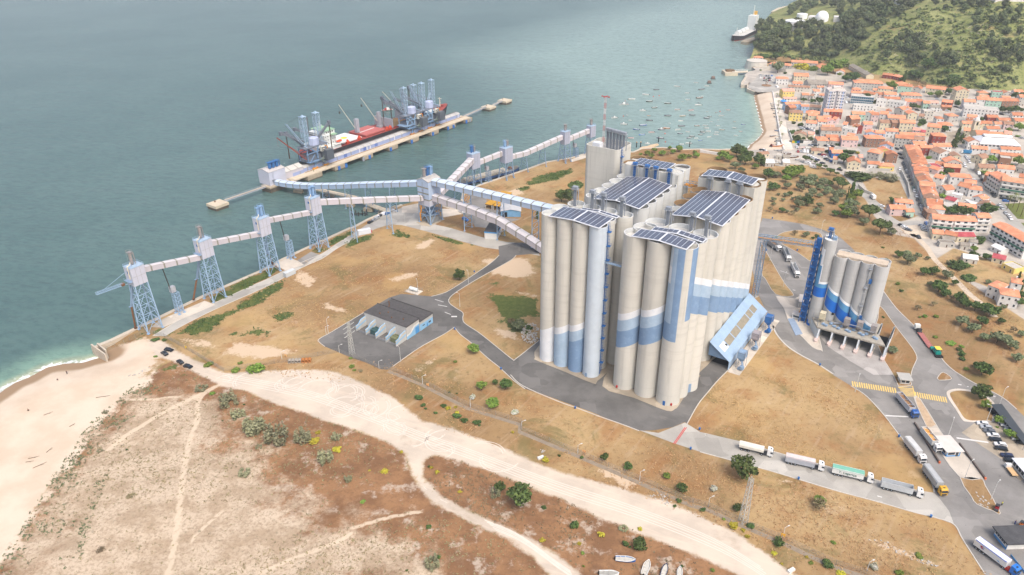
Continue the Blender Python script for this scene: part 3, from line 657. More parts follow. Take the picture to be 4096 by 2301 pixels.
def ladder(parent,b,a,z0,z1,nx,ny,mat,step=6.5):
 m=MB()
 for s in (-.3,.3): m.beam((b-ny*s+nx*.25,a+nx*s+ny*.25,z0),(b-ny*s+nx*.25,a+nx*s+ny*.25,z1),.12)
 z=z0
 while z<z1:
  m.beam((b-ny*.3+nx*.25,a+nx*.3+ny*.25,z),(b+ny*.3+nx*.25,a-nx*.3+ny*.25,z),.07);z+=.6
 for j in range(int((z1-z0)/1.5)):
  zz=z0+2+j*1.5;q=[(b-ny*s+nx*o,a+nx*s+ny*o,zz) for s,o in ((-.45,.25),(-.45,.9),(.45,.9),(.45,.25))]
  m.pipe(q,.05,4)
 for o_,s in ((.9,-.45),(.9,.45)): m.beam((b-ny*s+nx*o_,a+nx*s+ny*o_,z0+2),(b-ny*s+nx*o_,a+nx*s+ny*o_,z1),.06)
 z=z0+step
 while z<z1:
  m.box((b+nx*.7,a+ny*.7,z),(1.8,1.8,.12),math.atan2(ny,nx))
  for q in range(4):
   c=[(-.9,-.9),(.9,-.9),(.9,.9),(-.9,.9)];u0=c[q];u1=c[(q+1)%4]
   f=lambda u,h:(b+nx*.7+nx*u[0]-ny*u[1],a+ny*.7+ny*u[0]+nx*u[1],z+h)
   m.beam(f(u0,1),f(u1,1),.06);m.beam(f(u0,0),f(u0,1),.06)
  z+=step
 return m.build('caged_ladder',mat,parent)
# ---- front left block
def block(name,label,cat='grain silo'): return thing(name,label,cat,SO,-AZ)
HS=75.
FL=block('silo_block','front left block of grain silos with one pale blue cell and blue caged ladder')
zw=lambda b:17.8+SLP*(b+1)
def fl1(t,b,a,tm): return [(zw(b),1 if tm>PI*1.72 or tm<PI*1.66 else 1),(HS,0)]
def fl2(t,b,a,tm): return [(zw(b)-3.6,2),(zw(b),1),(HS,0)]
def fl3(t,b,a,tm): return [(zw(b)-8.6,3),(zw(b)-3.3,2),(zw(b),1),(HS,0)]
def fl4(t,b,a,tm): return [(HS,4)]
for i,fn in enumerate((fl1,fl2,fl3,fl4)): silo_cell(FL,-1+7.85*i,3.95,3.95,HS,fn)
for i in range(4): silo_cell(FL,-1+7.65*i,11.7,3.95,HS)
for i in range(4): silo_cell(FL,2.9+7.85*i,19.4,3.95,HS,roof=ROOFW)
panel_roof(FL,.3,24.8,-.4,12.8,75.25,76.1);panel_roof(FL,8,26.,13.4,16.2,75.3,76.)
ladder(FL,22.55+3.95*math.cos(R(8)),3.95+3.95*math.sin(R(8)),1,HS+1,math.cos(R(8)),math.sin(R(8)),BLU)
for b in (1.5,10.2,15.5,24.5): elevator_head(FL,b,20.3,HS-2,8.5,STEEL)
m=MB();m.box((22.0,-.03,1.1),(1.0,.12,2.2));m.build('door',STB,FL)
# ---- front right block
FR=block('silo_block','front right block of grain silos with tall blue mural stripes on its corner cell')
zq=lambda b:39.3+SLP*(b-39)
def fr1(t,b,a,tm): return [(zq(b)-17,0),(zq(b)-8.7,3),(zq(b)-3.3,2),(zq(b),1),(HS,0)]
def fr3(t,b,a,tm):
 d=math.degrees(tm);d=d-360 if d>180 else d
 if d<-160 or d>20:
  if -200<d<-160 or d>160: return [(HS,0)]
  z=58.8-.48*(a-12);return [(z-17,0),(z-8.6,3),(z-3.1,2),(z,1),(HS,0)]
 if d<-124: return [(32.7,0),(40.9,3),(58.6,2),(66,1),(HS,4)]
 if d<-95: return [(32.7,0),(40.9,3),(HS,2)]
 if d<-62: return [(32.7,0),(HS,3)]
 if d<-34: return [(HS,0)]
 return [(42.5,0),(HS,3)]
def frr(t,b,a,tm):
 z=58.8-SLP*(a-12);return [(z-17,0),(z-8.6,3),(z-3.1,2),(z,1),(HS,0)]
for i,fn in enumerate((fr1,fr1,fr3)): silo_cell(FR,39.2+10.5*i,5.1,5.15,HS,fn)
for i in range(3): silo_cell(FR,39.9+10.6*i,12.2,5.1,HS,frr if i==2 else None)
for i in range(3): silo_cell(FR,41.8+10.6*i,19.3,5.05,HS,frr if i==2 else None)
panel_roof(FR,39.2,62.6,0,9.2,75.25,76.2);panel_roof(FR,43.2,65.5,9.8,14.2,75.3,76.4)
for b in (45.8,56.2,62.5): elevator_head(FR,b,20.2,HS-2,8.5,STEEL)
m=MB();m.box((60.6,-.1,1.2),(1.1,.14,2.4));m.build('door',BLU,FR)
m=MB();m.box((65.9,14.8,2.3),(3.2,.2,4.4),R(60));m.build('roller_door',STB,FR)
m=MB()
for b,a in ((38.0,-.15),(63.6,1.1)): m=MB();m.box((b,a-.15,1.2),(.7,.4,1.1));m.build('fire_hose_box',RED,FR)
# ---- rear left block
RLH=71.
RLk=block('silo_block','rear left block of pale silos under a wide solar roof with four blue elevators')
ML=[CONL,MWH,MLB,MMB,MPB]
for i in range(4):
 for j in range(5):
  if i in (0,3) or j in (0,): silo_cell(RLk,-.1+7.95*i,42+8*j,4.02,RLH,None,ML,RIM,ROOFD if (i+j)%2==0 else ROOFW,2.4)
for i in range(4):
 for j in range(2): silo_cell(RLk,-.1+7.95*i,81+8.2*j,4.1,76.2,None,ML,RIM if i==3 else BRN,ROOFD,1.2 if i<3 else .6)
m=MB();m.bz(-.1,23.8,42,74,55,RLH-2.4);m.build('roof_slab',ROOFW,RLk)
m=MB();m.bz(-3.2,26.8,77.2,89,55,75.6);m.build('head_house',CONG,RLk)
panel_roof(RLk,1.6,25.6,36.6,73.4,71.5,73.1);panel_roof(RLk,1.5,20.8,77.4,88.2,77.0,77.5,single=True)
for b in (4.2,10.8,15.4,22.6): elevator_head(RLk,b,75.8,RLH-1,7.4,BLU)
# ---- rear right block
RRk=block('silo_block','rear right block of large beige silos with mural bands sinking behind the blue shed')
for i in range(3):
 for j in range(4):
  if i in (0,2) or j==0: silo_cell(RRk,39.6+9.85*i,46+10*j,5.0,RLH,frr if i==2 or (i==1 and j==0) else None,None,RIM if (i==0 and j==0) or i==2 and j==0 else BRN,ROOFD if i==0 else ROOFW,2.2)
for i in range(3):
 for j in range(2): silo_cell(RRk,39.6+9.85*i,86+10*j,5.05,75.6,frr if i==2 else None,None,BRN,ROOFD,1.6)
m=MB();m.bz(39.6,59.3,46,80,55,RLH-2.2);m.build('roof_slab',ROOFW,RRk)
m=MB();m.bz(35.6,63.,81.2,97,55,75.);m.build('head_house',CONG,RRk)
panel_roof(RRk,40.2,63.6,38.2,75.2,71.5,73.1);panel_roof(RRk,37,61.8,80.8,91.2,76.6,77.8)
for b in (41.8,50.6,56.2): elevator_head(RRk,b,79.8,RLH-1,6.6,STEEL)
# ---- concrete elevator tower
EL=thing('elevator_tower','tall plain concrete elevator tower crowned by a row of grey machines','tower',BW(-19.2,92.6),-AZ)
def rounded(x0,x1,y0,y1,r,n=6):
 out=[]
 for cx,cy,t0 in ((x1-r,y0+r,-90),(x1-r,y1-r,0),(x0+r,y1-r,90),(x0+r,y0+r,180)):
  for i in range(n+1):
   t=R(t0+90*i/n);out.append((cx+r*math.cos(t),cy+r*math.sin(t)))
 return out
m=MB();ex,ey,eh=9.9,8.5,80.
ro=rounded(-ex,ex,-ey,ey,2.6);ri=rounded(-ex+.4,ex-.4,-ey+.4,ey-.4,2.2);n=len(ro)
m.add([(x,y,0) for x,y in ro]+[(x,y,eh) for x,y in ro],[(i,(i+1)%n,n+(i+1)%n,n+i) for i in range(n)])
m.add([(x,y,eh) for x,y in ro]+[(x,y,eh) for x,y in ri],[(i,(i+1)%n,n+(i+1)%n,n+i) for i in range(n)])
m.add([(x,y,eh) for x,y in ri]+[(x,y,eh-3.2) for x,y in ri],[(i,(i+1)%n,n+(i+1)%n,n+i) for i in range(n)])
m.build('tower_wall',CONG,EL)
m=MB();m.add([(x,y,eh-3.2) for x,y in ri],[tuple(range(n))]);m.build('roof_deck',ROOFW,EL)
m=MB();m.box((-.2,-ey-.06,52),(6.6,.2,7.2));w=m.build('glazed_panel',pm('dirty_glazing',(112,108,88),.6,.25,1.2),EL)
m=MB()
for i in range(8): m.box((-3.4+i*.92,-ey-.2,52),(.14,.1,7.2))
for i in range(5): m.box((-.2,-ey-.22,48.5+i*1.75),(6.6,.08,.12))
m.build('glazing_bars',STEEL,w)
m=MB();m.bz(-6.6,-2.2,-6.2,-2.8,eh-3.2,eh+1.2);m.build('roof_hut',WM,EL)
for i in range(6): elevator_head(EL,-2.4+i*2.15,2.6-i*.5,eh-3.2,9.6,STEEL)
ladder(EL,ex,-5.2,40,eh+1,1,0,BLU,12)
MS=thing('lattice_mast','slim red and white lattice mast with a red cross head on the concrete tower','mast',BW(-19.2,92.6)+AV*1.5-BV*4.2+Vector((0,0,eh-3.2)),-AZ)
m=MB();mh=27.
for j in range(9):
 z0,z1=j*mh/9,(j+1)*mh/9;q=.4
 for sx,sy in ((-q,-q),(q,-q),(q,q),(-q,q)): m.beam((sx,sy,z0),(sx,sy,z1),.09,None,j%2)
 for a_,b_ in (((-q,-q),(q,-q)),((q,-q),(q,q)),((q,q),(-q,q)),((-q,q),(-q,-q))): m.beam((*a_,z0),(*b_,z1),.05,None,j%2)
m.build('mast_lattice',[pm('mast_white',(222,216,214),.6),pm('mast_pink',(206,130,126),.6)],MS)
m=MB();m.bz(-2.2,2.2,-.12,.12,mh,mh+.25);m.bz(-.12,.12,-2.2,2.2,mh,mh+.25)
for s in (-2,2): m.bz(s-.3,s+.3,-.3,.3,mh-.1,mh+.4)
m.build('mast_head',RED,MS)
# ---- drive-through shed along the right side
LBM=pm('light_blue_sheet',(154,178,202),.5,.10,.2,streak=False)
SH=thing('loading_shed','light blue lean-to loading shed with a strip of brown skylights beside the silos','shed',SO,-AZ)
a0,a1,b0,b1,zt,ze=41.5,98.,64.4,74.6,12.4,5.
m=MB();m.hexa([(b0,a0-.5,zt-.2),(b1+.4,a0-.5,ze-.5),(b1+.4,a1,ze-.5),(b0,a1,zt-.2)],[(b0,a0-.5,zt),(b1+.4,a0-.5,ze-.3),(b1+.4,a1,ze-.3),(b0,a1,zt)])
rf=m.build('roof',LBM,SH)
def onr(b,a,dz=.05): f=(b-b0)/(b1+.4-b0);return (b,a,zt+(ze-.3-zt)*f+dz)
m=MB()
for i,(q0,q1) in enumerate(((44,49.5),(50.3,58),(58.8,67),(67.8,80),(80.8,86),(86.8,92))):
 m.add([onr(68.2,q0),onr(71.2,q0),onr(71.2,q1),onr(68.2,q1)],[(0,1,2,3)],1 if i==0 else 0)
m.build('skylight_strip',[pm('weathered_skylight',(150,142,124),.7,.18,.6),pm('pale_skylight',(222,222,220),.7)],rf)
m=MB();m.add([onr(69.3,48.2,.09),onr(70.6,48.6,.09),onr(70.2,50,.09),onr(69.6,49.6,.09)],[(0,1,2,3)]);m.build('broken_pane',DRK,rf)
m=MB();m.hexa([(b1-.2,a0,0),(b1,a0,0),(b1,a1,0),(b1-.2,a1,0)],[(b1-.2,a0,ze-.4),(b1,a0,ze-.4),(b1,a1,ze-.4),(b1-.2,a1,ze-.4)])
m.build('side_wall',LBM,SH)
m=MB();m.add([(b0,a0,5),(b1-.3,a0,5),(b1-.3,a0,5.1),(b0,a0,zt-.3)]+[(b0,a0+.2,5),(b1-.3,a0+.2,5),(b1-.3,a0+.2,5.1),(b0,a0+.2,zt-.3)],[(0,1,2,3),(7,6,5,4),(0,4,5,1),(3,2,6,7)])
m.build('gable_panel',pm('slate_blue_sheet',(112,140,172),.6,.08,.3),SH)
m=MB();m.bz(b0+.2,b1-.3,a0+3,a1-1,.05,.1);m.bz(b0+.1,b0+.3,a0+4,a1,0,11);m.build('inside',DRK,SH)
tag(MB.build(type('q',(MB,),{})(),'x',CON),'x','x') if False else None
pd=MB();pd.prism([BW(75,40)[:2],BW(80.5,40.2)[:2],BW(81.5,100)[:2],BW(75,100)[:2]],0,.12);struct('concrete_pad',pd,CONC)
def filter_hopper(b,a,mat,label,fm):
 o=thing('dust_filter_hopper',label,'hopper',BW(b,a,.12),-AZ,'dust filters beside the loading shed')
 m=MB();m.bz(-1.7,1.7,-1.9,1.9,5.2,8.4);m.build('filter_box',mat,o)
 m=MB();m.hexa([(-.3,-.3,2.7),(.3,-.3,2.7),(.3,.3,2.7),(-.3,.3,2.7)],[(-1.7,-1.9,5.19),(1.7,-1.9,5.19),(1.7,1.9,5.19),(-1.7,1.9,5.19)]);m.build('funnel',mat,o)
 for sx in (-1.75,1.75):
  for sy in (-1.95,1.95):
   m=MB();m.beam((sx,sy,0),(sx,sy,9.3),.16);m.build('leg',STEEL,o)
 m=MB();
 for z in (8.45,9.2): m.pipe([(-1.75,-1.95,z),(1.75,-1.95,z),(1.75,1.95,z),(-1.75,1.95,z),(-1.75,-1.95,z)],.06,4)
 for s in (-1,1): m.beam((-1.75,1.95*s,.2),(1.75,1.95*s,5),.1)
 m.build('guard_rail',STEEL,o)
 m=MB();m.lathe([(.1,-.7),(1.1,-.7),(1.1,.7),(.1,.7)],10,(1.4,-3.0,1.6));m.bz(-.4,1.2,-3.6,-2.4,.2,1.2);m.pipe([(1.4,-2.6,2.2),(.4,-1,4.4)],.4,8);m.build('fan_unit',fm,o)
 return o
filter_hopper(*local(G('a7',793,1062))[:2],BLU,'bright blue dust filter hopper at the far end of the loading shed',BLU)
filter_hopper(*local(G('a7',668,1225))[:2],pm('rusty_grey_panel',(168,160,164),.75,.2,.8,dirt=((150,110,90),.5)),'grey rust-stained dust filter hopper between the two blue ones',STB)
filter_hopper(*local(G('a7',535,1415))[:2],pm('blue_grey_panel',(134,162,192),.7,.12,.8),'pale blue dust filter hopper nearest the shed entrance',STB)
FB=thing('footbridge','short pale blue footbridge high between the two front silo blocks','footbridge',BW(0,0),-AZ)
p=local(G('z4',795,945,60));zz=58.5
m=MB();m.bz(26.3,34.3,3.2,4.6,zz,zz+.25);m.build('deck',LBM,FB)
m=MB()
for s in (3.2,4.6):
 m.beam((26.3,s,zz+1.2),(34.3,s,zz+1.2),.08)
 for i in range(9): m.beam((26.3+i,s,zz),(26.3+i,s,zz+1.2),.06)
m.build('railing',STB,FB)
# ================================================================ CONVEYOR TOWERS AND GALLERIES
LIL=pm('lilac_cladding',(190,193,206),.6,.06,.12,dirt=((168,166,172),.35))
LILG=pm('pinkish_cladding',(194,190,196),.6,.06,.12,dirt=((180,172,170),.35))
LILR=pm('pale_roof_sheet',(206,201,202),.6,.08,.2,dirt=((176,160,148),.4))
BLC=pm('blue_cladding',(172,190,214),.55,.06,.12)
BLR=pm('blue_white_roof',(196,211,228),.5,.06,.12,dirt=((186,182,176),.25))
GRC=pm('grey_ribbed_cladding',(166,172,190),.6,.08,.2)
SEAM=pm('seam_strip',(142,140,128),.8,.1,.5)
CAP=pm('tower_roof_blue',(170,192,212),.7,.12,.4,dirt=((180,160,136),.5))
LATT=pm('lattice_blue',(152,178,204),.6,.08,.3)
def gallery(label,pts,w,h,mats,step=8.,rise=.35,name='conveyor_gallery',group=None):
 """pts: list of floor points; box section with a low ridge and seam strips"""
 o=thing(name,label,'conveyor gallery',pts[0],0,group);o0=Vector(pts[0])
 P_=[Vector(p)-o0 for p in pts];D_=[(P_[i+1]-P_[i]) for i in range(len(P_)-1)]
 def frame(i):
  t=(D_[max(i-1,0)].normalized()+D_[min(i,len(D_)-1)].normalized());s=Vector((t.y,-t.x,0)).normalized();return s*w/2
 b=MB();r=MB()
 for i in range(len(P_)-1):
  q=[]
  for j in (i,i+1):
   s=frame(j);p=P_[j];q.append((p-s,p+s,p+s+Vector((0,0,h)),p-s+Vector((0,0,h)),p+Vector((0,0,h+rise))))
  A0,A1=q
  b.add([*A0[:4],*A1[:4]],[(0,4,5,1),(1,5,6,2),(3,2,6,7),(0,3,7,4)]+([(0,1,2,3)] if i==0 else [])+([(5,4,7,6)] if i==len(P_)-2 else []),0)
  up=Vector((0,0,.06));ov=1.08
  def e(a_): s=frame(a_);return P_[a_]
  s0,s1=frame(i)*ov,frame(i+1)*ov
  v=[P_[i]-s0+Vector((0,0,h))+up,P_[i]+Vector((0,0,h+rise))+up,P_[i]+s0+Vector((0,0,h))+up,P_[i+1]-s1+Vector((0,0,h))+up,P_[i+1]+Vector((0,0,h+rise))+up,P_[i+1]+s1+Vector((0,0,h))+up]
  r.add(v+[k-Vector((0,0,.2)) for k in v],[(0,1,4,3),(1,2,5,4),(6,9,10,7),(7,10,11,8),(0,3,9,6),(2,8,11,5),(0,6,7,1),(1,7,8,2),(3,4,10,9),(4,5,11,10)],0)
 tot=sum(d.length for d in D_);k=step*.6;acc=0
 for i,d in enumerate(D_):
  while k<acc+d.length:
   t=(k-acc)/d.length;c=P_[i]+d*t;s=(frame(i)*(1-t)+frame(i+1)*t)*1.02;dv=d.normalized()*.45
   for sg in (1,-1):
    a_=c+s*sg;b.add([a_-dv,a_+dv,a_+dv+Vector((0,0,h)),a_-dv+Vector((0,0,h))],[(0,1,2,3)],1)
   s2=s*1.07;u=Vector((0,0,h+.09));g=Vector((0,0,rise+.01))
   r.add([c-s2-dv+u,c-s2+dv+u,c+dv+u+g,c-dv+u+g,c+s2-dv+u,c+s2+dv+u],[(0,1,2,3),(3,2,5,4)],1)
   k+=step
  acc+=d.length
 b.build('cladding',[mats[0],SEAM],o);r.build('roof',[mats[1],SEAM],o);return o
def lattice(m,feet,heads,n,r=.13,mt=0):
 for q in range(4):
  f0,f1,h0,h1=[Vector(v) for v in (feet[q],feet[(q+1)%4],heads[q],heads[(q+1)%4])]
  for i in range(n):
   t0,t1=i/n,(i+1)/n
   a0_,a1_,b0_,b1_=f0.lerp(h0,t0),f0.lerp(h0,t1),f1.lerp(h1,t0),f1.lerp(h1,t1)
   m.beam(a1_,b1_,r*1.7,None,mt);mid=(a1_+b1_)/2
   m.beam(a0_,mid,r*1.5,None,mt);m.beam(b0_,mid,r*1.5,None,mt)
def legs(o,feet,heads,r,mat):
 for f,h in zip(feet,heads):
  m=MB();m.tube(f,h,r,8,0,r*.9);fv=Vector(f);m.box((fv.x,fv.y,fv.z+.2),(1.3,1.3,.4),0,0);m.build('leg',mat,o)
def filt(o,x,y,z,h,r,mat,name='dust_filter',n=10):
 m=MB();m.lathe([(r*.3,0),(r,.9),(r,h*.85),(r*.9,h)],n,(x,y,z));m.pipe([(x+r*.6,y,z+h*.8),(x+r*2.0,y,z+h*.9),(x+r*2.0,y,z+.2)],r*.28,6)
 m.bz(x-r*1.3,x+r*1.3,y-r*1.3,y+r*1.3,z+h,z+h+.1)
 for sx,sy in ((-1,-1),(1,-1),(1,1),(-1,1)): m.beam((x+sx*r*1.25,y+sy*r*1.25,z),(x+sx*r*1.25,y+sy*r*1.25,z+h+1.1),.08)
 q=[(x+sx*r*1.25,y+sy*r*1.25,z+h+1.1) for sx,sy in ((-1,-1),(1,-1),(1,1),(-1,1),(-1,-1))];m.pipe(q,.05,4)
 return m.build(name,mat,o)
def rails(o,x,y,z,mat):
 m=MB();c=[(-x,-y),(x,-y),(x,y),(-x,y),(-x,-y)]
 for k in (.55,1.1): m.pipe([(a_,b_,z+k) for a_,b_ in c],.05,4)
 for (a_,b_),(c_,d_) in zip(c,c[1:]):
  for i in range(4): m.beam((a_+(c_-a_)*i/4,b_+(d_-b_)*i/4,z),(a_+(c_-a_)*i/4,b_+(d_-b_)*i/4,z+1.1),.05)
 return m.build('guard_rail',mat,o)
def ctower(label,c,rz,hb,ht,lx,ly,hx,hy,n,hm,group='lattice conveyor towers',lm=None,filts=(),cap=None,win=True):
 o=thing('conveyor_tower',label,'conveyor tower',(c[0],c[1],0),rz,group);lm=lm or LATT
 S4=((-1,-1),(1,-1),(1,1),(-1,1))
 feet=[(a_*lx,b_*ly,0) for a_,b_ in S4];heads=[(a_*hx*.92,b_*hy*.92,hb) for a_,b_ in S4]
 legs(o,feet,heads,.34,lm)
 m=MB();lattice(m,feet,heads,n);m.build('bracing',lm,o)
 m=MB();m.bz(-hx,hx,-hy,hy,hb,ht)
 for i in (-.33,.33):   # sheet joints
  m.bz(hx*i-.04,hx*i+.04,-hy-.03,-hy,hb+.1,ht-.1,1)
 m.bz(-hx+.1,hx-.1,-hy-.03,-hy,hb+(ht-hb)*.5,hb+(ht-hb)*.5+.08,1)
 h=m.build('head_house',[hm,SEAM],o)
 m=MB();m.bz(-hx-.15,hx+.15,-hy-.15,hy+.15,ht,ht+.18);m.build('roof',cap or CAP,o)
 rails(o,hx,hy,ht+.18,LATT)
 if win:
  m=MB();m.bz(-hx-.06,-hx,-hy*.55,hy*.2,ht-3.2,ht-1.9);m.build('window',BLU,h)
  m=MB();m.bz(-hx-1.6,-hx,-hy*.9,hy*.9,hb+2.6,hb+2.75);m.beam((-hx-1.55,-hy*.9,hb+3.8),(-hx-1.55,hy*.9,hb+3.8),.08)
  for i in range(4): m.beam((-hx-1.55,-hy*.9+i*hy*.6,hb+2.7),(-hx-1.55,-hy*.9+i*hy*.6,hb+3.8),.06)
  m.build('side_platform',STB,h)
  m=MB();m.pipe([(-hx*.4,-.5,ht+2.2),(-hx*.75,-hy*.6,ht+1.6),(-hx-.5,-hy*.6,ht+1.2),(-hx-.5,-hy*.6,hb+4.2)],.26,6);m.build('air_duct',pm('cream_duct',(214,206,186),.6,.1),o)
 for (x,y,fh,fr,fm) in filts: filt(o,x,y,ht+.18,fh,fr,fm)
 return o
RZ=R(55.5)
T=[(-187,322.3),(-165.3,354.7),(-143.7,386.4),(-122.1,419.5)]
GREYF=pm('weathered_filter',(158,152,150),.75,.2,.8);BLF=pm('blue_filter',(136,170,206),.6,.12,.6);BLFD=pm('deep_blue_filter',(56,110,168),.6,.12,.6)
tn=['lattice conveyor tower nearest the beach, with a stayed side boom','second lattice conveyor tower from the beach, its brown spout hanging over the quay','third lattice conveyor tower from the beach, with twin pale blue filters on top','lattice conveyor tower fourth from the beach, beside the bent gallery to the junction tower']
TW=[]
for i,(c,hb,ht) in enumerate(zip(T,(26.8,25.9,24.4,23.6),(36.4,35.8,35.,34.4))):
 f=[(0,.6,6.8,.85,GREYF)] if i<2 else [(-.6,.8,5.6,.8,BLF),(1.3,.4,6.2,.95,BLF)]
 TW.append(ctower(tn[i],c,RZ,hb,ht,4.0,4.2,3.6,3.0,5,LIL,filts=f))
def tloc(c,rz,p):
 d=Vector(p)-Vector((c[0],c[1],0));return Matrix.Rotation(-rz,3,'Z')@d
def spout(o,pts,name='loading_spout'):
 m=MB();a_,b_,c_=[Vector(p) for p in pts];m.tube(a_,b_,.55,8,0);m.tube(b_,c_,.48,8,1)
 s=Vector((.9,0,0));m.beam(a_+s,b_+s,.18,None,0)
 for i in range(8): m.beam(a_.lerp(b_,i/8),a_.lerp(b_,i/8)+s,.1,None,0)
 m.tube(c_,c_+Vector((0,0,-.8)),.9,8,2,.6);m.bz(b_.x-1.2,b_.x+1.2,b_.y-.4,b_.y+.4,b_.z-.3,b_.z+.1,0);return m.build(name,[STB,RUST,pm('rust_dark',(92,58,40),.9,.2,1)],o)
spout(TW[0],[(-2.8,1.6,25.6),(-4.4,4.4,14),(-4.6,6.2,.8)])
spout(TW[1],[(-3.2,1.6,25),(-5.5,4.5,13),(-9.5,5.4,2.2)]);spout(TW[2],[(1.5,2.6,18),(3.5,4.6,10),(6.5,5.6,1.4)]);spout(TW[3],[(.5,1.6,19),(1.0,2.4,9),(2.4,3.,1.2)])
b0=tloc(T[0],RZ,G('a1',425,615,27));b1=tloc(T[0],RZ,G('a1',20,760,27.5))
m=MB()
for s in (-.5,.5):
 for z in (0,1.1): m.beam(b0+Vector((0,s,z)),b1+Vector((0,s,z)),.16)
for i in range(13):
 p_=b0.lerp(b1,i/12)
 for s in (-.5,.5): m.beam(p_+Vector((0,s,0)),p_+Vector((0,s,1.1)),.09)
 if i<12: m.beam(p_+Vector((0,-.5,0)),b0.lerp(b1,(i+1)/12)+Vector((0,.5,0)),.08)
m.beam(b0,(-3.6,1.5,27.3),.25);m.beam(b0.lerp(b1,.74)+Vector((0,0,1)),(-3.6,0,35),.14)
m.box(b0+Vector((0,0,.4)),(1.6,1.6,1.2),0,1);m.build('side_boom',[LATT,RUST],TW[0])
def twr_gal(i,label):
 a_,b_=Vector((*T[i],0)),Vector((*T[i+1],0));d=(b_-a_).normalized()
 za=(31.3,30.5,30.2)[i];zb=(25.2,24.5,24.0)[i]
 gallery(label,[a_+d*3.62+Vector((0,0,za)),b_-d*3.62+Vector((0,0,zb))],2.9,2.8,(LILG,LILR),7.,.3,group='pale galleries between the towers')
twr_gal(0,'pale sloping gallery linking the beach-end tower to the second tower');twr_gal(1,'pale sloping gallery between the second and third towers from the beach');twr_gal(2,'pale sloping gallery between the third and fourth towers from the beach')
J=Vector((-55.3,462.5,0));JR=R(54)
def JL(x,y,z=0): return J+Matrix.Rotation(JR,3,'Z')@Vector((x,y,z))
JT=thing('junction_tower','big gabled junction tower of lilac cladding on steel legs where the galleries meet','junction tower',J,JR)
S4=((-1,-1),(1,-1),(1,1),(-1,1))
fe=[(a_*6,b_*5,0) for a_,b_ in S4];he=[(a_*5.9,b_*4.9,13) for a_,b_ in S4]
legs(JT,fe,he,.42,LATT)
m=MB();lattice(m,fe,he,2,.22);
for z in (4.5,8.5): m.bz(-5.2,5.2,-4.2,4.2,z,z+.15)
lattice(m,[(a_*3,b_*2.6,0) for a_,b_ in S4],[(a_*3,b_*2.6,13) for a_,b_ in S4],3,.16);m.build('bracing',STB,JT)
m=MB();m.bz(-6,6,-5,5,12.8,17.4,1);m.bz(-6,6,-5,5,17.4,30.4,0)
m.add([(-6,-5,30.4),(-6,5,30.4),(-6,0,32.3),(6,-5,30.4),(6,5,30.4),(6,0,32.3)],[(0,2,1),(3,4,5)],0)
for z in (21.5,25.5): m.bz(-6.05,-6,-4.9,4.9,z,z+.9,2)
m.bz(-6.05,6.05,-5.05,5.05,17.2,18.0,2)
hh=m.build('head_house',[BLC,LIL,SEAM],JT)
m=MB()
for s in (-1,1): m.hexa([(-6.3,0,32.3),(6.3,0,32.3),(6.3,s*5.3,30.3),(-6.3,s*5.3,30.3)],[(-6.3,0,32.5),(6.3,0,32.5),(6.3,s*5.3,30.5),(-6.3,s*5.3,30.5)])
m.build('roof',pm('junction_roof',(188,184,178),.8,.14,.3,dirt=((150,128,108),.5)),JT)
m=MB();m.bz(-7.3,-6,-1.2,.8,20,20.2);m.bz(-7.2,-7.1,-1.2,.8,20,21.2);m.bz(-6.9,-6.1,-.7,.3,24,24.2);m.bz(-6.9,-6.8,-.7,.3,24,25)
for z in (13,):
 for s in (-.3,.3): m.beam((-6.3,s,13),(-6.3,s,30),.1)
m.build('outside_ladder',STEEL,hh)
m=MB();m.bz(-6.08,-6,-.2,1.2,17.6,19.6);m.build('door',BLU,hh)
for x,y,fm,fh in ((-2.6,1.2,GREYF,6.2),(.2,1.0,BLFD,6.6),(2.8,.6,BLF,6.4)): filt(JT,x,y,31.6,fh,1.05,fm)
rails(JT,4.6,2.6,32.,STEEL)
m=MB();m.pipe([(-6.4,3.4,1.2),(-6.6,3.6,7),(-6.2,3.0,8),(-5.6,2.6,12.6)],.42,8);m.build('loading_spout',YEL,JT)
m=MB();m.bz(-5.2,-1,-4.6,-1,.1,5.2);m.bz(-3,4.6,-4.7,-4.2,0,4);m.build('base_walls',pm('base_concrete',(150,152,150),.9,.2,.5,dirt=((96,98,98),.6)),JT)
pdm=MB();pdm.prism([JL(*p)[:2] for p in ((-8,-6.5),(7.5,-6.2),(7.5,6.2),(-8,6.2),(-10,0))],0,.16);struct('tower_pad',pdm,PAVE)
tr=Vector((*T[3],0));d=(JL(-6,1)-tr).normalized()
gallery('pale gallery bending from the fourth tower down to the junction tower',[tr+d*3.7+Vector((0,0,28.6)),Vector((-100,434.8,24.3)),JL(-6,1,16.6)],3.2,3.3,(LILG,LILR),8.)
def trestle(label,p,z,w,rz,mat=LATT,n=4,spread=1.0,group='gallery trestles'):
 o=thing('gallery_trestle',label,'trestle',(p[0],p[1],p[2] if len(p)>2 else 0),rz,group)
 z0=z-(p[2] if len(p)>2 else 0)
 for s in (-1,1):
  m=MB();m.tube((0,s*w*spread,0),(0,s*w*.8,z0),.3,8);m.box((0,s*w*spread,.2),(1.1,1.1,.4));m.build('leg',mat,o)
 m=MB()
 for i in range(n):
  t0,t1=i/n,(i+1)/n;f=lambda t,s:(0,s*w*(spread+(.8-spread)*t),z0*t)
  m.beam(f(t1,-1),f(t1,1),.2);m.beam(f(t0,(-1)**i),f(t1,-(-1)**i),.16)
 m.build('bracing',mat,o);return o
gt=JL(-6,1)-tr;ga=math.atan2(gt.y,gt.x)
for t_,zz,lb in ((.32,24.2,'slender trestle under the bend of the gallery from the fourth tower'),(.66,19.5,'slender trestle under that gallery, the one closer to the junction tower')):
 q=tr.lerp(JL(-6,1),t_);trestle(lb,(q.x,q.y,0),zz,3.4,ga,LATT,5,1.5)
E0=Vector((-181,534.8,0));E1=JL(-3,5)
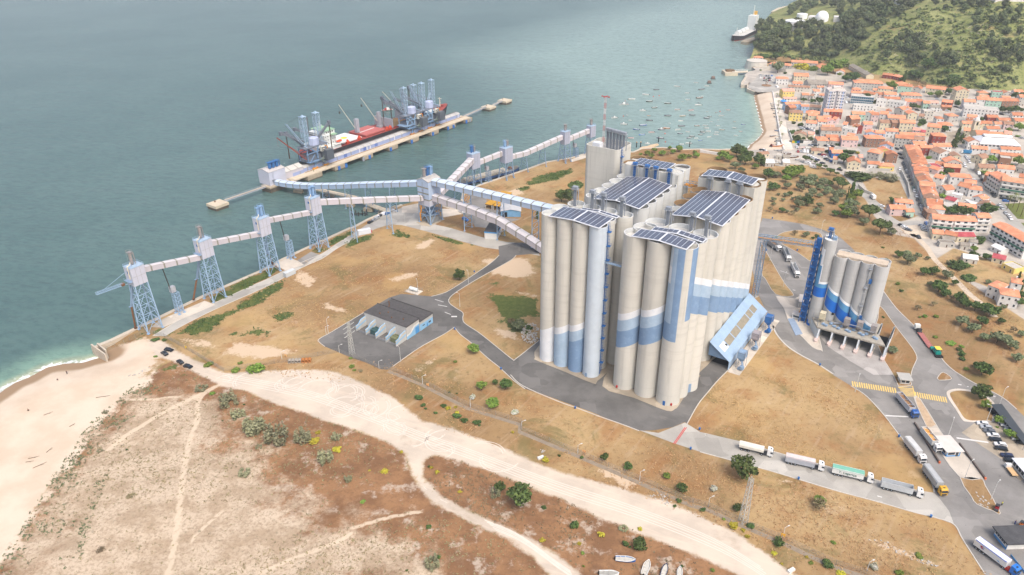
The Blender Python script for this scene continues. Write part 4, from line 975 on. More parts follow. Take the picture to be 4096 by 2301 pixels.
ct=[(0,.9),(.06,1.2),(.13,2.0),(.2,3.2),(.27,4.7),(.38,7.6),(.52,11.5),(.64,15.1),(.82,20.2),(1.,25.4)]
gallery('long light blue gallery curving up from the pier to the junction tower',[E0.lerp(E1,t_)+Vector((0,0,z_)) for t_,z_ in ct],5.4,3.3,(BLC,BLR),7.6,.6)
ca=math.atan2((E1-E0).y,(E1-E0).x)
for i,(t_,zz) in enumerate(((.36,6.9),(.52,11.4),(.66,15.6),(.82,20.1))):
 q=E0.lerp(E1,t_);trestle(['short trestle under the pier gallery, standing nearest the pier','second trestle from the pier under the long blue gallery','third trestle from the pier under the long blue gallery','tall trestle under the long blue gallery nearest the junction tower'][i],(q.x,q.y,WZ if i<3 else 0),zz,3.2,ca,STB,3,1.15)
uu0=JL(0,-5);ud=BV
U0=uu0+ud*.2;U1=BW(-29.6,103.5)
gallery('upper light blue gallery running level from the junction tower towards the silos',[U0+Vector((0,0,27.6)),U1+Vector((0,0,28.2))],6.2,3.4,(BLC,BLR),7.4,.7)
Lg=[U0+Vector((0,0,16.6))-AV*.6,U0+ud*31+Vector((0,0,14.6))-AV*.8,U0+ud*52+Vector((0,0,12.3))-AV*1.,U0+ud*76+Vector((0,0,4.6))-AV*1.2,U0+ud*95+Vector((0,0,-2.2))-AV*1.4]
gallery('lower gallery sloping down from the junction tower into the ground behind the silos',Lg,5.4,4.0,(LILG,LILR),8.,.5)
b_=MB();b_.add([p+Vector((0,0,4.62))+AV*.2 for p in Lg]+[p+Vector((0,0,4.62))+AV*.7 for p in Lg],[(i,5+i,6+i,i+1) for i in range(4)])
for i,(p,l_) in enumerate((((-29,447.5),'tall trestle of the twin galleries nearest the junction tower'),((-7,433.2),'middle trestle of the twin galleries, beside the small blue-topped block house'),((15,421),'tall trestle of the twin galleries nearest the silos'))):
 trestle(l_,(p[0],p[1],0),28,4.6,-AZ+0*PI/2,LATT,7,.9)
R5,R6,R7,R8=[Vector((*p,0)) for p in ((-28.7,534.6),(-3.8,548.6),(44.9,588.2),(68.2,607.5))]
rr=R(44)
ctower('ribbed grey conveyor tower beside the barge, with a deep blue filter on top',R5,rr,13.2,25,4,4.4,4.1,3.2,2,GRC,'lattice conveyor towers',STB,[(-1.2,.6,5.2,.9,BLFD),(1.4,.6,4.4,.6,GREYF)],win=False)
ctower('ribbed grey conveyor tower over the bow of the barge',R6,rr,13.3,24.8,4,4.6,4.1,3.2,2,GRC,'lattice conveyor towers',STB,[(-1.,.6,4.8,.8,BLF),(1.4,.6,4.6,.8,GREYF)],win=False)
ctower('ribbed grey conveyor tower with one dark filter, second from the concrete tower',R7,rr,15.4,25.8,3.4,4.4,3.3,2.6,3,GRC,'lattice conveyor towers',STB,[(0,.4,5.2,.85,GREYF)],win=False)
ctower('small ribbed conveyor tower half behind the concrete elevator tower',R8,rr,15.5,24.9,3.,3.8,3.1,2.6,3,GRC,'lattice conveyor towers',STB,[(0,.4,5,.8,GREYF)],win=False)
def rg(label,a_,b_,za,zb,mid=None,off=4.1):
 d=(b_-a_).normalized();pts=[a_+d*off+Vector((0,0,za))]+(mid or [])+[b_-d*off+Vector((0,0,zb))];gallery(label,pts,3.4,3.3,(LILG,LILR),7.4,.4)
rg('pale gallery between the two conveyor towers above the barge',R5,R6,15.0,18.9)
rg('pale gallery dipping then climbing to the far conveyor tower on the quay',R6,R7,14.4,19.8,[Vector((11.4,560.9,14.2))])
rg('short pale gallery ending at the tower behind the concrete elevator',R7,R8,16.6,19.2,None,3.3)
jd=(R5-JL(6,0)).normalized()
gallery('pale gallery rising from the junction tower to the tower by the barge',[JL(6,0)+jd*.2+Vector((0,0,13.4)),R5-jd*4.2+Vector((0,0,18.6))],4.6,3.6,(LILG,LILR),7.4,.4)
q=JL(6,0).lerp(R5,.55);trestle('leaning trestle under the gallery between junction tower and barge',(q.x,q.y,0),16,2.6,R(66),STB,3,1.2)
for b_,zz,l_ in (((1465,690),14.3,'spindly trestle on the quay close to the barge bow'),((1640,640),16.4,'spindly trestle on the quay halfway to the far conveyor tower')):
 q=G('z3',*b_);trestle(l_,(q.x-2,q.y+2.5,0),zz,2.6,R(38),STB,3,1.9)
def spout_tower(label,c,h,rz,gz,mat=LATT):
 o=thing('spout_tower',label,'spout tower',(c[0],c[1],0),rz,'small spout towers on the quay')
 fe=[(a_*1.5,b_*1.7,0) for a_,b_ in S4];he=[(a_*1.35,b_*1.5,h) for a_,b_ in S4]
 legs(o,fe,he,.16,mat);m=MB();lattice(m,fe,he,5,.1);m.build('bracing',mat,o)
 m=MB();m.bz(-1.5,1.0,.2,2.6,h,h+3.2);m.build('cabin',pm('cabin_panel',(178,180,186),.7,.16,.6,dirt=((140,120,100),.4)),o)
 m=MB();m.tube((-1.2,1.4,h+.6),(-2.2,2.4,gz-h+h),.26,6);m.build('supply_pipe',pm('dark_pipe',(70,66,62),.7),o);return o
spout_tower('small lattice spout tower with grey cabin between first and second conveyor towers',(-178.3,338.4),12.5,RZ,28)
c=G('a8',725,1130);spout_tower('small lattice spout tower with blue-roofed cabin between third and fourth towers',(c.x-1.2,c.y+1.5),12.,RZ,27)
c=G('z3',1095,790);spout_tower('small spout tower standing on the quay beside the barge',(c.x,c.y+2),8.5,rr,17,STB)
c=G('z3',1938,552);spout_tower('small spout tower near the far end of the quay',(c.x,c.y+2),8,rr,17,STB)
# ================================================================ PIER, SHIP, UNLOADERS
PQ=G('z16',540,1275,1.);PE=G('z16',2500,570,1.);PU=(PE-PQ).normalized();PN=Vector((-PU.y,PU.x,0));PA=math.atan2(PU.y,PU.x);PL=(PE-PQ).length
PO=Vector((PQ.x,PQ.y,0))
def PW(x,y,z=0): return PO+PU*x+PN*y+Vector((0,0,z))
def ploc(p): d=Vector(p)-PO;return Vector((d.dot(PU),d.dot(PN),d.z))
DECKM=pm('pier_concrete',(206,192,168),.9,.12,.15,dirt=((160,130,98),.55))
PIERM=pm('pier_block_concrete',(176,162,140),.9,.15,.2,dirt=((120,100,80),.6))
TIDE=pm('tide_stained_concrete',(96,88,76),.9,.15,.5)
pier=thing('unloading_pier','long concrete unloading pier on blocks, lined with blue fenders','pier',PW(0,0),PA)
m=MB();m.bz(-14,PL,0,19,.1,1.0);m.bz(-30,-13,4,19,.1,1.0);m.build('deck',DECKM,pier)
for xx in (0,29,62,93.5,122,150.5,176,203):
 m=MB();w=10 if xx not in (0,) else 14
 m.bz(xx-1,xx+w,-1.6,8,-2.6,.6,0);m.bz(xx-.9,xx+w-.1,-1.5,8,WZ-2,-2.6,1);m.build('pier_block',[PIERM,TIDE],pier)
m=MB()
for xx in range(-12,int(PL),9):
 for yy in (9,16): m.tube((xx,yy,WZ-2),(xx,yy,.1),.7,8)
m.build('pile_row',TIDE,pier)
BF=pm('blue_fender',(44,112,190),.6,.1,.5)
for px,py,mt in ((898,1160,BF),(982,1130,BF),(1196,1055,STEEL),(1276,1030,BF),(1525,935,BF),(1770,842,BF),(2027,750,BF),(2215,685,BF),(2275,660,BF),(2436,605,BF),(2490,590,STEEL)):
 q=ploc(G('z16',px,py,-.2));m=MB();m.box((q.x,-1.9 if q.y>-1.7 else q.y-.1,-1.5),(2.2,.7,3.2));m.build('fender',mt,pier)
m=MB()
for yy in (6.6,7.4,17.0,17.8): m.bz(4,PL-3,yy-.12,yy+.12,1.,1.15)
m.build('crane_rail',RUST,pier)
SHB=pm('shed_blue_grey',(150,164,202),.6,.08,.2);SHR=pm('shed_roof_grey',(184,182,178),.75,.12,.25,dirt=((206,198,180),.5))
cs=thing('pier_conveyor_shed','long low blue-grey conveyor shed running down the pier under the unloaders','conveyor shed',PW(0,0,1.),PA)
m=MB();x0,x1=2,206;m.bz(x0,x1,8.7,16.2,0,3.2)
b=m.build('wall',SHB,cs)
m=MB();rp=[(8.4,3.2),(10.2,4.5),(14.7,4.5),(16.5,3.2)]
m.add([(x,y,z) for x in (x0,x1) for y,z in rp],[(0,1,5,4),(1,2,6,5),(2,3,7,6),(0,3,2,1),(4,5,6,7),(0,4,7,3)]);rf=m.build('roof',SHR,cs)
m=MB()
for xx in range(8,205,8):
 mt=0
 m.add([(xx,8.38,3.25),(xx+.5,8.38,3.25),(xx+.5,10.2,4.54),(xx,10.2,4.54),(xx,14.7,4.54),(xx+.5,14.7,4.54)],[(0,1,2,3),(3,2,5,4)])
m.bz(x0,x1,12.9,14.3,4.5,4.62,1);m.build('roof_strip',[SEAM,pm('rail_strip',(96,90,88),.8)],rf)
m=MB()
for xx,mt in ((66,0),(71,1),(75,0),(79,0),(85,1),(110,0),(48,1),(203,0)): m.bz(xx,xx+(1. if mt==0 else 3.6),8.62,8.7,.05,3.15,mt)
for xx in range(8,205,16): m.bz(xx,xx+.7,8.64,8.7,.05,3.15,2)
m.build('wall_panel',[WM,pm('royal_blue_sheet',(92,118,184),.6),SEAM],b)
gh=thing('pier_transfer_house','pale gabled transfer house between the pier terminal and the conveyor shed','building',PW(-16,7.4,1),PA)
m=MB();m.bz(0,19,0,10.5,0,5.5,0);m.bz(8,19,-.05,0,.05,2.8,1);m.add([(x,y,z) for x in (0,19) for y,z in ((0,5.5),(10.5,5.5),(5.2,7.6))],[(0,2,1),(3,4,5)],0);m.build('wall',[LILG,SHB],gh)
m=MB()
for s,yy in ((-1,-.3),(1,10.8)): m.hexa([(-.2,5.2,7.5),(19.2,5.2,7.5),(19.2,yy,5.3),(-.2,yy,5.3)],[(-.2,5.2,7.75),(19.2,5.2,7.75),(19.2,yy,5.55),(-.2,yy,5.55)])
r_=m.build('roof',pm('cream_roof_sheet',(200,196,188),.7,.1,.3),gh)
m=MB()
for xx in (6,13.5): m.add([(xx,-.3,5.58),(xx+.7,-.3,5.58),(xx+.7,5.2,7.8),(xx,5.2,7.8)],[(0,1,2,3)])
m.build('roof_strip',SEAM,r_)
m=MB();m.bz(15,16,-.1,0,.05,2.2);m.build('door',STEEL,gh)
tt=thing('pier_terminal','lilac clad pier terminal house carrying three blue cylindrical filters','building',PW(-32,5,1),PA)
m=MB();m.bz(0,15.5,0,13,0,10.6);m.add([(x,y,z) for x in (0,15.5) for y,z in ((0,10.6),(13,10.6),(6.5,12.2))],[(0,2,1),(3,4,5)]);hw=m.build('wall',LIL,tt)
m=MB()
for yy in (-.3,13.3): m.hexa([(-.2,6.5,12.1),(15.7,6.5,12.1),(15.7,yy,10.5),(-.2,yy,10.5)],[(-.2,6.5,12.3),(15.7,6.5,12.3),(15.7,yy,10.7),(-.2,yy,10.7)])
m.build('roof',pm('terminal_roof',(192,186,182),.7,.1,.3),tt)
for i,xx in enumerate((5,8.4,11.8)): filt(tt,xx,4.2,11.4,5.2,1.35,BLFD)
m=MB();m.beam((3,-.3,0),(3,-.3,11),.12);m.beam((4,-.3,0),(4,-.3,11),.12);m.bz(2,5,-1.3,0,4,4.2);m.build('outside_ladder',STEEL,hw)
m=MB();m.bz(-3,16,-3,8,-1.2,-.05,0);m.bz(-2.5,15.5,-2.5,8,-6,-1.2,1);m.build('plinth',[PIERM,TIDE],tt)
def dolphin(label,c,w,zt,rz=PA):
 o=thing('mooring_dolphin',label,'dolphin',(c.x,c.y,0),rz,'concrete mooring dolphins')
 m=MB();m.bz(-w,w,-w,w,-1.6,zt);m.build('platform',DECKM,o);m=MB();m.bz(-w+.4,w-.4,-w+.4,w-.4,WZ-2,-1.6);m.build('base',TIDE,o)
 m=MB();m.lathe([(.5,0),(.45,.6),(.7,.75),(.7,.95)],10,(0,w*.5,zt));m.build('bollard',RUST,o);return o
cl=Vector((0,0,0))
for p in GL('z2',232,1120,300,1140,398,1105,300,1075): cl+=p/4
cr1=Vector((0,0,0))
for p in GL('z2',2215,415,2280,425,2318,408,2260,393): cr1+=p/4
cr2=Vector((0,0,0))
for p in GL('z2',2335,362,2385,378,2435,365,2390,350): cr2+=p/4
dolphin('square concrete dolphin standing alone at the near end of the pier',cl,5.6,.4);dolphin('square concrete dolphin midway along the far catwalk',cr1,5.8,.4);dolphin('square concrete dolphin at the far end of the catwalk',cr2,5.8,.4)
def catwalk(label,a_,b_,w=1.7):
 d=(b_-a_);L=d.length;o=thing('catwalk',label,'catwalk',a_,math.atan2(d.y,d.x))
 m=MB();m.bz(0,L,-w/2,w/2,.1,.3);m.build('deck',QC,o);m=MB()
 for s in (-w/2,w/2):
  m.beam((0,s,1.3),(L,s,1.3),.12);m.beam((0,s,-.5),(L,s,-.5),.5)
  for i in range(int(L/2)+1): m.beam((i*2,s,-.4),(i*2,s,1.3),.09)
 m.build('railing',pm('catwalk_rail',(168,172,182),.7),o)
catwalk('narrow catwalk from the pier terminal to the lone near dolphin',PW(-31,8,.9),cl+Vector((4,3.5,.4)));catwalk('long catwalk leading off the far end of the pier',PW(PL-2,7,.9),cr1+Vector((-3,-4,.4)));catwalk('short catwalk between the two far dolphins',cr1+Vector((4,4,.4)),cr2+Vector((-3,-4,.4)))
ab=thing('access_bridge','low concrete access bridge on piles under the curving blue gallery','bridge',(0,0,0))
br=[PW(-16,2,.9)]+[G('z2',1000,1000,.9),G('z2',1290,1062,.9),G('z2',1420,1125,.5),G('z2',1560,1175,.3)]
m=MB();ribbon(m,br,4.6,.9,0,.7);m.build('deck',DECKM,ab)
m=MB()
for s in (-2.2,2.2):
 for i in range(len(br)-1):
  d=(br[i+1]-br[i]);n_=Vector((-d.y,d.x,0)).normalized()*s;a_=br[i]+n_;b_=br[i+1]+n_;m.beam((a_.x,a_.y,1.9),(b_.x,b_.y,1.9),.12)
  k=int(d.length/3)
  for j in range(k): q=a_.lerp(b_,j/k);m.beam((q.x,q.y,.7),(q.x,q.y,1.9),.09)
m.build('railing',STEEL,ab)
for px,py in ((890,1015),(1265,1115),(1400,1148),(1120,1040)):
 q=G('z2',px,py,-1.5);m=MB();m.box((q.x,q.y,-2.2),(7,3,2.2),R(-20));m.build('pile_cap',PIERM,ab)
ru=thing('old_mooring_posts','cluster of dark weathered mooring posts in the basin beside the parked cars','mooring posts',G('z2',1330,1200,WZ))
mt=pm('dark_timber',(58,50,44),.9,.2,1.)
for i,(x,y,h) in enumerate(((-5,1,3.6),(-4,-1,3),(-2,.5,4),(0,-.6,3.2),(2.5,.6,4.2),(4.6,-.4,3.4),(5.6,1.2,4.4))):
 m=MB();m.tube((x,y,-1),(x*1.02,y,h),.35,8);m.build('post',mt,ru)
m=MB();m.beam((-5,.2,1.2),(5.4,.2,1.5),.4);m.beam((-4,-.9,1.9),(4.6,-.3,1.8),.35);m.build('cross_timber',mt,ru)
# ---- bulk carrier
HULLR=pm('ship_deck_red',(158,74,66),.75,.16,.25,dirt=((116,58,50),.5));HULLD=pm('ship_hull_dark',(48,46,50),.6,.1,.2);HULLB=pm('ship_boot_red',(128,48,44),.7,.12,.2)
SHW=pm('ship_white',(222,224,220),.55,.06,.3,dirt=((190,180,160),.25));HATR=pm('hatch_red',(184,104,98),.7,.1,.2);CRG=pm('ship_crane_grey',(160,162,170),.6,.08,.4);GRN=pm('ship_green_deck',(150,184,150),.7,.1,.4)
sh=thing('bulk_carrier','red-decked bulk carrier moored behind the pier with white bridge and grey deck cranes','ship',PW(0,33.5,WZ),PA)
def loft(secs,mats,name,par):
 """secs: list of (x, [(y,z)...]) half outline from keel to rail"""
 m=MB();n=len(secs[0][1]);
 for x,pr in secs: m.v.extend([(x+(pr[j][2] if len(pr[j])>2 else 0),pr[j][0],pr[j][1]) for j in range(n)]+[(x+(pr[j][2] if len(pr[j])>2 else 0),-pr[j][0],pr[j][1]) for j in range(n)])
 for i in range(len(secs)-1):
  a_,b_=i*2*n,(i+1)*2*n
  for j in range(n-1):
   mi=0 if secs[i][1][j][1]<1.2 and secs[i][1][j+1][1]<2.2 else 1
   m.f.append((a_+j,b_+j,b_+j+1,a_+j+1));m.mi.append(mi);m.f.append((a_+n+j+1,b_+n+j+1,b_+n+j,a_+n+j));m.mi.append(mi)
  m.f.append((a_+n-1,b_+n-1,b_+2*n-1,a_+2*n-1));m.mi.append(2)
 m.f.append(tuple(list(range(n))[::-1]+list(range(n,2*n))));m.mi.append(1)
 return m.build(name,mats,par)
hb=13.;dz=10.
def hs(x,f,fz=0,rk=0): return (x,[(hb*f*.9,-2),(hb*f*.97,1.2),(hb*f,2.2),(hb*f,dz+fz,rk)])
loft([hs(26,.55),hs(32,.85),hs(42,1),hs(170,1),hs(186,.93),hs(197,.72,1.2,1.5),hs(205,.45,2.2,3),hs(211,.12,2.8,4.5)],[HULLB,HULLD,HULLR],'hull',sh)
def sbox(name,x0,x1,y0,y1,z0,z1,mat,par=None): m=MB();m.bz(x0,x1,y0,y1,z0,z1);return m.build(name,mat,par or sh)
dk_=dz
for i,(x0,x1,mt) in enumerate(((60.5,83.5,SHW),(89,113,HATR),(126,150,None),(157,175,None),(180,191,SHW))):
 w=10.5 if i<3 else 9-(i-3)*2
 co_=sbox('hatch_coaming',x0,x1,-w,w,dk_-.5,dk_+1.2,HULLR)
 if mt: sbox('hatch_cover',x0-.2,x1+.2,-w-.3,w+.3,dk_+1.2,dk_+2.2,mt,co_)
 else: sbox('open_hold',x0+.8,x1-.8,-w+.8,w-.8,dk_+1.15,dk_+1.3,pm('hold_grain',(150,118,74),.9,.2,.3),co_)
m=MB();m.lathe([(3.,0),(3.,.06)],20,(72,-.5,dk_+2.22));m.build('yellow_disc',pm('yellow_paint',(232,214,40),.6),sh)
m=MB();m.box((101,0,dk_+2.26),(19,1.1,.08),R(2));m.build('white_stripe',SHW,sh)
for x0,s in ((123.4,1),(151.5,1)):
 for yy in (-6.2,6.2): m=MB();m.box((x0,yy,dk_+5),(1.4,10.4,8.0));m.build('raised_hatch_cover',CRG,sh)
def deck_crane(x,y,tx,ty,tz,h=14.5):
 m=MB();m.bz(x-1.7,x+1.7,y-1.5,y+1.5,dk_,dk_+h);m.bz(x-2.2,x+2.2,y-2.2,y+2.2,dk_-.4,dk_+2.2)
 c=m.build('crane_post',CRG,sh);m=MB();a_=Vector((x-1.7,y+1.,dk_+h*.45));b_=Vector((tx,ty,tz))
 for s in (-.9,.9): m.beam(a_+Vector((s*.6,s,0)),b_+Vector((s*.2,s*.3,0)),.42)
 for i in range(7): p_=a_.lerp(b_,i/7+.07);m.beam(p_+Vector((-.5,-.8,0)),p_+Vector((.5,.8,0)),.3)
 m.build('crane_jib',pm('cream_jib',(206,200,182),.7,.12,.6,dirt=((140,100,80),.5)),c)
 m=MB()
 for s in (-.4,.4): m.beam((x,y+s,dk_+h),b_+Vector((0,s,0)),.07)
 m.beam(b_,b_+Vector((0,0,-6)),.07);m.bz(tx-.5,tx+.5,ty-.5,ty+.5,tz-8,tz-6);m.build('crane_rigging',pm('rigging_dark',(80,76,70),.7),c)
def tip(px,py,x,y0=0):
 """height of a jib tip that lies over ship x: solve along the pier frame"""
 best=None
 for yy in np.arange(-4,30,1.):
  w=PW(x,33.5+yy);z=hz(w.x,w.y,N('z16',px,py)[1]);u_=proj((w.x,w.y,z))[0]-N('z16',px,py)[0]
  if best is None or abs(u_)<best[0]: best=(abs(u_),yy,z)
 return best[1],best[2]-WZ
for cx,cy,px,py,tx in ((91.3,2.2,920,420,79),(120,2.6,1188,338,107),(154,2.2,1440,262,140)):
 ty,tz=tip(px,py,tx);deck_crane(cx,cy,tx,ty,tz)
ho=sbox('bridge_house',42,55,-10,9,dk_,dk_+12.5,SHW)
sbox('lower_deckhouse',36,57.5,-12.4,12.4,dk_-.2,dk_+3.4,SHW);wh=sbox('wheelhouse',44.5,55.2,-8.6,8.6,dk_+12.5,dk_+15.6,SHW)
sbox('bridge_wing',49,54,-13.2,13.2,dk_+12.2,dk_+12.7,GRN);sbox('monkey_island',44,55.8,-9,9,dk_+15.6,dk_+15.9,GRN)
m=MB()
for y in np.arange(-7.6,8,1.9): m.bz(55.2,55.28,y,y+1.3,dk_+13.9,dk_+15)
for x in np.arange(45.4,54,2.2): m.bz(x,x+1.4,-8.68,-8.6,dk_+13.9,dk_+15)
m.build('window_band',DRK,wh)
m=MB()
for z in (2.0,5,8,11):
 for y in np.arange(-8.6,8,2.9): m.bz(55.0,55.06,y,y+.7,dk_+z,dk_+z+.8)
 for x in np.arange(43,54,2.6): m.bz(x,x+.7,-10.06,-10,dk_+z,dk_+z+.8)
m.build('porthole_row',DRK,ho)
m=MB();m.bz(36.5,42,-3,3,dk_+3,dk_+16);m.build('funnel',SHW,sh)
m=MB();m.tube((47,0,dk_+15.9),(47,0,dk_+23),.35,6);m.beam((47,-3,dk_+20),(47,3,dk_+20),.25);m.lathe([(.1,0),(.9,.5),(.9,1.2),(.1,1.8)],10,(52,5,dk_+16.6));m.build('radar_mast',SHW,sh)
m=MB();m.lathe([(.1,0),(1.2,.5),(1.4,1.6),(1.2,2.6),(.1,3)],10,(0,0,0));o_=m.build('lifeboat',pm('lifeboat_orange',(226,84,42),.5,.06),sh);o_.location=(52.5,-12.2,dk_+5.6);o_.rotation_euler=(0,R(90),0);o_.scale=(.8,.8,2.2)
sbox('boat_deck',50,63,-14,-11,dk_+3.6,dk_+3.9,SHW)
for x in (115.5,119.5,80,66):
 m=MB();m.box((x,-11.4,dk_+1.3),(3.2,2.2,2.4),.3);m.lathe([(1.5,0),(1.1,1.6),(.3,2.2)],6,(x,-11.4,dk_+2));m.build('grab_bucket',pm('grab_orange',(206,74,44),.7,.15),sh)
m=MB();m.tube((205.5,.4,dk_+2),(205.5,.4,dk_+11),.5,8,0,.3);m.beam((205.5,-2,dk_+10),(205.5,2.6,dk_+10),.4);m.build('fore_mast',pm('mast_cream',(226,216,196),.6),sh)
m=MB()
for x,y in ((196,3),(200,-3),(203,1),(199,2),(206,-2),(195,-4)): m.bz(x-.9,x+.9,y-.8,y+.8,dk_+.9,dk_+3.4)
for s in (-1,1):
 for x in range(60,190,6): m.bz(x,x+.2,s*12.8-.06,s*12.8+.06,dk_,dk_+1.1)
 m.beam((58,s*12.8,dk_+1.1),(186,s*12.8,dk_+1.1),.12)
m.build('deck_fittings',pm('fitting_red',(140,60,50),.7,.15),sh)
# ---- ship unloaders
UB=pm('unloader_blue',(116,146,180),.6,.12,.5,dirt=((150,150,156),.3));UG=pm('unloader_grey',(112,118,128),.65,.12,.5);UBX=pm('charcoal_box',(88,94,102),.6,.08,.5);UH=pm('unloader_house',(178,186,212),.55,.06,.4)
MASTM=pm('mast_pale_blue',(168,190,210),.6,.1,.5)
def mast(m,x,y,z0,z1,w,n,mt=0):
 c=[(-w,-w),(w,-w),(w,w),(-w,w)]
 for q in range(4):
  a_=(x+c[q][0],y+c[q][1]);b_=(x+c[(q+1)%4][0],y+c[(q+1)%4][1]);m.beam((*a_,z0),(*a_,z1),.34,None,mt)
  for i in range(n):
   u0=z0+(z1-z0)*i/n;u1=z0+(z1-z0)*(i+1)/n;m.beam((*a_,u1),(*b_,u1),.2,None,mt);m.beam((*(a_ if i%2 else b_),u0),(*(b_ if i%2 else a_),u1),.15,None,mt);m.beam((*(b_ if i%2 else a_),u0),(*(a_ if i%2 else b_),u1),.12,None,mt)
 m.bz(x-w-.4,x+w+.4,y-w-.4,y+w+.4,z1,z1+.3,mt);m.bz(x-.8,x+.8,y-.5,y+.5,z1+.3,z1+1.4,mt)
def top_at(px,py,yy,x0):
 best=None
 for x in np.arange(-10,240,.5):
  w=PW(x,yy);z=hz(w.x,w.y,N('z16',px,py)[1]);u_=abs(proj((w.x,w.y,z))[0]-N('z16',px,py)[0])
  if best is None or u_<best[0]: best=(u_,x,z)
 return best[1]-x0,yy-7.2,best[2]-1.1
def unloader(label,x0,pipes,masts,arms,variant):
 o=thing('ship_unloader',label,'ship unloader',PW(x0,7.2,1.1),PA,'blue ship unloaders on the pier')
 O_=PW(x0,7.2,1.1)
 def L_(w): d=Vector(w)-O_;return Vector((d.dot(PU),d.dot(PN),d.z))
 for (x,y) in ((0,0),(12,0),(0,10.4),(12,10.4)):
  m=MB();m.beam((x,y,0),(x+(2 if x<6 else -2),y+(1 if y<5 else -1),6.2),1.1,1.1);m.build('leg',UB,o)
  m=MB();m.bz(x-2.6,x+2.6,y-.7,y+.7,0,1.2);m.build('bogie',YEL if (y<5 and variant==0) else pm('bogie_tan',(188,134,80),.8,.2),o)
 m=MB();m.bz(-6,14,-1.5,11.5,6.2,6.7,0);m.beam((0,0,5),(12,0,5),.6);m.beam((-5.5,-1,6.2),(1,-.5,12),.5);m.beam((0,0,1.2),(12,0,5),.3);m.build('lower_frame',UB,o)
 m=MB();m.bz(-4,8.6,1.2,10.6,6.7,11.6);m.bz(-6.5,-4,2.5,9,6.7,8.6);m.build('machinery_body',UG,o)
 m=MB();m.bz(8.8,16,-6.2,3.6,5.8,14.0);bx=m.build('machine_box',UBX,o)
 m=MB();m.bz(9.2,15.6,-5.8,3.2,14.0,14.15);m.build('box_roof',pm('box_roof',(104,108,112),.7),bx)
 m=MB();m.beam((5,-.5,7.5),(10,-6.4,2.2),.35);m.bz(4,9,-3.6,-1.2,7.0,7.15);
 for i in range(6): m.beam((4+i,-3.6,7.1),(4+i,-3.6,8.2),.08)
 m.beam((4,-3.6,8.2),(9,-3.6,8.2),.08);m.pipe([(6,-2,7),(8.6,-2.4,9),(7.6,-3,10)],.35,6);m.build('gangway',pm('gangway_grey_green',(120,132,124),.7,.15),o)
 m=MB()
 for y in (0,10):
  m.beam((4,y,8),(4,y,12.5),1.);m.beam((4,y,12.5),(-3,y,18),.8);m.beam((4,y,12.5),(6,y,18),.8);m.beam((13,y,14),(9,y,18),.7);m.beam((13,y,14),(15,y,18),.7);m.beam((-7,y,13.4),(13,y,14),.6)
 for x in (-7,4,14): m.beam((x,0,17.7),(x,10,17.7),.6)
 m.bz(-8,16,-.6,10.6,17.9,18.2,1);m.beam((-6,0,7),(-6,0,17.6),.6);m.beam((-6,10,7),(-6,10,17.6),.6)
 if variant: m.bz(-9,3,-1,10,8.8,9.4);m.beam((-8,-1,9),(-2,-1,17),.5);m.beam((2,-1,9),(-6,-1,17),.5)
 m.build('upper_frame',[UB if not variant else pm('unloader_pale_blue',(140,168,196),.6,.12,.5),UG],o)
 m=MB();m.lathe([(4.3,0),(4.3,5.6),(1.,6.6)],8,(5.4,4.4,18.4));m.build('winch_house',UH,o)
 m=MB();m.bz(7,10.6,-2.4,-.5,13.2,17.2);cb_=m.build('operator_cab',pm('cab_white',(226,224,212),.6),o)
 m=MB()
 for i in range(3):
  for j in range(2): m.bz(7.3+i*1.1,8.1+i*1.1,-2.48,-2.4,13.6+j*1.7,14.7+j*1.7)
 m.build('cab_window',DRK,cb_)
 m=MB();pts=[(12+1.9*math.cos(t),-1.6,14.8+2.2*math.sin(t)) for t in np.linspace(-1.2,4.0,12)];m.pipe(pts,.4,6);m.build('orange_hose',YEL,o)
 MT=[]
 for (px,py,yy) in masts:
  mx,my,z1=top_at(px,py,yy,x0);MT.append(Vector((mx,my,z1)));m=MB();mast(m,mx,my,16.5,z1-1.4,2.,7);m.beam((mx,my,17),(4,5,17.5),1.4,.8);m.beam((mx-2,my,18.5),(mx-2,2,18),.7);m.build('lattice_mast',MASTM,o)
 for (px,py,zf,hx,hy,root,tipc) in pipes:
  f=L_(G('z16',px,py,zf));w=G('z16',px,py,zf);zt=hz(w.x,w.y,N('z16',hx,hy)[1])-1.1
  h=Vector((f.x,f.y,zt));r_=Vector(root)
  m=MB();d=(h-r_);s=Vector((-d.y,d.x,0)).normalized()*.9
  for k in (-1,1):
   for z in (0,1.7): m.beam(r_+s*k+Vector((0,0,z)),h+s*k+Vector((0,0,z)),.25)
  n=9
  for i in range(n):
   a_=r_.lerp(h,i/n);b_=r_.lerp(h,(i+1)/n)
   for k in (-1,1): m.beam(a_+s*k,b_+s*k+Vector((0,0,1.7)),.16)
   m.beam(b_+s,b_-s,.16)
  m.beam(r_+Vector((0,0,.8)),h+Vector((0,0,.8)),1.3,1.0);m.box(h+Vector((0,0,.4)),(2.2,2.2,3.6),0)
  m.build('conveying_arm',UG,o)
  m=MB();m.tube((h.x,h.y,zt),(h.x,h.y,f.z),.42,8,0);m.tube((h.x,h.y,f.z),(h.x,h.y,f.z+(zt-f.z)*.22),.55,8,1 if tipc else 0);m.build('suction_pipe',[pm('pipe_brown',(84,66,54),.8,.15),YEL],o)
 for (r0,r1) in arms:
  m=MB();a_,b_=Vector(r0),L_(r1) if len(r1)==3 and not isinstance(r1,tuple) else Vector(r1)
  d=b_-a_;s=Vector((-d.y,d.x,0)).normalized()*.8
  for k in (-1,1):m.beam(a_+s*k*1.4,b_+s*k,.38)
  for i in range(8):
   p0=a_.lerp(b_,i/8);p1=a_.lerp(b_,(i+1)/8);m.beam(p0+s*1.2,p1-s,.22);m.beam(p1+s,p1-s,.22)
  m.build('luffing_arm',MASTM,o)
 m=MB()
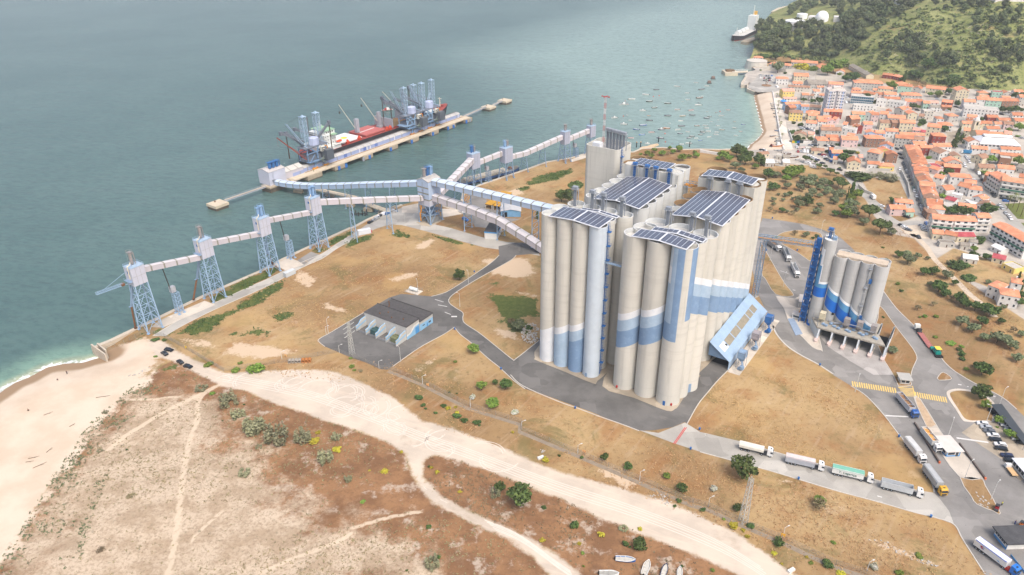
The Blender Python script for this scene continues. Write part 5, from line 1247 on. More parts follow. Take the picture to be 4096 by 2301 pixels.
 for q in MT:
  for dx,dy,dz_ in ((-13,9,-16),(-9,-3,-20)): m.beam(q,q+Vector((dx,dy,dz_)),.13)
 for q in MT: a_=q+Vector((-1.5,0,-21));b_=q+Vector((-15,10,-13));m.beam(a_,b_,1.5,1.2);m.beam(a_+Vector((0,0,2)),b_+Vector((0,0,1.2)),.4);m.box(b_,(2.4,2.4,3))
 m.build('cross_boom',UG,o)
 return o
def aim(px,py,x,x0):   # point over pier station x whose picture lies at the pixel
 best=None
 for yy in np.arange(0,60,1.):
  w=PW(x,yy);z=hz(w.x,w.y,N('z16',px,py)[1]);u_=abs(proj((w.x,w.y,z))[0]-N('z16',px,py)[0])
  if best is None or u_<best[0]: best=(u_,yy,z)
 return Vector((x-x0,best[1]-7.2,best[2]-1.1))
L0=aim(285,655,-6,15)
uo=unloader('ship unloader at the near end of the pier with a red derrick arm',15,[(328,1070,2,290,775,(-4,6,19),False),(850,1030,5,798,640,(10,7,19),True)],[(470,545,13),(632,498,20)],[((-4,6,20),tuple(L0))],0)
m=MB();a_=Vector((-7,1,9.5));b_=aim(178,820,-14,15);m.beam(a_,b_,.7);m.beam(a_+Vector((0,0,2.5)),a_.lerp(b_,.6)+Vector((0,0,.5)),.3);m.beam(b_,b_+Vector((0,0,-7)),.1);m.build('red_derrick',pm('derrick_red',(150,62,44),.7,.15),uo)
m=MB()
ms_=Vector(top_at(470,545,13,15));m.beam(ms_,L0,.14);m.beam((9,14,19),(13,18,37),.9);m.build('stay_rope',pm('rope_dark',(78,78,80),.7),uo)
x1=133
u1=unloader('middle ship unloader standing beside the open hold of the red ship',x1,[(1462,605,8,1437,345,(-4,7,19),False),(1562,640,8,1545,400,(-1,9,20),False)],[(1695,200,13),(1815,165,20)],[((-4,7,20),tuple(aim(1545,262,112,x1))),((0,8,20),tuple(aim(1655,225,121,x1)))],1)
x2=158
u2=unloader('far ship unloader nearest the bow of the red bulk carrier',x2,[(1690,420,10,1690,285,(-4,7,19),True),(1768,330,12,1775,215,(0,9,19),False)],[(1910,143,13),(2028,105,20)],[((-4,7,20),tuple(aim(1775,195,140,x2))),((8,9,19),tuple(aim(2022,275,172,x2)))],1)
m=MB();ms_=Vector(top_at(1695,200,13,x1));m.beam(aim(1655,225,121,x1),ms_,.14);m.beam(aim(1545,262,112,x1),ms_,.14);m.build('stay_rope',pm('rope_dark',(78,78,80),.7),u1)
m=MB();ms_=Vector(top_at(1910,143,13,x2));m.beam(aim(1775,195,140,x2),ms_,.14);m.beam(ms_,Vector(top_at(2028,105,20,x2)),.14);m.build('stay_rope',pm('rope_dark',(78,78,80),.7),u2)
# ---- barge behind the right hand towers
p0,p1=G('z3',840,795,-1.5),G('z3',1384,655,-1.5);bd=(p1-p0);BL=bd.length
bg_=thing('cargo_barge','long blue cargo barge with cream hatch covers moored at the quay behind the trestles','barge',Vector((p0.x,p0.y,WZ)),math.atan2(bd.y,bd.x))
def bs(x,f,fz=0): return (x,[(4.6*f,-1),(4.9*f,1.2),(5*f,2.3),(5*f,2.9+fz)])
loft([bs(-2,.8),bs(3,1),bs(BL-10,1),bs(BL-4,.75,.5),bs(BL-.5,.3,.9)],[HULLD,pm('barge_blue',(60,92,140),.6,.12,.5),pm('barge_deck',(124,120,112),.8,.15,.4)],'hull',bg_)
for i in range(10):
 m=MB();w=(BL-16)/10;m.bz(3+i*w,3+i*w+w*.93,-3.5,3.5,2.9,4.1+.12*(i%2));m.build('hatch_cover',pm('hatch_cream',(206,194,172),.8,.12,.4,dirt=((160,142,118),.4)),bg_)
m=MB();m.bz(BL-10,BL-7.5,-1.6,1.6,2.9,4.6);m.tube((BL-6,0,3),(BL-6,0,7),.15,6);m.build('fore_gear',RUST,bg_)
# ---- pilot boat with a wake
def small_boat_parts(o,L,B,hullm,deckm,cabin=0,cm=None,engine=None,rail=None):
 m=MB();n=9;prof=[]
 secs=[]
 for i in range(n):
  t=i/(n-1);x=-L/2+L*t;w=B/2*(math.sin(min(1,.62+.5*t)*PI*.5+0) if t<.5 else (1-((t-.5)/.5)**2.4)*.999+.001);z=.62+.35*t*t
  secs.append((x,w,z))
 vs=[];f=[];
 for x,w,z in secs: vs+=[(x,w*.55,-.2),(x,w,z),(x,-w,z),(x,-w*.55,-.2)]
 for i in range(n-1):
  a_,b_=4*i,4*i+4
  f+=[(a_,b_,b_+1,a_+1),(a_+2,b_+2,b_+3,a_+3),(a_+3,b_+3,b_,a_)]
 f+=[(0,1,2,3)];m.add(vs,f);h=m.build('hull',hullm,o)
 m=MB();vs=[];f=[]
 for x,w,z in secs: vs+=[(x,w*.82,z-.22),(x,-w*.82,z-.22)]
 for i in range(n-1): f.append((2*i,2*i+2,2*i+3,2*i+1))
 m.add(vs,f)
 for k in (.3,.55): i=int(k*(n-1));x,w,z=secs[i];m.bz(x-.15,x+.15,-w*.85,w*.85,z-.2,z-.05)
 m.build('deck',deckm,o)
 m=MB();
 for i in range(n-1):
  for s in (1,-1): m.beam((secs[i][0],s*secs[i][1],secs[i][2]+.03),(secs[i+1][0],s*secs[i+1][1],secs[i+1][2]+.03),.16,.1)
 m.build('gunwale',rail or hullm,o)
 if cabin:
  m=MB();m.hexa([(-.1*L,-B*.3,.6),(.2*L,-B*.26,.7),(.2*L,B*.26,.7),(-.1*L,B*.3,.6)],[(-.1*L,-B*.27,.6+cabin),(.1*L,-B*.22,.6+cabin),(.1*L,B*.22,.6+cabin),(-.1*L,B*.27,.6+cabin)]);c=m.build('cabin',cm or SHW,o)
  m=MB();m.hexa([(.205*L,-B*.22,.6+cabin*.5),(.21*L,-B*.22,.6+cabin*.5),(.21*L,B*.22,.6+cabin*.5),(.205*L,B*.22,.6+cabin*.5)],[(.115*L,-B*.2,.58+cabin*.95),(.125*L,-B*.2,.58+cabin*.95),(.125*L,B*.2,.58+cabin*.95),(.115*L,B*.2,.58+cabin*.95)]);m.build('windscreen',DRK,c)
 if engine:
  m=MB();m.box((-L/2-.2,0,.55),(.4,.4,.9));m.build('outboard_motor',DRK,o)
 return o
tg=thing('pilot_boat','white and red workboat speeding past behind the unloaders, trailing a wake','boat',G('z16',1508,487,WZ),PA-.55)
small_boat_parts(tg,12,4.2,SHW,HATR,2.4,SHW,None,RED)
m=MB();m.tube((-.5,0,3),(-.5,0,6),.15,6);m.bz(-3,-1,-1,1,.8,2.4);m.build('mast_and_crew_shelter',RED,tg)
# ================================================================ BLUE SILO AND SMALLER BUILDINGS
b0_=G('a4',165,1120);b5_=G('a4',810,1305);GU=(b5_-b0_).normalized();GA=math.atan2(GU.y,GU.x);GN=Vector((-GU.y,GU.x,0))
def GW(x,y,z=0): return b0_+GU*x+GN*y+Vector((0,0,z))
def gloc(p): d=Vector(p)-b0_;return Vector((d.dot(GU),d.dot(GN),d.z))
BS=thing('blue_wave_silo','grey silo row with bright blue wave mural over a five bay truck loading base','grain silo',b0_,GA)
CB=concrete_mat('silo_cool_grey',(190,191,190));BWH=pm('wave_white',(232,234,236),.7,.04,.3);BLT=pm('wave_light_blue',(92,152,196),.7,.06,.3);BDP=pm('wave_deep_blue',(20,104,196),.65,.06,.3)
BM=[CB,BWH,BLT,BDP,BDP]
def wz(x): return 25.5 if x<-3 else 25.5-.66*(x+3)
def bwave(t,b,a,tm): z=wz(b);return [(z-11.2,0),(z-5.2,3),(z-1.5,2),(z,1),(60,0)]
def btower(t,b,a,tm):
 d=math.degrees(tm);d=d-360 if d>180 else d;z=25.5
 if -180<=d<-128: return [(3.2,3),(z-8.,0),(z-3,3),(40,2),(44,1),(60,0)]
 if -128<=d<-108: return [(1.5,3),(z-8.,0),(z-2.8,3),(z+9,2),(z+18,1),(60,0)]
 if -108<=d<-98: return [(z-8,0),(z-2.8,3),(z-.8,2),(z+10,1),(60,0)]
 if d>150: return [(3.2,3),(z-8,0),(z-3,3),(40,2),(60,3)]
 return [(z-8,0),(z-2.8,3),(z-.6,2),(z+.6,1),(60,0)]
for i in range(4): silo_cell(BS,.4+5.97*i,15.0,3.06,41,bwave,BM,CB,ROOFW,.9)
for i in range(4): silo_cell(BS,.6+5.97*i,20.6,3.06,41,None,BM,CB,ROOFW,.9)
silo_cell(BS,-6.1,15.3,3.1,48.4,btower,BM,CB,SHW,.5);silo_cell(BS,-7.0,19.8,2.9,48.0,btower,BM,CB,SHW,.5)
m=MB();m.hexa([(-2,14.6,41.1),(20.6,14.6,41.1),(20.6,19.4,41.5),(-2,19.4,41.5)],[(-2,14.6,41.35),(20.6,14.6,41.35),(20.6,19.4,41.8),(-2,19.4,41.8)]);m.bz(-2,20.6,14.5,14.6,40.2,41.4);m.build('rusty_roof_sheet',pm('rusty_beige_sheet',(200,184,164),.85,.14,.4,dirt=((150,108,76),.6)),BS)
elevator_head(BS,-7.2,16.8,48,4.2,BLU);m=MB();m.bz(-5.2,-3.6,15,17,48,49.4);m.pipe([(-5.5,16.2,48),(-5.5,16.2,51),(-6.8,16.6,51.4)],.25,6);m.build('roof_gear',STB,BS)
ladder(BS,14.2,12.4,9,41.5,.2,-1,STEEL,10)
m=MB()
for x,z in ((15.5,32.5),(15.2,12.5)): m.box((x,12.1,z),(1.3,.3,2.4))
m.build('door',BLU,BS);m=MB();m.box((2.6,12.2,10.5),(1,.3,1.2));m.build('hatch',DRK,BS)
m=MB();sx,sy=-11.2,16.5
for a_,b_ in ((-1.6,-2.6),(1.2,-2.6),(1.2,2.6),(-1.6,2.6)): m.beam((sx+a_,sy+b_,0),(sx+a_,sy+b_,47),.3)
for i in range(12):
 z=3+i*3.6;m.bz(sx-1.7,sx+1.3,sy-2.8,sy+2.8,z,z+.15);m.beam((sx-1.6,sy+(-2.6 if i%2 else 2.6),z),(sx-1.6,sy+(2.6 if i%2 else -2.6),z+3.6),.35)
 for y in (-2.8,2.8): m.beam((sx-1.7,sy+y,z+1.1),(sx+1.3,sy+y,z+1.1),.08)
m.bz(sx-.9,sx+.9,sy-1,sy+1,0,47);m.build('stair_tower',[BLU],BS)
SLB=pm('slab_concrete',(170,164,152),.9,.16,.4,dirt=((96,90,84),.7));m=MB();m.hexa([(-6.6,11.6,5.3),(-2,3,5.3),(29.5,3,5.3),(25,12,5.3)],[(-6.6,11.6,6.1),(-2,3,6.1),(29.5,3,6.1),(25,12,6.1)]);m.bz(-3,24,11.5,23,5.3,6.1);m.build('loading_deck',SLB,BS)
WB=pm('base_white_blue',(196,202,206),.8,.12,.5,dirt=((110,150,186),.45))
for i,x in enumerate((-.6,5.6,11.8,17.9,24.2,30.)):
 m=MB();y0=.3;m.add([(x-.35,y0,0),(x+.35,y0,0),(x+.35,26,0),(x-.35,26,0),(x-.35,3.1,5.3),(x+.35,3.1,5.3),(x+.35,26,5.3),(x-.35,26,5.3)],[(0,1,5,4),(1,2,6,5),(3,0,4,7),(2,3,7,6)]);m.build('bay_wall',WB,BS)
 m=MB();q=[(x+(.9 if k<6 else .9)*math.cos(PI+PI*k/6),-1.2+.9*math.sin(PI+PI*k/6)) for k in range(7)];m.prism(q+[(x+.9,3),(x-.9,3)],.05,1.0);m.build('bay_bollard',pm('bollard_pink_white',(206,186,178),.8,.12,.6),BS)
 ik=MB();ik.prism([GW(x-.9,-1.6)[:2],GW(x+.9,-1.6)[:2],GW(x+.9,9)[:2],GW(x-.9,9)[:2]],0,.2);struct('lane_kerb',ik,CONC)
m=MB();m.add([(-9.6,18,0),(-1,1,0),(-1,3,6),(-6.6,12,6),(-9.6,18,3)],[(0,1,2,3,4)]);m.build('end_wall',WB,BS)
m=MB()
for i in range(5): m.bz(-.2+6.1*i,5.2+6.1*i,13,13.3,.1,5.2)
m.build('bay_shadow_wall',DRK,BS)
m=MB();m.bz(30.2,30.5,3,12,0,5.4);m.build('end_wall',WB,BS)
for (px,py,mt) in ((213,905,pm('cream_filter',(214,204,176),.8,.15,.8,dirt=((150,120,84),.5))),(447,965,GREYF),(572,995,GREYF),(703,1030,GREYF)):
 q=gloc(G('a4',px,py,8));m=MB();x,y=q.x,max(q.y,5.5);m.bz(x-1.3,x+1.3,y-1.5,y+1.5,8.4,11.8);m.hexa([(x-.3,y-.3,6.6),(x+.3,y-.3,6.6),(x+.3,y+.3,6.6),(x-.3,y+.3,6.6)],[(x-1.3,y-1.5,8.39),(x+1.3,y-1.5,8.39),(x+1.3,y+1.5,8.39),(x-1.3,y+1.5,8.39)])
 for a_ in (-1.3,1.3):
  for b_ in (-1.5,1.5): m.beam((x+a_,y+b_,6),(x+a_,y+b_,8.5),.14)
 m.build('dust_filter',mt,BS)
m=MB()
for (px,py) in ((225,962),(250,975),(450,1022),(475,1035),(575,1052),(605,1068),(715,1092),(735,1105),(300,960),(330,985),(370,1005),(400,985),(520,1020),(640,1060)):
 q=gloc(G('a4',px,py,6.2));m.lathe([(.2,0),(.8,.2),(.8,.9),(.2,1.1)],8,(q.x,q.y,6.1));m.bz(q.x-.9,q.x+.2,q.y-.5,q.y+.4,6.1,6.9)
m.build('deck_machinery',STB,BS)
m=MB();m.pipe([(1.5,11,7),(4,9.6,7),(8,10.6,7.4)],.35,6);m.pipe([(10.5,8,9.5),(17,8,9.5)],.2,6);m.pipe([(17,7.4,9),(23,7.2,9)],.2,6);m.beam((-5,10,6.1),(-2,4,11),.15);m.beam((-2,3.4,6),(-2,3.4,9.5),.2);m.beam((-5.8,10.6,6),(-5.8,10.6,9.5),.2);m.build('deck_pipework',STEEL,BS)
c0=Vector((119.5,370.3,29.6));c1=Vector((152.2,327.4,41.2));d=c1-c0;ba=math.atan2(d.y,d.x)
cb2=thing('conveyor_bridge','open truss conveyor bridge with orange belt covers between big silos and blue silo','conveyor bridge',c0,ba)
L=math.hypot(d.x,d.y);m=MB();z_=lambda x:d.z*x/L
for s in (-1.3,1.3):
 for h in (0,2.4): m.beam((0,s,h),(L,s,z_(L)+h),.22)
 n=22
 for i in range(n):
  x0,x1=L*i/n,L*(i+1)/n;m.beam((x0,s,z_(x0)+(0 if i%2 else 2.4)),(x1,s,z_(x1)+(2.4 if i%2 else 0)),.12);m.beam((x1,s,z_(x1)),(x1,s,z_(x1)+2.4),.1)
for i in range(23): x=L*i/22;m.beam((x,-1.3,z_(x)+2.4),(x,1.3,z_(x)+2.4),.1);m.beam((x,-1.3,z_(x)),(x,1.3,z_(x)),.14)
m.build('truss',LATT,cb2)
m=MB();m.beam((0,.3,.5),(L,.3,z_(L)+.5),1.1,.5);m.beam((0,-1.0,.6),(L,-1.0,z_(L)+.6),.7,.3,1);m.build('belt_cover',[YEL,STEEL],cb2)
def lat_support(label,p,h,rz,w=.9):
 o=thing('lattice_support',label,'support tower',(p[0],p[1],0),rz,'lattice supports of the conveyor bridge');m=MB();c=[(-w,-w*1.6),(w,-w*1.6),(w,w*1.6),(-w,w*1.6)]
 for q in c: m.beam((*q,0),(*q,h),.28)
 n=int(h/2.4)
 for i in range(n):
  for k in range(4):
   a_,b_=c[k],c[(k+1)%4];m.beam((*a_,h*i/n),(*b_,h*(i+1)/n),.13);m.beam((*a_,h*i/n),(*b_,h*i/n),.13)
 m.build('lattice_column',STB,o);m=MB();m.bz(-w-.5,w+.5,-w*1.6-.5,w*1.6+.5,0,.5);m.build('footing',CONC,o);return o
lat_support('tall blue lattice column carrying the truss bridge behind the loading shed',(134,351.3),33.6,ba);lat_support('second lattice column of the truss bridge hidden behind the big silos',(121,368.4),29.6,ba)
xb=thing('conveyor_bridge','short orange and blue truss bridge between the two rear silo blocks','conveyor bridge',BW(27.5,86,68),-AZ)
m=MB();xl=8.6
for s in (-1.6,1.6):
 for h in (0,2.2): m.beam((0,s,h),(xl,s,h),.2)
 for i in range(6): m.beam((xl*i/6,s,0 if i%2 else 2.2),(xl*(i+1)/6,s,2.2 if i%2 else 0),.12)
m.build('truss',STB,xb);m=MB();m.bz(0,xl,-1.2,-.4,.3,.9);m.bz(0,xl,.4,1.2,.3,.9);m.build('belt_cover',YEL,xb)
# ---- small buildings
def bldg(name,label,cat,p,rz,w,d,h,wallm,roofm,over=.3,par=0,group=None,slab=.25):
 """box building, local x along the front (camera side), y going back"""
 o=thing(name,label,cat,(p[0],p[1],p[2] if len(p)>2 else 0),rz,group)
 m=MB();m.bz(0,w,0,d,0,h);wl=m.build('wall',wallm,o)
 m=MB();m.bz(-over,w+over,-over,d+over,h,h+slab);m.build('roof',roofm,o);return o,wl
def front(wl,w,items,mat,name,y=-.04,th=.08):
 for x0,x1,z0,z1 in items: m=MB();m.bz(x0,x1,y-th/2,y+th/2,z0,z1);m.build(name,mat,wl)
def side(wl,x,items,mat,name):
 for y0,y1,z0,z1 in items: m=MB();m.bz(x-.04,x+.04,y0,y1,z0,z1);m.build(name,mat,wl)
GLS=pm('dark_glass',(52,60,70),.2,.1,.5,spec=.6)
WHP=pm('white_plaster',(222,220,214),.85,.08,.4,dirt=((176,168,156),.35));GRP=pm('grey_plaster',(196,194,188),.85,.1,.4,dirt=((150,146,138),.4))
FELT=pm('dark_roof_felt',(84,84,86),.95,.2,.3,dirt=((104,100,96),.5));SKB=pm('sky_blue_paint',(84,150,206),.7,.08,.5)
ROOFLT=pm('pale_flat_roof',(210,202,194),.85,.08,.4)
pA=G('z10',1775,592);o,wl=bldg('gate_booth','small blue and white gate booth with a flat cream roof between two lanes','booth',pA,R(-1)+0,5.4,8.2,2.9,WHP,ROOFLT,.9)
o.rotation_euler=(0,0,math.atan2((G('z10',1872,592)-pA).y,(G('z10',1872,592)-pA).x)+R(3))
m=MB();m.bz(-.02,5.42,-.05,0,0,.7);m.bz(-.05,0,-.02,8.2,0,.7);m.bz(-.05,5.45,-.06,8.2,2.5,2.88)
for x in (0,5.1): m.bz(x,x+.35,-.07,0,0,2.8)
m.build('blue_trim',SKB,wl);front(wl,5.4,[(.6,3.2,1.0,2.2)],GLS,'window');front(wl,5.4,[(3.7,4.7,.1,2.3)],GLS,'door');side(wl,-.04,[(1,4,1,2.2)],GLS,'window')
pA=G('z14',362,492);e=(G('z14',468,502)-pA);o,wl=bldg('guard_hut','small grey concrete hut on the dry verge above the hatched crossing','hut',pA,math.atan2(e.y,e.x),4.,4.4,2.6,GRP,pm('grey_slab_roof',(176,174,168),.9,.1,.4),.8);front(wl,4,[(.4,1.8,.9,2),(2.2,3.6,.9,2)],GLS,'window')
pA=G('z15',1370,985,0);o,wl=bldg('office_building','low blue and white office with a dark ribbed flat roof in the bottom corner','building',pA,math.atan2((G('z15',1480,1140)-pA).y,(G('z15',1480,1140)-pA).x)+0,6.3,18,3.,WHP,FELT,.9,slab=.5)
pB=G('z15',1485,1140);pC=G('z15',1370,985);o.location=(pC.x,pC.y,0);ang=math.atan2((G('z15',1721,1420)-pC).y,(G('z15',1721,1420)-pC).x);o.rotation_euler=(0,0,ang)
for c in list(KIDS[o.name]):
 pass
m=MB();m.bz(0,6.6,-.06,0,0,.9);m.bz(6.3,6.6,-.08,0,0,3);m.bz(9,26,-.06,0,0,.9);m.build('blue_trim',SKB,wl)
o.scale=(1,1,1)
front(wl,6,[(.3+i*1.05,1.1+i*1.05,1.5,2.3) for i in range(5)],GLS,'window')
def carport(label,pts,z,roofm,posts):
 c=sum((Vector(p) for p in pts),Vector())/4;o=thing('carport',label,'carport',(c.x,c.y,0),0,'car-port roofs beside the parking bay')
 m=MB();q=[(p[0]-c.x,p[1]-c.y) for p in pts];m.prism(q,z,z+.18);m.build('roof',roofm,o)
 for i in range(4):
  a_,b_=Vector(q[i]),Vector(q[(i+1)%4])
  for t in ([0] if (a_-b_).length<9 else [0,.33,.66]): p_=a_.lerp(b_,t)*.96;m=MB();m.tube((p_.x,p_.y,0),(p_.x,p_.y,z),.1,6);m.build('post',STEEL,o)
z=2.6
carport('long charcoal-roofed carport sheltering dark cars at the right edge',[G('z14',1670,790,z),G('z14',1835,785,z),G('z14',2170,1240,z),G('z14',2175,1390,z)],z,pm('charcoal_roof',(66,72,78),.8,.1,.4),4)
o=thing('site_office','white-roofed site office with a row of tall windows beside the parked flatbed truck','building',G('z15',1575,175),0)
pA=G('z15',1572,178);pB=G('z15',1721,352);e=pB-pA;o.rotation_euler=(0,0,math.atan2(e.y,e.x));
m=MB();m.bz(0,16,0,9,0,3.);wl=m.build('wall',WHP,o);m=MB();m.bz(-.5,16.5,-.6,9,3,3.2);m.build('roof',WM,o);front(wl,16,[(.6+i*1.7,1.9+i*1.7,.9,2.6) for i in range(9)],GLS,'window')
cS=Vector((-52.8,309.3,0));e1=R(47);SB=thing('substation','grey substation with dark ribbed roofs, blue wave trim and open transformer bays','building',cS,R(47-90)+PI/2-PI/2)
SB.rotation_euler=(0,0,math.atan2((G('z11',945,515,7.4)-cS).y,(G('z11',945,515,7.4)-cS).x));
f7=G('z11',945,515,7.4);d_=f7-cS;Ls=d_.length
SBW=pm('substation_wall',(196,194,190),.85,.1,.4,dirt=((166,160,150),.4));m=MB();Ls=(f7-cS).xy.length;m.bz(0,Ls,-9.8,0,0,7.4);wl=m.build('wall',SBW,SB)
RBF=pm('ribbed_dark_roof',(90,88,88),.95,.2,.5,dirt=((120,96,78),.35))
m=MB();m.bz(-.2,Ls+.2,-10,.2,7.4,7.6)
for i in range(int(Ls)): m.bz(.2+i,.35+i,-9.8,0,7.6,7.72)
m.bz(-.3,Ls+.3,-10.3,-10,7.0,8.0);m.bz(-.3,-.1,-10,.2,7.3,7.8)
m.build('roof',RBF,SB);m=MB();m.bz(-.15,Ls,-20.6,-10.05,0,5.3);w2=m.build('rear_wall',SBW,SB);m=MB();m.bz(-.35,Ls+.2,-20.8,-10.02,5.3,5.5)
for i in range(int(Ls)): m.bz(.2+i,.35+i,-20.6,-10.1,5.5,5.6)
m.bz(-.4,Ls+.3,-21,-20.7,5.2,5.9);m.bz(-.5,-.36,-20.8,-10.1,5.4,5.8)
m.build('rear_roof',RBF,SB)
m=MB()
for (x,y) in ((6,-5),(12,-3),(17,-6),(20,-3)): m.lathe([(.35,0),(.35,.5),(.1,.7)],8,(x,y,7.6))
m.pipe([(20.8,-10.2,7.7),(21,-11.4,7.9),(21,-11.4,10),(21.4,-11.4,10.6)],.22,6);m.build('roof_vent',RUST,SB)
LBT=pm('trim_light_blue',(140,186,218),.75,.06,.4)
m=MB();m.add([(-.06,0,0),(-.06,-9.8,0),(-.06,-9.8,4.8),(-.06,-6,4.4),(-.06,-3.2,2.2),(-.06,0,1.8)],[(0,1,2,3,4,5)]);m.add([(-.2,-10.1,0),(-.2,-20.5,0),(-.2,-20.5,3.4),(-.2,-10.1,3.8)],[(0,1,2,3)]);m.build('wave_trim',LBT,wl)
m=MB();m.add([(-.09,0,1.8),(-.09,-3.2,2.2),(-.09,-6,4.4),(-.09,-9.8,4.8),(-.09,-9.8,5.8),(-.09,-5.6,5.4),(-.09,-2.8,3.2),(-.09,0,2.8)],[(0,1,6,7),(1,2,5,6),(2,3,4,5)]);m.build('white_wave',WHP,wl)
m=MB();m.bz(-.12,-.06,-9.4,-6.6,.1,3.8);m.build('door',SKB,wl);m=MB();m.bz(-.26,-.2,-16.4,-15.4,.1,2.3);m.build('door',SKB,w2);m=MB();m.bz(-.26,-.2,-18.8,-17,1.4,2.3);m.bz(-.25,-.2,-13.8,-12.2,2,2.5);m.build('window',GLS,w2)
for i,x in enumerate([.6+i*(Ls-1.2)/4 for i in range(5)]):
 m=MB();pr=[(0,0),(7.6,0),(7.6,3.2),(5.6,3.3),(3.8,5.0),(0,5.4)];m.add([(x-.2,a_,z) for a_,z in pr]+[(x+.2,a_,z) for a_,z in pr],[(0,1,2,3,4,5),(11,10,9,8,7,6)]+[(k,6+k,6+(k+1)%6,(k+1)%6) for k in range(6)]);m.build('bay_wall',GRP,SB)
 m=MB();m.add([(x-.23,7.63,3.2),(x+.23,7.63,3.2),(x+.23,5.6,3.34),(x-.23,5.6,3.34),(x+.23,3.8,5.04),(x-.23,3.8,5.04),(x+.23,0.1,5.44),(x-.23,.1,5.44)],[(0,1,2,3),(3,2,4,5),(5,4,6,7)]);m.add([(x-.22,7.62,1.2),(x-.22,0.1,2.8),(x-.22,.1,3.6),(x-.22,7.62,2.2)],[(0,1,2,3)]);m.build('bay_trim',LBT,SB)
for x,mt in ((.6+(Ls-1.2)/8,pm('transformer_olive',(120,124,92),.6,.15,.8)),(.6+(Ls-1.2)*.625,pm('transformer_green',(66,96,96),.6,.15,.8))):
 m=MB();m.bz(x-1.7,x+1.7,3,6,.4,3.0);m.bz(x-2,x-1.7,3.2,5.8,.8,2.8);m.bz(x-1,x+1,2.5,3,2.6,3.4)
 for k in range(4): m.lathe([(.18,0),(.1,.9)],6,(x-1.1+k*.75,4.5,3.0))
 m.build('transformer',mt,SB)
m=MB()
for i in range(4):
 x=.8+i*(Ls-1.2)/4; m.beam((x,7.6,1.6),(x+(Ls-1.2)/4-.4,7.6,1.6),.1);m.beam((x,7.6,.9),(x+5.,7.6,.9),.1)
 for k in range(9): m.beam((x+k*.7,7.6,0),(x+k*.7,7.6,1.6),.06)
m.build('bay_fence',STEEL,SB)
def gab(name,label,cat,o0,ex,w,d,h,hr,wallm,roofm,group=None):
 """gabled building, ridge along local y (going back)"""
 o=thing(name,label,cat,o0,ex,group);m=MB();m.bz(0,w,0,d,0,h);m.add([(0,0,h),(w,0,h),(w/2,0,hr),(0,d,h),(w,d,h),(w/2,d,hr)],[(0,1,2),(5,4,3)]);wl=m.build('wall',wallm,o)
 m=MB()
 for x,s in ((-.4,-1),(w+.4,1)): m.hexa([(w/2,-.4,hr),(w/2,d+.4,hr),(x,d+.4,h-.2),(x,-.4,h-.2)],[(w/2,-.4,hr+.15),(w/2,d+.4,hr+.15),(x,d+.4,h-.05),(x,-.4,h-.05)])
 m.build('roof',roofm,o);return o,wl
p0=G('z3',1215,1130);p1=G('z3',1405,1130);e=p1-p0
o,wl=gab('warehouse','pale grey roofed warehouse with blue front between the galleries and the elevator','warehouse',p0,math.atan2(e.y,e.x),e.length,26,4.4,5.6,pm('warehouse_blue',(120,168,206),.7,.1,.4),pm('warehouse_roof',(188,188,188),.7,.1,.3));front(wl,10,[(1,4.4,0,3.6)],DRK,'door')
YRF=pm('yellow_rusty_sheet',(204,154,52),.8,.2,.5,dirt=((150,96,44),.6))
for i,(a_,b_,l_) in enumerate((((1062,1045),(1130,1060),'orange-yellow lean-to roof on the left beside the warehouse'),((1140,1062),(1212,1072),'orange-yellow lean-to roof against the warehouse wall'))):
 p0=G('z3',*a_);p1=G('z3',*b_);e=p1-p0;o=thing('open_shed',l_,'shed',p0,math.atan2(e.y,e.x),'rusty yellow roofed sheds');w=e.length*.96
 m=MB();m.hexa([(0,0,3.2),(w,0,3.2),(w,24,5.2),(0,24,5.2)],[(0,0,3.4),(w,0,3.4),(w,24,5.4),(0,24,5.4)])
 m.build('roof',YRF,o)
 m=MB()
 for k in range(5): m.bz(w-.25,w,k*5.6,k*5.6+1,0,3+k*.45);m.bz(0,.25,k*5.6,k*5.6+1,0,3+k*.45)
 m.bz(0,w,23.6,24,0,4.8);m.build('support_wall',GRP,o)
p0=G('z3',1058,1340);p1=G('z3',1180,1350);e=p1-p0
o,wl=bldg('block_house','white block house with grey roof and blue fascia beside the service road','building',p0,math.atan2(e.y,e.x)+0,e.length,14,5.2,WHP,FELT,.2);m=MB();m.bz(-.25,e.length+.25,-.25,14.25,4.3,5.15);m.build('fascia',SKB,wl);side(wl,e.length+.04,[(2,3.2,2.2,3.4),(6,7.2,2.2,3.4),(10,11.2,.1,2.4)],DRK,'window')
wp=MB();q=[G('z6',*p) for p in ((335,950),(390,945),(468,1085),(405,1098))];wp.prism([v[:2] for v in q],.14,.3);o=wp.build('weighbridge',pm('weighbridge_steel',(150,168,190),.7,.12,.5));tag(o,'pale blue steel weighbridge plate with red lines left of the blue silo','weighbridge')
p0=G('z6',372,940);o,wl=bldg('weigh_cabin','little white weigh cabin at the foot of the blue silo stair tower','cabin',p0,GA,4.2,3.4,2.6,WHP,ROOFLT,.3);front(wl,4,[(.5,3.6,1,2)],GLS,'window')
p0=G('z6',425,850);o,wl=bldg('concrete_bin','pale concrete bin store left of the blue silo','bin',p0,GA+R(12),5.5,9,3.6,GRP,ROOFLT,.1)
sp=thing('loading_spout','orange inclined loading spout beside the blue silo stair tower','spout',G('z6',412,945));m=MB();m.tube((0,0,.6),(6,5.5,7.5),.55,8);m.tube((0,0,.2),(.6,.6,1.6),.75,8);m.build('tube',YEL,sp);m=MB();m.beam((1.4,.6,0),(1.4,.6,2.4),.25);m.beam((4,3.4,0),(4,3.4,5.2),.25);m.build('prop',STB,sp)
ct=thing('container','grey-white shipping container at the roadside by the third conveyor tower','container',G('a8',648,1410),math.atan2((G('a8',775,1350)-G('a8',665,1402)).y,(G('a8',775,1350)-G('a8',665,1402)).x))
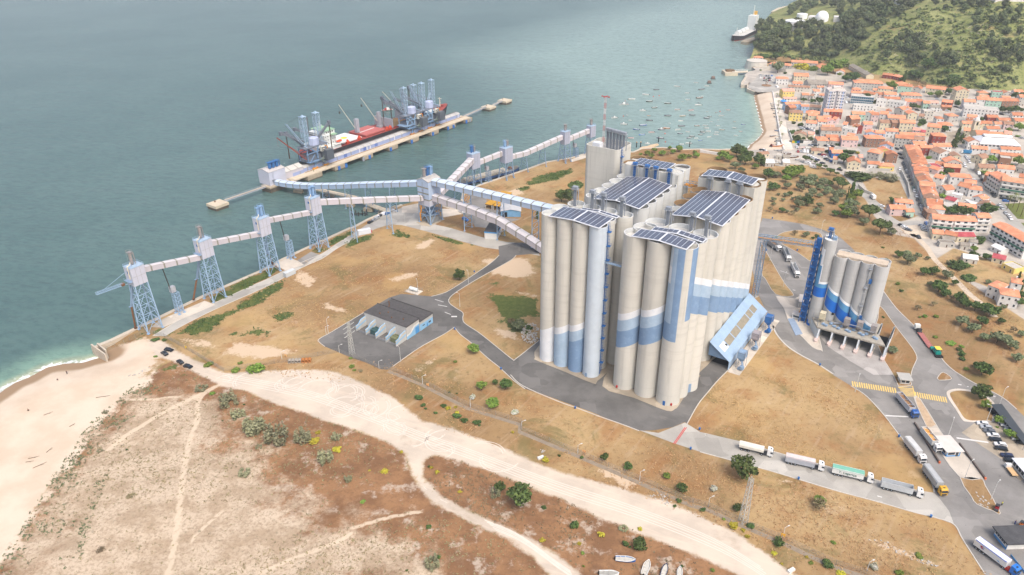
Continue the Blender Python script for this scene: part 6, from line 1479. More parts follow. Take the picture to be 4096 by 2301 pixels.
m=MB();m.bz(-.8,6.2,-.2,2.5,.15,2.9)
for i in range(14): m.bz(-.7+i*.5,-.5+i*.5,-.25,-.2,.3,2.8)
cwl=m.build('body',pm('container_grey',(196,202,204),.7,.08,.5),ct);m=MB();m.bz(-.85,-.8,0,2.3,.3,2.8);m.build('door',pm('container_door',(180,186,190),.7,.08),ct)
q=G('z2',1330,1345);ct=thing('container','clean white container beside the trestle on the quay lawn','container',q,R(28));m=MB();m.bz(0,8.5,0,3,.1,3.2);m.build('body',WM,ct);m=MB();m.bz(8.5,9.2,.4,2.4,.1,1.8);m.build('red_generator',RED,ct)
q=G('z11',1355,345);tk=thing('gas_tank','horizontal white gas tank on a fenced concrete plinth near the substation','tank',q,R(-30))
m=MB();m.bz(-4.4,4.4,-2.6,2.6,0,.3);m.build('plinth',CONC,tk);m=MB();n=12
m.tube((-2.6,0,1.7),(2.6,0,1.7),1.0,12);m.tube((-3.0,0,1.7),(-2.6,0,1.7),.5,12,0,1.0);m.tube((2.6,0,1.7),(3.0,0,1.7),1.0,12,0,.5);m.build('vessel',SHW,tk)
for x in (-1.8,1.8): m=MB();m.bz(x-.25,x+.25,-.8,.8,.3,1.2);m.build('saddle',GRP,tk)
m=MB()
for k in np.linspace(0,1,9):
 for s in (-2.6,2.6): m.beam((-4.4+8.8*k,s,.3),(-4.4+8.8*k,s,2.0),.07)
for s in (-2.6,2.6): m.beam((-4.4,s,1.9),(4.4,s,1.9),.05)
m.build('fence',STEEL,tk)
PIPC=pm('pipe_concrete',(172,162,148),.9,.12,.8);PIPR=pm('pipe_rust',(190,124,66),.9,.12,.8)
for i in range(7):
 q=G('z11',328+i*27.5,942-i*1.5);o=thing('concrete_pipe',['grey concrete pipe at the left end of the row of pipes by the fence','second grey concrete pipe from the left in the row by the fence','grey concrete pipe third from the left in the fence-side row','grey concrete pipe in the middle of the fence-side row','first rust-coloured pipe after the grey ones in the row','rust-coloured pipe second from the right end of the row','rust-coloured pipe at the right end of the row by the fence'][i],'pipe',(q.x,q.y,0),R(100),'row of concrete pipes by the fence')
 m=MB();n=14;r0,r1=.8,.66;L=2.2
 vs=[];f=[]
 for x,r in ((0,r0),(L,r0),(L,r1),(0,r1)):
  for k in range(n): t=2*PI*k/n;vs.append((x,r*math.cos(t),r0+r*math.sin(t)))
 for a_ in range(4):
  for k in range(n): f.append((a_*n+k,a_*n+(k+1)%n,((a_+1)%4)*n+(k+1)%n,((a_+1)%4)*n+k))
 m.add(vs,f);m.build('barrel',PIPC if i<4 else PIPR,o)
 m=MB();m.tube((L-.25,0,r0),(L+.02,0,r0),r0+.08,14,0,None,False);m.build('socket',PIPC if i<4 else PIPR,o)
def pylon(label,p,h,w0,w1,arms,rz=0,mat=None):
 o=thing('pylon',label,'pylon',p,rz,'lattice electricity pylons');m=MB();n=9
 f=lambda t:w0+(w1-w0)*t;c=((-1,-1),(1,-1),(1,1),(-1,1))
 for k in range(4):
  a_,b_=c[k],c[(k+1)%4];m.beam((a_[0]*w0,a_[1]*w0,0),(a_[0]*w1,a_[1]*w1,h),.16)
  for i in range(n):
   t0,t1=i/n,(i+1)/n;m.beam((a_[0]*f(t0),a_[1]*f(t0),h*t0),(b_[0]*f(t1),b_[1]*f(t1),h*t1),.09);m.beam((b_[0]*f(t0),b_[1]*f(t0),h*t0),(a_[0]*f(t1),a_[1]*f(t1),h*t1),.09)
 m.build('lattice',mat or pm('galvanised',(186,186,180),.6,.08),o)
 if arms:
  m=MB()
  for z in (h*.62,h*.74,h*.88):
   m.beam((-2.8,0,z),(2.8,0,z),.16);m.beam((-2.8,0,z),(0,0,z+1),.08);m.beam((2.8,0,z),(0,0,z+1),.08)
   for s in (-2.6,2.6): m.tube((s,0,z),(s+1.2*s/2.6,0,z+.2),.14,6)
  m.build('cross_arm',mat or pm('galvanised',(186,186,180),.6,.08),o)
 return o
pylon('tall pale lattice pylon on the dry grass below the queue of trucks',G('z10',310,1062),20.6,1.15,.55,False,R(20))
pylon('lattice pylon with three cross arms in the dark yard of the substation',G('z11',845,862),18.1,1.,.4,True,R(60))
# ================================================================ TOWN
ZS.update(t1=(3040,200,3.2727),t2=(3400,280,3.2727),t3=(3740,320,3.4073),t4=(3080,420,3.2727),t5=(3440,440,3.2727),t6=(3760,520,3.4077),t7=(3540,640,2.5557),t8=(3040,560,2.7269))
def GHz(k,x,y,h):
 """eave pixel -> ground point below it (terrain aware)"""
 z=0.
 for _ in range(3):
  p=G(k,x,y,z+h);z=hgt(p.x,p.y) if p.y>600 else 0.
 return Vector((p.x,p.y,max(z,0)))
def tile_mat(name,c,c2):
 k=NT(name);a=k.mix(k.ramp(k.noise(.25,4,.6),.32,.68),c,c2)
 a=k.mix(k.math('MULTIPLY',k.ramp(k.noise(.8,6,.75),.52,.70),.5),a,tuple(v*.72 for v in c))
 a=k.mix(k.math('MULTIPLY',k.ramp(k.noise(1.6,4,.7,stretch=((1,1,.2),.5)),.55,.75),.35),a,tuple(min(255,v*1.15) for v in c2));return k.done(a,.9,0,.15)
ROOFS=dict(O=tile_mat('roof_orange',(204,131,98),(218,154,122)),T=tile_mat('roof_terracotta',(172,112,84),(192,134,102)),B=tile_mat('roof_brown',(148,112,92),(168,134,112)),P=tile_mat('roof_pink',(210,146,126),(220,166,148)),M=tile_mat('roof_maroon',(160,72,78),(178,92,96)),G=tile_mat('roof_grey',(132,124,114),(154,146,134)),W=pm('roof_white_sheet',(226,224,220),.7,.06,.3),F=pm('roof_flat_pale',(196,190,180),.9,.12,.3,dirt=((150,142,132),.4)))
WALLC=dict(W=(224,221,216),C=(216,204,176),G=(188,184,176),Y=(226,202,122),L=(176,198,222),M=(172,204,186),R=(142,62,56),K=(216,190,186),N=(148,112,92),U=(58,110,176),H=(202,196,184))
WALLS={k:pm('plaster_'+n,WALLC[k],.88,.08,.3,dirt=(tuple(v*.78 for v in WALLC[k]),.35)) for k,n in (('W','white'),('C','cream'),('G','grey'),('Y','yellow'),('L','light_blue'),('M','mint'),('R','red'),('K','pink'),('N','brown'),('U','blue'),('H','stone'))}
WNAME=dict(W='white',C='cream',G='grey',Y='yellow',L='light blue',M='mint green',R='dark red',K='pink',N='brown',U='bright blue',H='stone')
RNAME=dict(O='orange tiled',T='terracotta',B='brown tiled',P='pinkish tiled',M='maroon',G='grey',W='white sheet',F='flat pale')
FR_W=pm('window_frame',(214,212,206),.7,.05)
def win_mesh(w,h):
 m=MB();m.bz(-w/2,w/2,-.06,0,0,h,0);m.bz(-w/2+.12,w/2-.12,-.10,-.061,.12,h-.12,1);o=m.build('window',[FR_W,GLS]);me=o.data;bpy.data.objects.remove(o);return me
WIN=win_mesh(1.15,1.5);WINB=win_mesh(2.2,1.4);DORM=None
m=MB();m.bz(-.55,.55,-.08,0,0,2.2,0);m.bz(-.42,.42,-.1,-.081,.05,2.05,1);_o=m.build('door',[FR_W,pm('door_brown',(96,72,56),.7,.1)]);DOORM=_o.data;bpy.data.objects.remove(_o)
m=MB();m.bz(-.35,.35,-.35,.35,-1,1.3,0);m.bz(-.45,.45,-.45,.45,1.3,1.45,0);_o=m.build('chimney',[WALLS['W']]);CHIM=_o.data;bpy.data.objects.remove(_o)
def inst(me,name,par,loc,rz=0):
 o=bpy.data.objects.new(name,me);COL.objects.link(o);o.parent=par;o.location=loc;o.rotation_euler=(0,0,rz);KIDS.setdefault(par.name,[]).append(o);return o
HOUSES=[]
hr=random.Random(11)
def house(p,rz,w,d,h,typ,wc,rc,name='house',cat='house',win=True,label=None,pitch=.42):
 o=thing(name,None,cat,(p.x,p.y,p.z),rz,None)
 m=MB();m.bz(0,w,0,d,-2.5 if p.z>.6 else -.3,h)
 rm=MB();ov=.3
 if typ=='f':
  m2=None
  for x0,x1,y0,y1 in ((0,w,0,.25),(0,w,d-.25,d),(0,.25,.25,d-.25),(w-.25,w,.25,d-.25)): m.bz(x0,x1,y0,y1,h+.001,h+.5)
  rm.bz(.25,w-.25,.25,d-.25,h,h+.12)
 elif typ=='g':
  r=d/2*pitch;m.add([(0,0,h),(0,d,h),(0,d/2,h+r),(w,0,h),(w,d,h),(w,d/2,h+r)],[(0,2,1),(3,4,5)])
  for y0,s in ((-ov,1),(d+ov,-1)):
   z0=h-ov*pitch*1.;rm.hexa([(-ov,y0,z0),(w+ov,y0,z0),(w+ov,d/2,h+r),(-ov,d/2,h+r)],[(-ov,y0,z0+.16),(w+ov,y0,z0+.16),(w+ov,d/2,h+r+.16),(-ov,d/2,h+r+.16)])
 elif typ=='x':
  r=w/2*pitch;m.add([(0,0,h),(w,0,h),(w/2,0,h+r),(0,d,h),(w,d,h),(w/2,d,h+r)],[(0,1,2),(3,5,4)])
  for x0 in (-ov,w+ov):
   z0=h-ov*pitch;rm.hexa([(x0,-ov,z0),(w/2,-ov,h+r),(w/2,d+ov,h+r),(x0,d+ov,z0)],[(x0,-ov,z0+.16),(w/2,-ov,h+r+.16),(w/2,d+ov,h+r+.16),(x0,d+ov,z0+.16)])
 else:
  k=min(w,d)/2;r=k*pitch;z0=h-.05
  if w>=d: a_,b_=(k,d/2),(w-k,d/2)
  else: a_,b_=(w/2,k),(w/2,d-k)
  c=[(-ov,-ov),(w+ov,-ov),(w+ov,d+ov),(-ov,d+ov)]
  vs=[(*q,z0) for q in c]+[(*q,z0+.14) for q in c]+[(*a_,h+r),(*b_,h+r)]
  f=[(0,1,5,4),(1,2,6,5),(2,3,7,6),(3,0,4,7),(3,2,1,0)]
  f+=[(4,5,9,8),(5,6,9),(6,7,8,9),(7,4,8)] if w>=d else [(4,5,8),(5,6,9,8),(6,7,9),(7,4,8,9)]
  rm.add(vs,f)
 wl=m.build('wall',WALLS[wc],o);rf=rm.build('roof',ROOFS[rc],o)
 if win:
  fl=max(1,int(round(h/3.)));fh=h/fl
  n=max(1,int(w/2.9))
  for q in range(fl):
   for i in range(n):
    if hr.random()<.12: continue
    x=w*(i+.5)/n
    if q==0 and i==n//2: inst(DOORM,'door',wl,(x,0,.05));continue
    inst(WIN,'window',wl,(x,-.0,q*fh+.9))
  n=max(1,int(d/3.6))
  for q in range(fl):
   for i in range(n):
    if hr.random()<.35: continue
    inst(WIN,'window',wl,(0,d*(i+.5)/n,q*fh+.9),-PI/2)
 if typ in 'gxh' and hr.random()<.55: inst(CHIM,'chimney',rf,(w*hr.uniform(.25,.75),d*hr.uniform(.55,.7),h+min(w,d)*.5*pitch*.5))
 HOUSES.append((o,wc,rc,typ,h,label));return o
def H8(k,xl,yl,xr,yr,h,d,typ,wc,rc,**kw):
 a_=GHz(k,xl,yl,h);b_=GHz(k,xr,yr,h);e=b_-a_;e.z=0;a_.z=min(a_.z,b_.z);return house(a_,math.atan2(e.y,e.x),max(3.,e.length*.97),d,h,typ,wc,rc,**kw)
TT='''t1 115 182 402 212 6 10 h G O|t1 412 158 765 178 7 9 g G O|z8 235 475 312 481 5 8 h H O|t1 450 342 646 348 8 12 g C O|t1 432 442 560 446 5 8 g W O|t1 216 376 380 382 7 9 h W O|t1 372 482 664 496 5 7 g H B|t1 640 452 890 452 5 17 g G G|t1 306 546 460 541 7.5 9 g Y P|t1 316 640 485 641 5 6 g W P|t1 342 716 540 706 7 7 g L O|t1 546 740 645 742 6.5 6 g L O|t1 396 760 482 752 7 8 g N T|t1 905 448 1100 456 10 9 g K O|t1 706 540 788 542 8 7 g W O|t1 556 590 650 592 6 7 g G O|t1 756 490 845 490 5 5 g W O|t1 1000 282 1112 290 4 8 x W O|t1 792 246 866 200 5 10 g G T|t1 660 600 704 604 6 7 g H B|t1 845 500 898 502 5 6 f W W|t1 775 590 840 600 5 6 g W O|t1 650 745 800 760 4 8 g H B|t1 1166 200 1270 262 4.5 9 g H G|t1 1272 262 1400 335 4.5 9 g C G
t2 55 166 450 186 8 13 h G O|t2 426 62 560 78 4 8 g R T|t2 562 78 672 104 4 8 g R O|t2 30 256 150 264 8 8 h K O|t2 22 300 158 306 6 7 g K O|t2 160 300 322 330 6 9 g G T|t2 372 240 572 256 6 9 h C O|t2 352 322 450 326 5 8 g K T|t2 456 322 620 326 6 9 g W O|t2 616 186 762 180 6 8 h C O|t2 636 208 818 226 7.5 9 g M T|t2 822 238 938 252 6 10 x G T|t2 680 330 952 342 5.5 11 h G O|t2 996 236 1258 264 6 10 g C O|t2 352 392 488 402 7 8 f W F|t2 490 406 714 440 6 9 f W F|t2 50 462 366 482 5 8 f W F|t2 726 412 868 422 6 9 g K O|t2 870 410 948 416 6 8 g K T|t2 966 436 1054 440 6 8 g M O|t2 1056 432 1164 436 5 7 g W P|t2 1062 490 1190 496 4.5 8 g W G|t2 1202 418 1338 436 6 9 g R O|t2 1202 482 1338 490 4 6 g N T|t2 30 577 204 586 7 8 g M O|t2 206 556 276 570 8 8 x W O|t2 286 586 386 592 7 8 g K T|t2 400 577 508 586 6 9 g W O|t2 500 628 738 640 6 10 g G O|t2 586 502 698 526 7 10 x G O|t2 700 512 806 522 7 8 x W O|t2 476 542 546 548 6 8 x W T|t2 766 576 890 578 8 10 x C O|t2 972 542 1108 546 8 8 f H F|t2 1142 640 1238 642 6 8 h W T|t2 1302 608 1430 604 6 9 h G O|t2 402 692 548 698 7 9 g C B|t2 556 692 656 694 8 8 g N B|t2 660 692 864 702 9 9 g C O|t2 182 712 304 716 6 8 g K O|t2 102 742 174 738 7 6 x R T|t2 1012 738 1196 762 9 10 g C O|t2 1176 722 1358 732 6 10 h W O|t2 905 605 970 612 5 8 g H B|t2 455 380 668 388 5 8 g H T|t2 300 265 352 270 6 7 g H O
t3 300 148 478 154 14 13 x C O|t3 604 178 740 182 4 8 h C O|t3 786 166 928 176 7 8 f M M|t3 932 182 1048 184 6 9 x G T|t3 1086 162 1208 166 5 8 g W O|t3 612 226 740 236 3.5 6 g W O|t3 918 242 1038 246 4 6 g W O|t3 402 298 564 306 8 9 g W O|t3 576 266 698 274 9 9 g W O|t3 702 276 922 290 9 9 g M O|t3 924 291 1158 292 8 9 g N T|t3 1160 236 1250 240 9 9 g G O|t3 405 382 892 422 9 13 f W F|t3 442 502 588 516 6 8 g W O|t3 458 562 580 567 4 8 x W T|t3 722 512 874 516 5 8 g R T|t3 602 592 790 602 5 8 g C T|t3 382 596 640 606 5 8 g C O|t3 876 552 1044 556 4 8 g H T|t3 822 602 930 606 4 7 g W O|t3 1062 482 1208 490 5 9 g W T|t3 946 602 1078 612 5 8 g K B|t3 1100 562 1260 566 5 9 g C T|t3 752 752 944 760 6 9 g C O|t3 716 668 898 672 7 8 g W T|t3 950 735 1050 745 5 9 g Y P|t3 395 690 480 700 5 9 g C O
t4 262 102 438 112 8 10 h Y B|t4 468 106 654 122 7 10 h C O|t4 502 136 622 142 6 6 g C O|t4 476 236 614 246 6 8 g W O|t4 630 216 744 222 5 8 g W O|t4 752 218 874 218 5 9 x K P|t4 706 86 780 91 8 8 g W O|t4 790 86 952 96 7 9 g R O|t4 996 152 1072 190 6 9 x N O|t4 672 332 944 342 6 10 g G B|t4 692 292 848 296 5 7 g W O|t4 946 304 1122 332 6 8 f W F|t4 322 390 484 404 3.6 9 x C B|t4 506 382 584 386 4 6 g C P|t4 622 466 778 472 5 12 h G O|t4 786 462 914 476 4 8 g G O|t4 742 428 904 432 5 8 g G T|t4 946 456 1164 463 6.5 10 g K O|t4 815 632 958 637 4.5 8 g U O|t4 782 596 812 598 4 8 g U T|t4 1020 750 1195 764 6 12 x C T|t4 545 598 718 604 3 7 g C B|t4 1008 395 1100 410 5 7 g K O|t4 955 255 1010 262 5 8 g W O|t4 1085 282 1130 286 6 7 x Y O|t4 612 178 700 186 5 8 g H O|t4 700 168 800 176 5 8 g C O|t4 820 180 870 190 5 7 g K O
t5 82 372 338 382 8 10 h N O|t5 258 462 436 486 8 9 x L T|t5 96 545 260 578 9 10 h G O|t5 102 708 268 716 4 7 g W T|t5 262 532 408 536 6 7 x Y O|t5 352 584 502 592 7 8 x N T|t5 262 736 458 742 4 8 h Y O|t5 84 300 206 308 6 8 x L O|t5 208 306 334 312 6 8 g L O|t5 342 278 510 286 6 8 g W O|t5 466 366 714 386 8 9 g G T|t5 526 326 728 334 7 7 g W O|t5 722 388 850 396 5 8 g W B|t5 736 334 854 338 6 7 g W O|t5 708 456 880 461 6 9 g W O|t5 796 497 968 502 6.5 7 g R O|t5 958 342 1138 352 10 10 h R O|t5 975 482 1210 482 6 9 g W O|t5 1046 574 1206 562 6 12 x W B|t5 1210 606 1330 612 6 9 x C B|t5 1122 684 1338 692 5 9 x G O|t5 1104 744 1332 762 4 8 g R O|t5 984 706 1094 722 4 7 g R T|t5 800 288 860 294 5 6 g K M|t5 690 262 800 276 5 7 g K P|t5 880 700 980 760 4 7 f W M
t6 148 636 448 662 6.5 9 h W O|t6 392 162 544 162 7 9 x W T|t6 436 252 658 272 5 8 g W O|t6 696 307 808 321 5 8 g W O|t6 838 262 1114 276 4.5 7 g W T|t6 820 347 1143 372 4 8 g C T|t6 824 384 984 402 6 8 f N F|t6 432 350 588 396 5 9 x C B|t6 542 516 758 526 5 9 g C B|t6 792 522 1028 546 4 9 g W O|t6 332 716 498 742 6 9 h W O|t6 1035 500 1180 545 4 8 g H G|t6 610 612 700 632 7 8 g N O|t6 1078 640 1200 660 4 8 g C T
t7 526 268 628 312 5 8 x W T|t7 742 262 860 290 6 9 g W T|t7 862 298 1000 316 6 9 h W O|t7 895 378 1010 412 6 8 x W O|t7 935 455 1090 492 6 9 x W B|t7 612 398 714 426 4 7 g W M|t7 602 472 738 492 4 8 f W F|t7 60 502 226 506 5 8 g K O|t7 108 432 298 452 5 8 h W O|t7 222 532 305 532 4 6 g M O|t7 492 752 605 762 4 7 g C O|t7 608 757 738 784 4 7 g C T|t7 745 783 930 784 4 7 g C M|t7 680 350 790 372 3.5 5 f W W|t7 815 410 900 470 3 6 f W W|t7 455 80 545 108 4 7 g K O|t7 500 175 595 196 5 8 g W O|t7 440 540 545 545 5 9 h N B|t7 755 478 940 500 4 8 g H O
z9 2232 1396 2412 1428 7 9 h W O|z9 2124 1312 2228 1352 7 9 h W O|z9 2330 1290 2430 1310 6 7 h W O|z9 1902 1075 2035 1092 3 7 g H W|z9 2158 1068 2274 1094 3 7 g C M|z9 1880 960 1960 968 3 5 g H G|z9 1690 940 1830 950 2.8 5 f G G|z9 1960 930 2030 940 3 5 g W G|z9 2150 965 2240 1010 3 6 g W W|z9 1720 905 1830 915 2.8 5 g H G|z9 2245 1125 2360 1180 3 8 f Y F|t8 60 250 160 252 3.4 8 g G W|t8 252 245 328 248 3.6 7 g H W|t8 175 170 245 180 3 7 f H F|t8 255 185 330 190 3.2 6 g H G|t8 0 160 105 150 3 6 g C B|t8 800 210 850 215 4 7 g H O|t8 1080 190 1110 192 4 7 g H P'''
for ln in TT.replace('\n','|').split('|'):
 q=ln.split();H8(q[0],*[float(v) for v in q[1:5]],float(q[5]),float(q[6]),q[7],q[8],q[9])
def row(k,pts,n,h,d,types,walls,roofs,flip=1):
 a_=[G(k,x,y) for x,y in pts]
 tot=[(a_[i],a_[i+1]) for i in range(len(a_)-1)];L=sum((b-a).length for a,b in tot);w=L/n
 pos=[];s=0
 for i in range(n+1):
  t=i*w;acc=0
  for a,b in tot:
   l=(b-a).length
   if t<=acc+l+1e-6: pos.append(a.lerp(b,min(1,(t-acc)/l)));break
   acc+=l
 for i in range(n):
  p,q=pos[i],pos[i+1];e=q-p
  house(Vector((p.x,p.y,0)),math.atan2(e.y,e.x),e.length*.98,d,h+hr.uniform(-.6,.8),types[i%len(types)],walls[i%len(walls)],roofs[i%len(roofs)])
row('t5',[(556,560),(612,690),(655,815)],3,7,11,'hgh',['C','W','H'],['O','T','T'])
row('t7',[(250,110),(300,260),(345,370),(385,480),(430,575)],11,6,10,'gxhg',['W','K','W','C','H'],['O','T','O','B','T'])
def aptblock(label,k,xl,yl,xr,yr,h,d,band,wc='W',nm='apartment_block'):
 o=H8(k,xl,yl,xr,yr,h,d,'g',wc,'O',name=nm,cat='apartment block',win=False,label=label,pitch=.3);wl=KIDS[o.name][0]
 a_=GHz(k,xl,yl,h);b_=GHz(k,xr,yr,h);w=max(3.,(b_-a_).xy.length*.97);fl=int(round(h/2.9));fh=h/fl
 for q in range(fl):
  for i in range(int(w/3.4)): inst(WINB,'window',wl,((i+.5)*w/int(w/3.4),-.0,q*fh+1.0))
  if q: m=MB();m.bz(.2,w-.2,-.5,-.02,q*fh-.2,q*fh+.75);m.build('balcony',WALLS['W'] if q%2 else pm('balcony_green',(70,120,100),.7,.1) if band else WALLS['H'],wl)
  for i in range(2): inst(WIN,'window',wl,(0,d*(i+.5)/2,q*fh+1),-PI/2)
 return o
aptblock('white apartment block with green balcony bands at the end of the dirt path','t7',490,602,714,626,10.5,10,True)
aptblock('white apartment block with dark green bands and white rooftop hut','t7',718,622,950,632,10.5,10,True)
aptblock('set back white apartment wing joining the two rows of flats','t7',956,592,1092,594,10.5,9,False)
aptblock('long white apartment row running down to the right edge beside the lawn','t7',1098,660,1460,860,10.5,10,True)
aptblock('corner apartment building with green awnings facing the palm lawn, right wing','t6',850,690,1230,745,13,11,True,'G')
aptblock('left wing of the corner apartment building above the street','t6',668,590,838,700,12,11,False,'H')
p0=GHz('t1',905,535,26.5);p1=GHz('t1',1130,540,26.5);e=p1-p0
tw=thing('apartment_tower','tall pale blue and white apartment tower standing above the low tiled houses','apartment tower',(p0.x,p0.y,0),math.atan2(e.y,e.x));w=e.length;d=13;h=26.5
m=MB();m.bz(0,w*.42,0,d,0,h);m.bz(w*.42,w*.55,1.5,d,0,h-.6);m.bz(w*.55,w,0,d,0,h);wl=m.build('wall',pm('tower_plaster',(206,208,212),.85,.06,.3),tw)
m=MB();m.bz(-.2,w+.2,-.2,d+.2,h,h+.4);m.bz(w*.3,w*.75,4,9,h+.4,h+3);m.bz(w*.12,w*.2,2,3.5,h+.4,h+1.6);m.bz(w*.8,w*.95,5,7,h+.4,h+1.5);m.tube((w*.75,5,h),(w*.75,5,h+8),.12,6);m.build('roof',ROOFLT,tw)
BLW=pm('tower_blue_panel',(148,172,212),.7,.08,.4)
for q in range(9):
 z=q*2.9+.8
 for x in (w*.06,w*.2,w*.34,w*.62,w*.78,w*.93): inst(WIN,'window',wl,(x,0,z))
 for x in (w*.13,w*.86): m=MB();m.bz(x-.7,x+.7,-.05,0,z-.2,z+1.6);m.build('blue_panel',BLW,wl)
 m=MB();m.bz(w*.25,w*.42,-.9,0,z-.8,z+.1);m.bz(w*.56,w*.72,-.9,0,z-.8,z+.1);m.build('balcony',WALLS['W'],wl)
 for y in (2.5,6.5,10.5): inst(WIN,'window',wl,(0,y,z),-PI/2)
o=H8('t2',20,338,328,362,8.5,9,'f','W','F',name='glass_building',cat='building',win=False,label='flat-roofed building with a glass facade behind a dark street tree');wl=KIDS[o.name][0]
w=o.children[0].dimensions.x if False else 20
a_=GHz('t2',20,338,8.5);b_=GHz('t2',328,362,8.5);w=(b_-a_).xy.length*.97
for q in range(3):
 m=MB();m.bz(.2,w-.2,-.06,0,.6+q*2.7,2.8+q*2.7);m.build('glazing',pm('blue_glass',(70,104,124),.15,.12,.5,spec=.7),wl)
m=MB()
for i in range(12): m.bz(w*i/11-.05,w*i/11+.05,-.12,-.06,.3,8.3)
m.build('mullion',WALLS['W'],wl)
p0=G('t3',500,752);p1=G('t3',566,752);e=p1-p0;bt=thing('bell_tower','cream church bell tower with a white onion dome','bell tower',(p0.x,p0.y,0),math.atan2(e.y,e.x));w=e.length
m=MB();m.bz(0,w,0,w,0,13);wl=m.build('shaft',WALLS['C'],bt);m=MB();m.bz(-.3,w+.3,-.3,w+.3,13,13.4);m.lathe([(w*.46,0),(w*.5,.8),(w*.36,2.2),(w*.16,2.8),(w*.2,3.6),(.05,5)],12,(w/2,w/2,13.4));m.build('dome',WALLS['W'],bt)
m=MB();m.bz(w*.32,w*.68,-.08,0,9,12);m.build('belfry_opening',DRK,wl);m=MB();m.bz(0,.35,-.06,0,0,13);m.bz(w-.35,w,-.06,0,0,13);m.build('corner_stone',WALLS['W'],wl)
o=H8('t3',572,742,748,748,7,11,'g','C','T',name='church',cat='church',win=True,label='cream church nave with a brown tiled roof beside the bell tower')
p0=GHz('t6',555,186,5.5);p1=GHz('t6',1095,216,5.5);e=p1-p0;mk=thing('market_hall','large market hall with a brilliant white ridged roof near the church','market hall',(p0.x,p0.y,0),math.atan2(e.y,e.x));w=e.length;d=22
m=MB();m.bz(0,w,0,d,0,5.5);wl=m.build('wall',WALLS['W'],mk);m=MB();WS=pm('brilliant_white_roof',(236,236,236),.6,.03,.3)
m.hexa([(-.4,-.4,5.5),(w+.4,-.4,5.5),(w+.4,d+.4,5.5),(-.4,d+.4,5.5)],[(w*.12,d*.35,9),(w*.88,d*.35,9),(w*.88,d*.65,9),(w*.12,d*.65,9)]);m.bz(w*.14,w*.86,d*.38,d*.62,9.4,10.6);rf=m.build('roof',WS,mk)
m=MB();m.bz(w*.13,w*.87,d*.37,d*.63,8.9,9.4);m.build('clerestory',GLS,rf)
for i in range(10): inst(WINB,'window',wl,(w*(i+.5)/10,0,3.4))
LMK=[('the apartment tower',G('t1',1000,760)),('the bell tower',G('t3',530,750)),('the town beach',G('z7',2250,500)),('the harbour square',G('z7',2150,60)),('the market hall',G('t6',820,230)),('the vacant lot',G('z9',1200,430)),('the foot of the hill',GH('t2',900,120)),('the palm lawn',G('z9',2350,650)),('the boatyard',G('t8',180,190)),('the dirt path',G('z9',1700,1150)),('the grove of olive trees',G('z9',880,400))]
ORD=['nearest','second nearest','third nearest','fourth nearest','fifth nearest','sixth nearest','seventh nearest','eighth nearest','ninth nearest','tenth nearest','eleventh nearest','twelfth nearest','thirteenth nearest','fourteenth nearest','fifteenth nearest','sixteenth nearest','seventeenth nearest','eighteenth nearest','nineteenth nearest','twentieth nearest']
def rank_labels(items,landmarks,fmt):
 """items: (obj, key-phrase, position); the phrase plus rank by distance to a landmark names one thing"""
 byk={}
 for o,k,p in items: byk.setdefault(k,[]).append((o,Vector(p).to_2d()))
 for k,l in byk.items():
  used=set();g={}
  for o,p in l:
   lm=min(landmarks,key=lambda q:(q[1].to_2d()-p).length);g.setdefault(lm[0],[]).append(((lm[1].to_2d()-p).length,o))
  for lm,q in g.items():
   lp=[v for n_,v in landmarks if n_==lm][0].to_2d();order=sorted(l,key=lambda t:(t[1]-lp).length)
   for d_,o in q:
    r=[i for i,t in enumerate(order) if t[0] is o][0]
    o['label']=fmt(k,('the only one' if len(l)==1 else (ORD[r] if r<len(ORD) else 'number %d by nearness'%(r+1))),lm,len(l)==1)
items=[]
for o,wc,rc,typ,h,lb in HOUSES:
 o['group']='houses of the town' if o['category']=='house' else 'large buildings of the town'
 if lb: o['label']=lb;continue
 if 'category' in o and o['category']=='church': continue
 fl='low' if h<4.6 else 'two-storey' if h<7.2 else 'tall'
 form={'g':'gabled','x':'gable-fronted','h':'hipped','f':'flat'}[typ]
 rn=RNAME[rc] if typ!='f' else 'flat'
 k='%s %s house with %s roof'%(fl,WNAME[wc],(form+' '+rn.replace(' tiled','')) if typ!='f' else 'flat')
 items.append((o,k,o.location))
rank_labels(items,LMK,lambda k,r,lm,one:(k+', close to '+lm) if one else '%s, %s to %s'%(k,r,lm))
st=MB()
for si,(k,pts,w) in enumerate((('z9',[(985,-20),(1030,120),(1070,300)],6),('z9',[(1320,240),(1380,380),(1450,530),(1530,700)],8),('z9',[(1840,60),(1920,180),(2010,320),(2120,480),(2230,620),(2350,760),(2440,860)],9),('z9',[(860,330),(960,440),(1010,500),(1100,580),(1210,700),(1330,765),(1500,760),(1580,790)],7),('t4',[(200,470),(330,520),(560,520),(800,545),(1000,560)],7),('t5',[(0,600),(20,330),(-40,200)],6),('t5',[(470,540),(560,780)],6),('t1',[(1160,480),(1140,640),(1120,780)],7),('t3',[(240,260),(330,460),(390,700)],6))):
 ribbon(st,smoothline([G(k,*p) for p in pts],4),w,.06+.012*si)
struct('town_street',st,ASPL)
pth=MB();ribbon(pth,smoothline(GL('z9',1440,860,1560,960,1640,1080,1720,1160,1850,1290,1960,1400,2060,1480,2180,1600),4),3.6,.05);struct('dirt_path',pth,pm('path_dust',(206,190,168),.95,.14,.4,dirt=((170,146,116),.4)))
pth=MB();pth.fill(smoothline(GL('t7',160,690,420,640,480,700,500,800,300,790,200,740),3,True),.05);struct('dusty_parking',pth,pm('dust_ground',(212,196,174),.95,.12,.3))
sq=MB();sq.fill(GL('t5',1130,300,1330,260,1420,430,1300,500,1160,470),.07);struct('church_square',sq,PAVE)
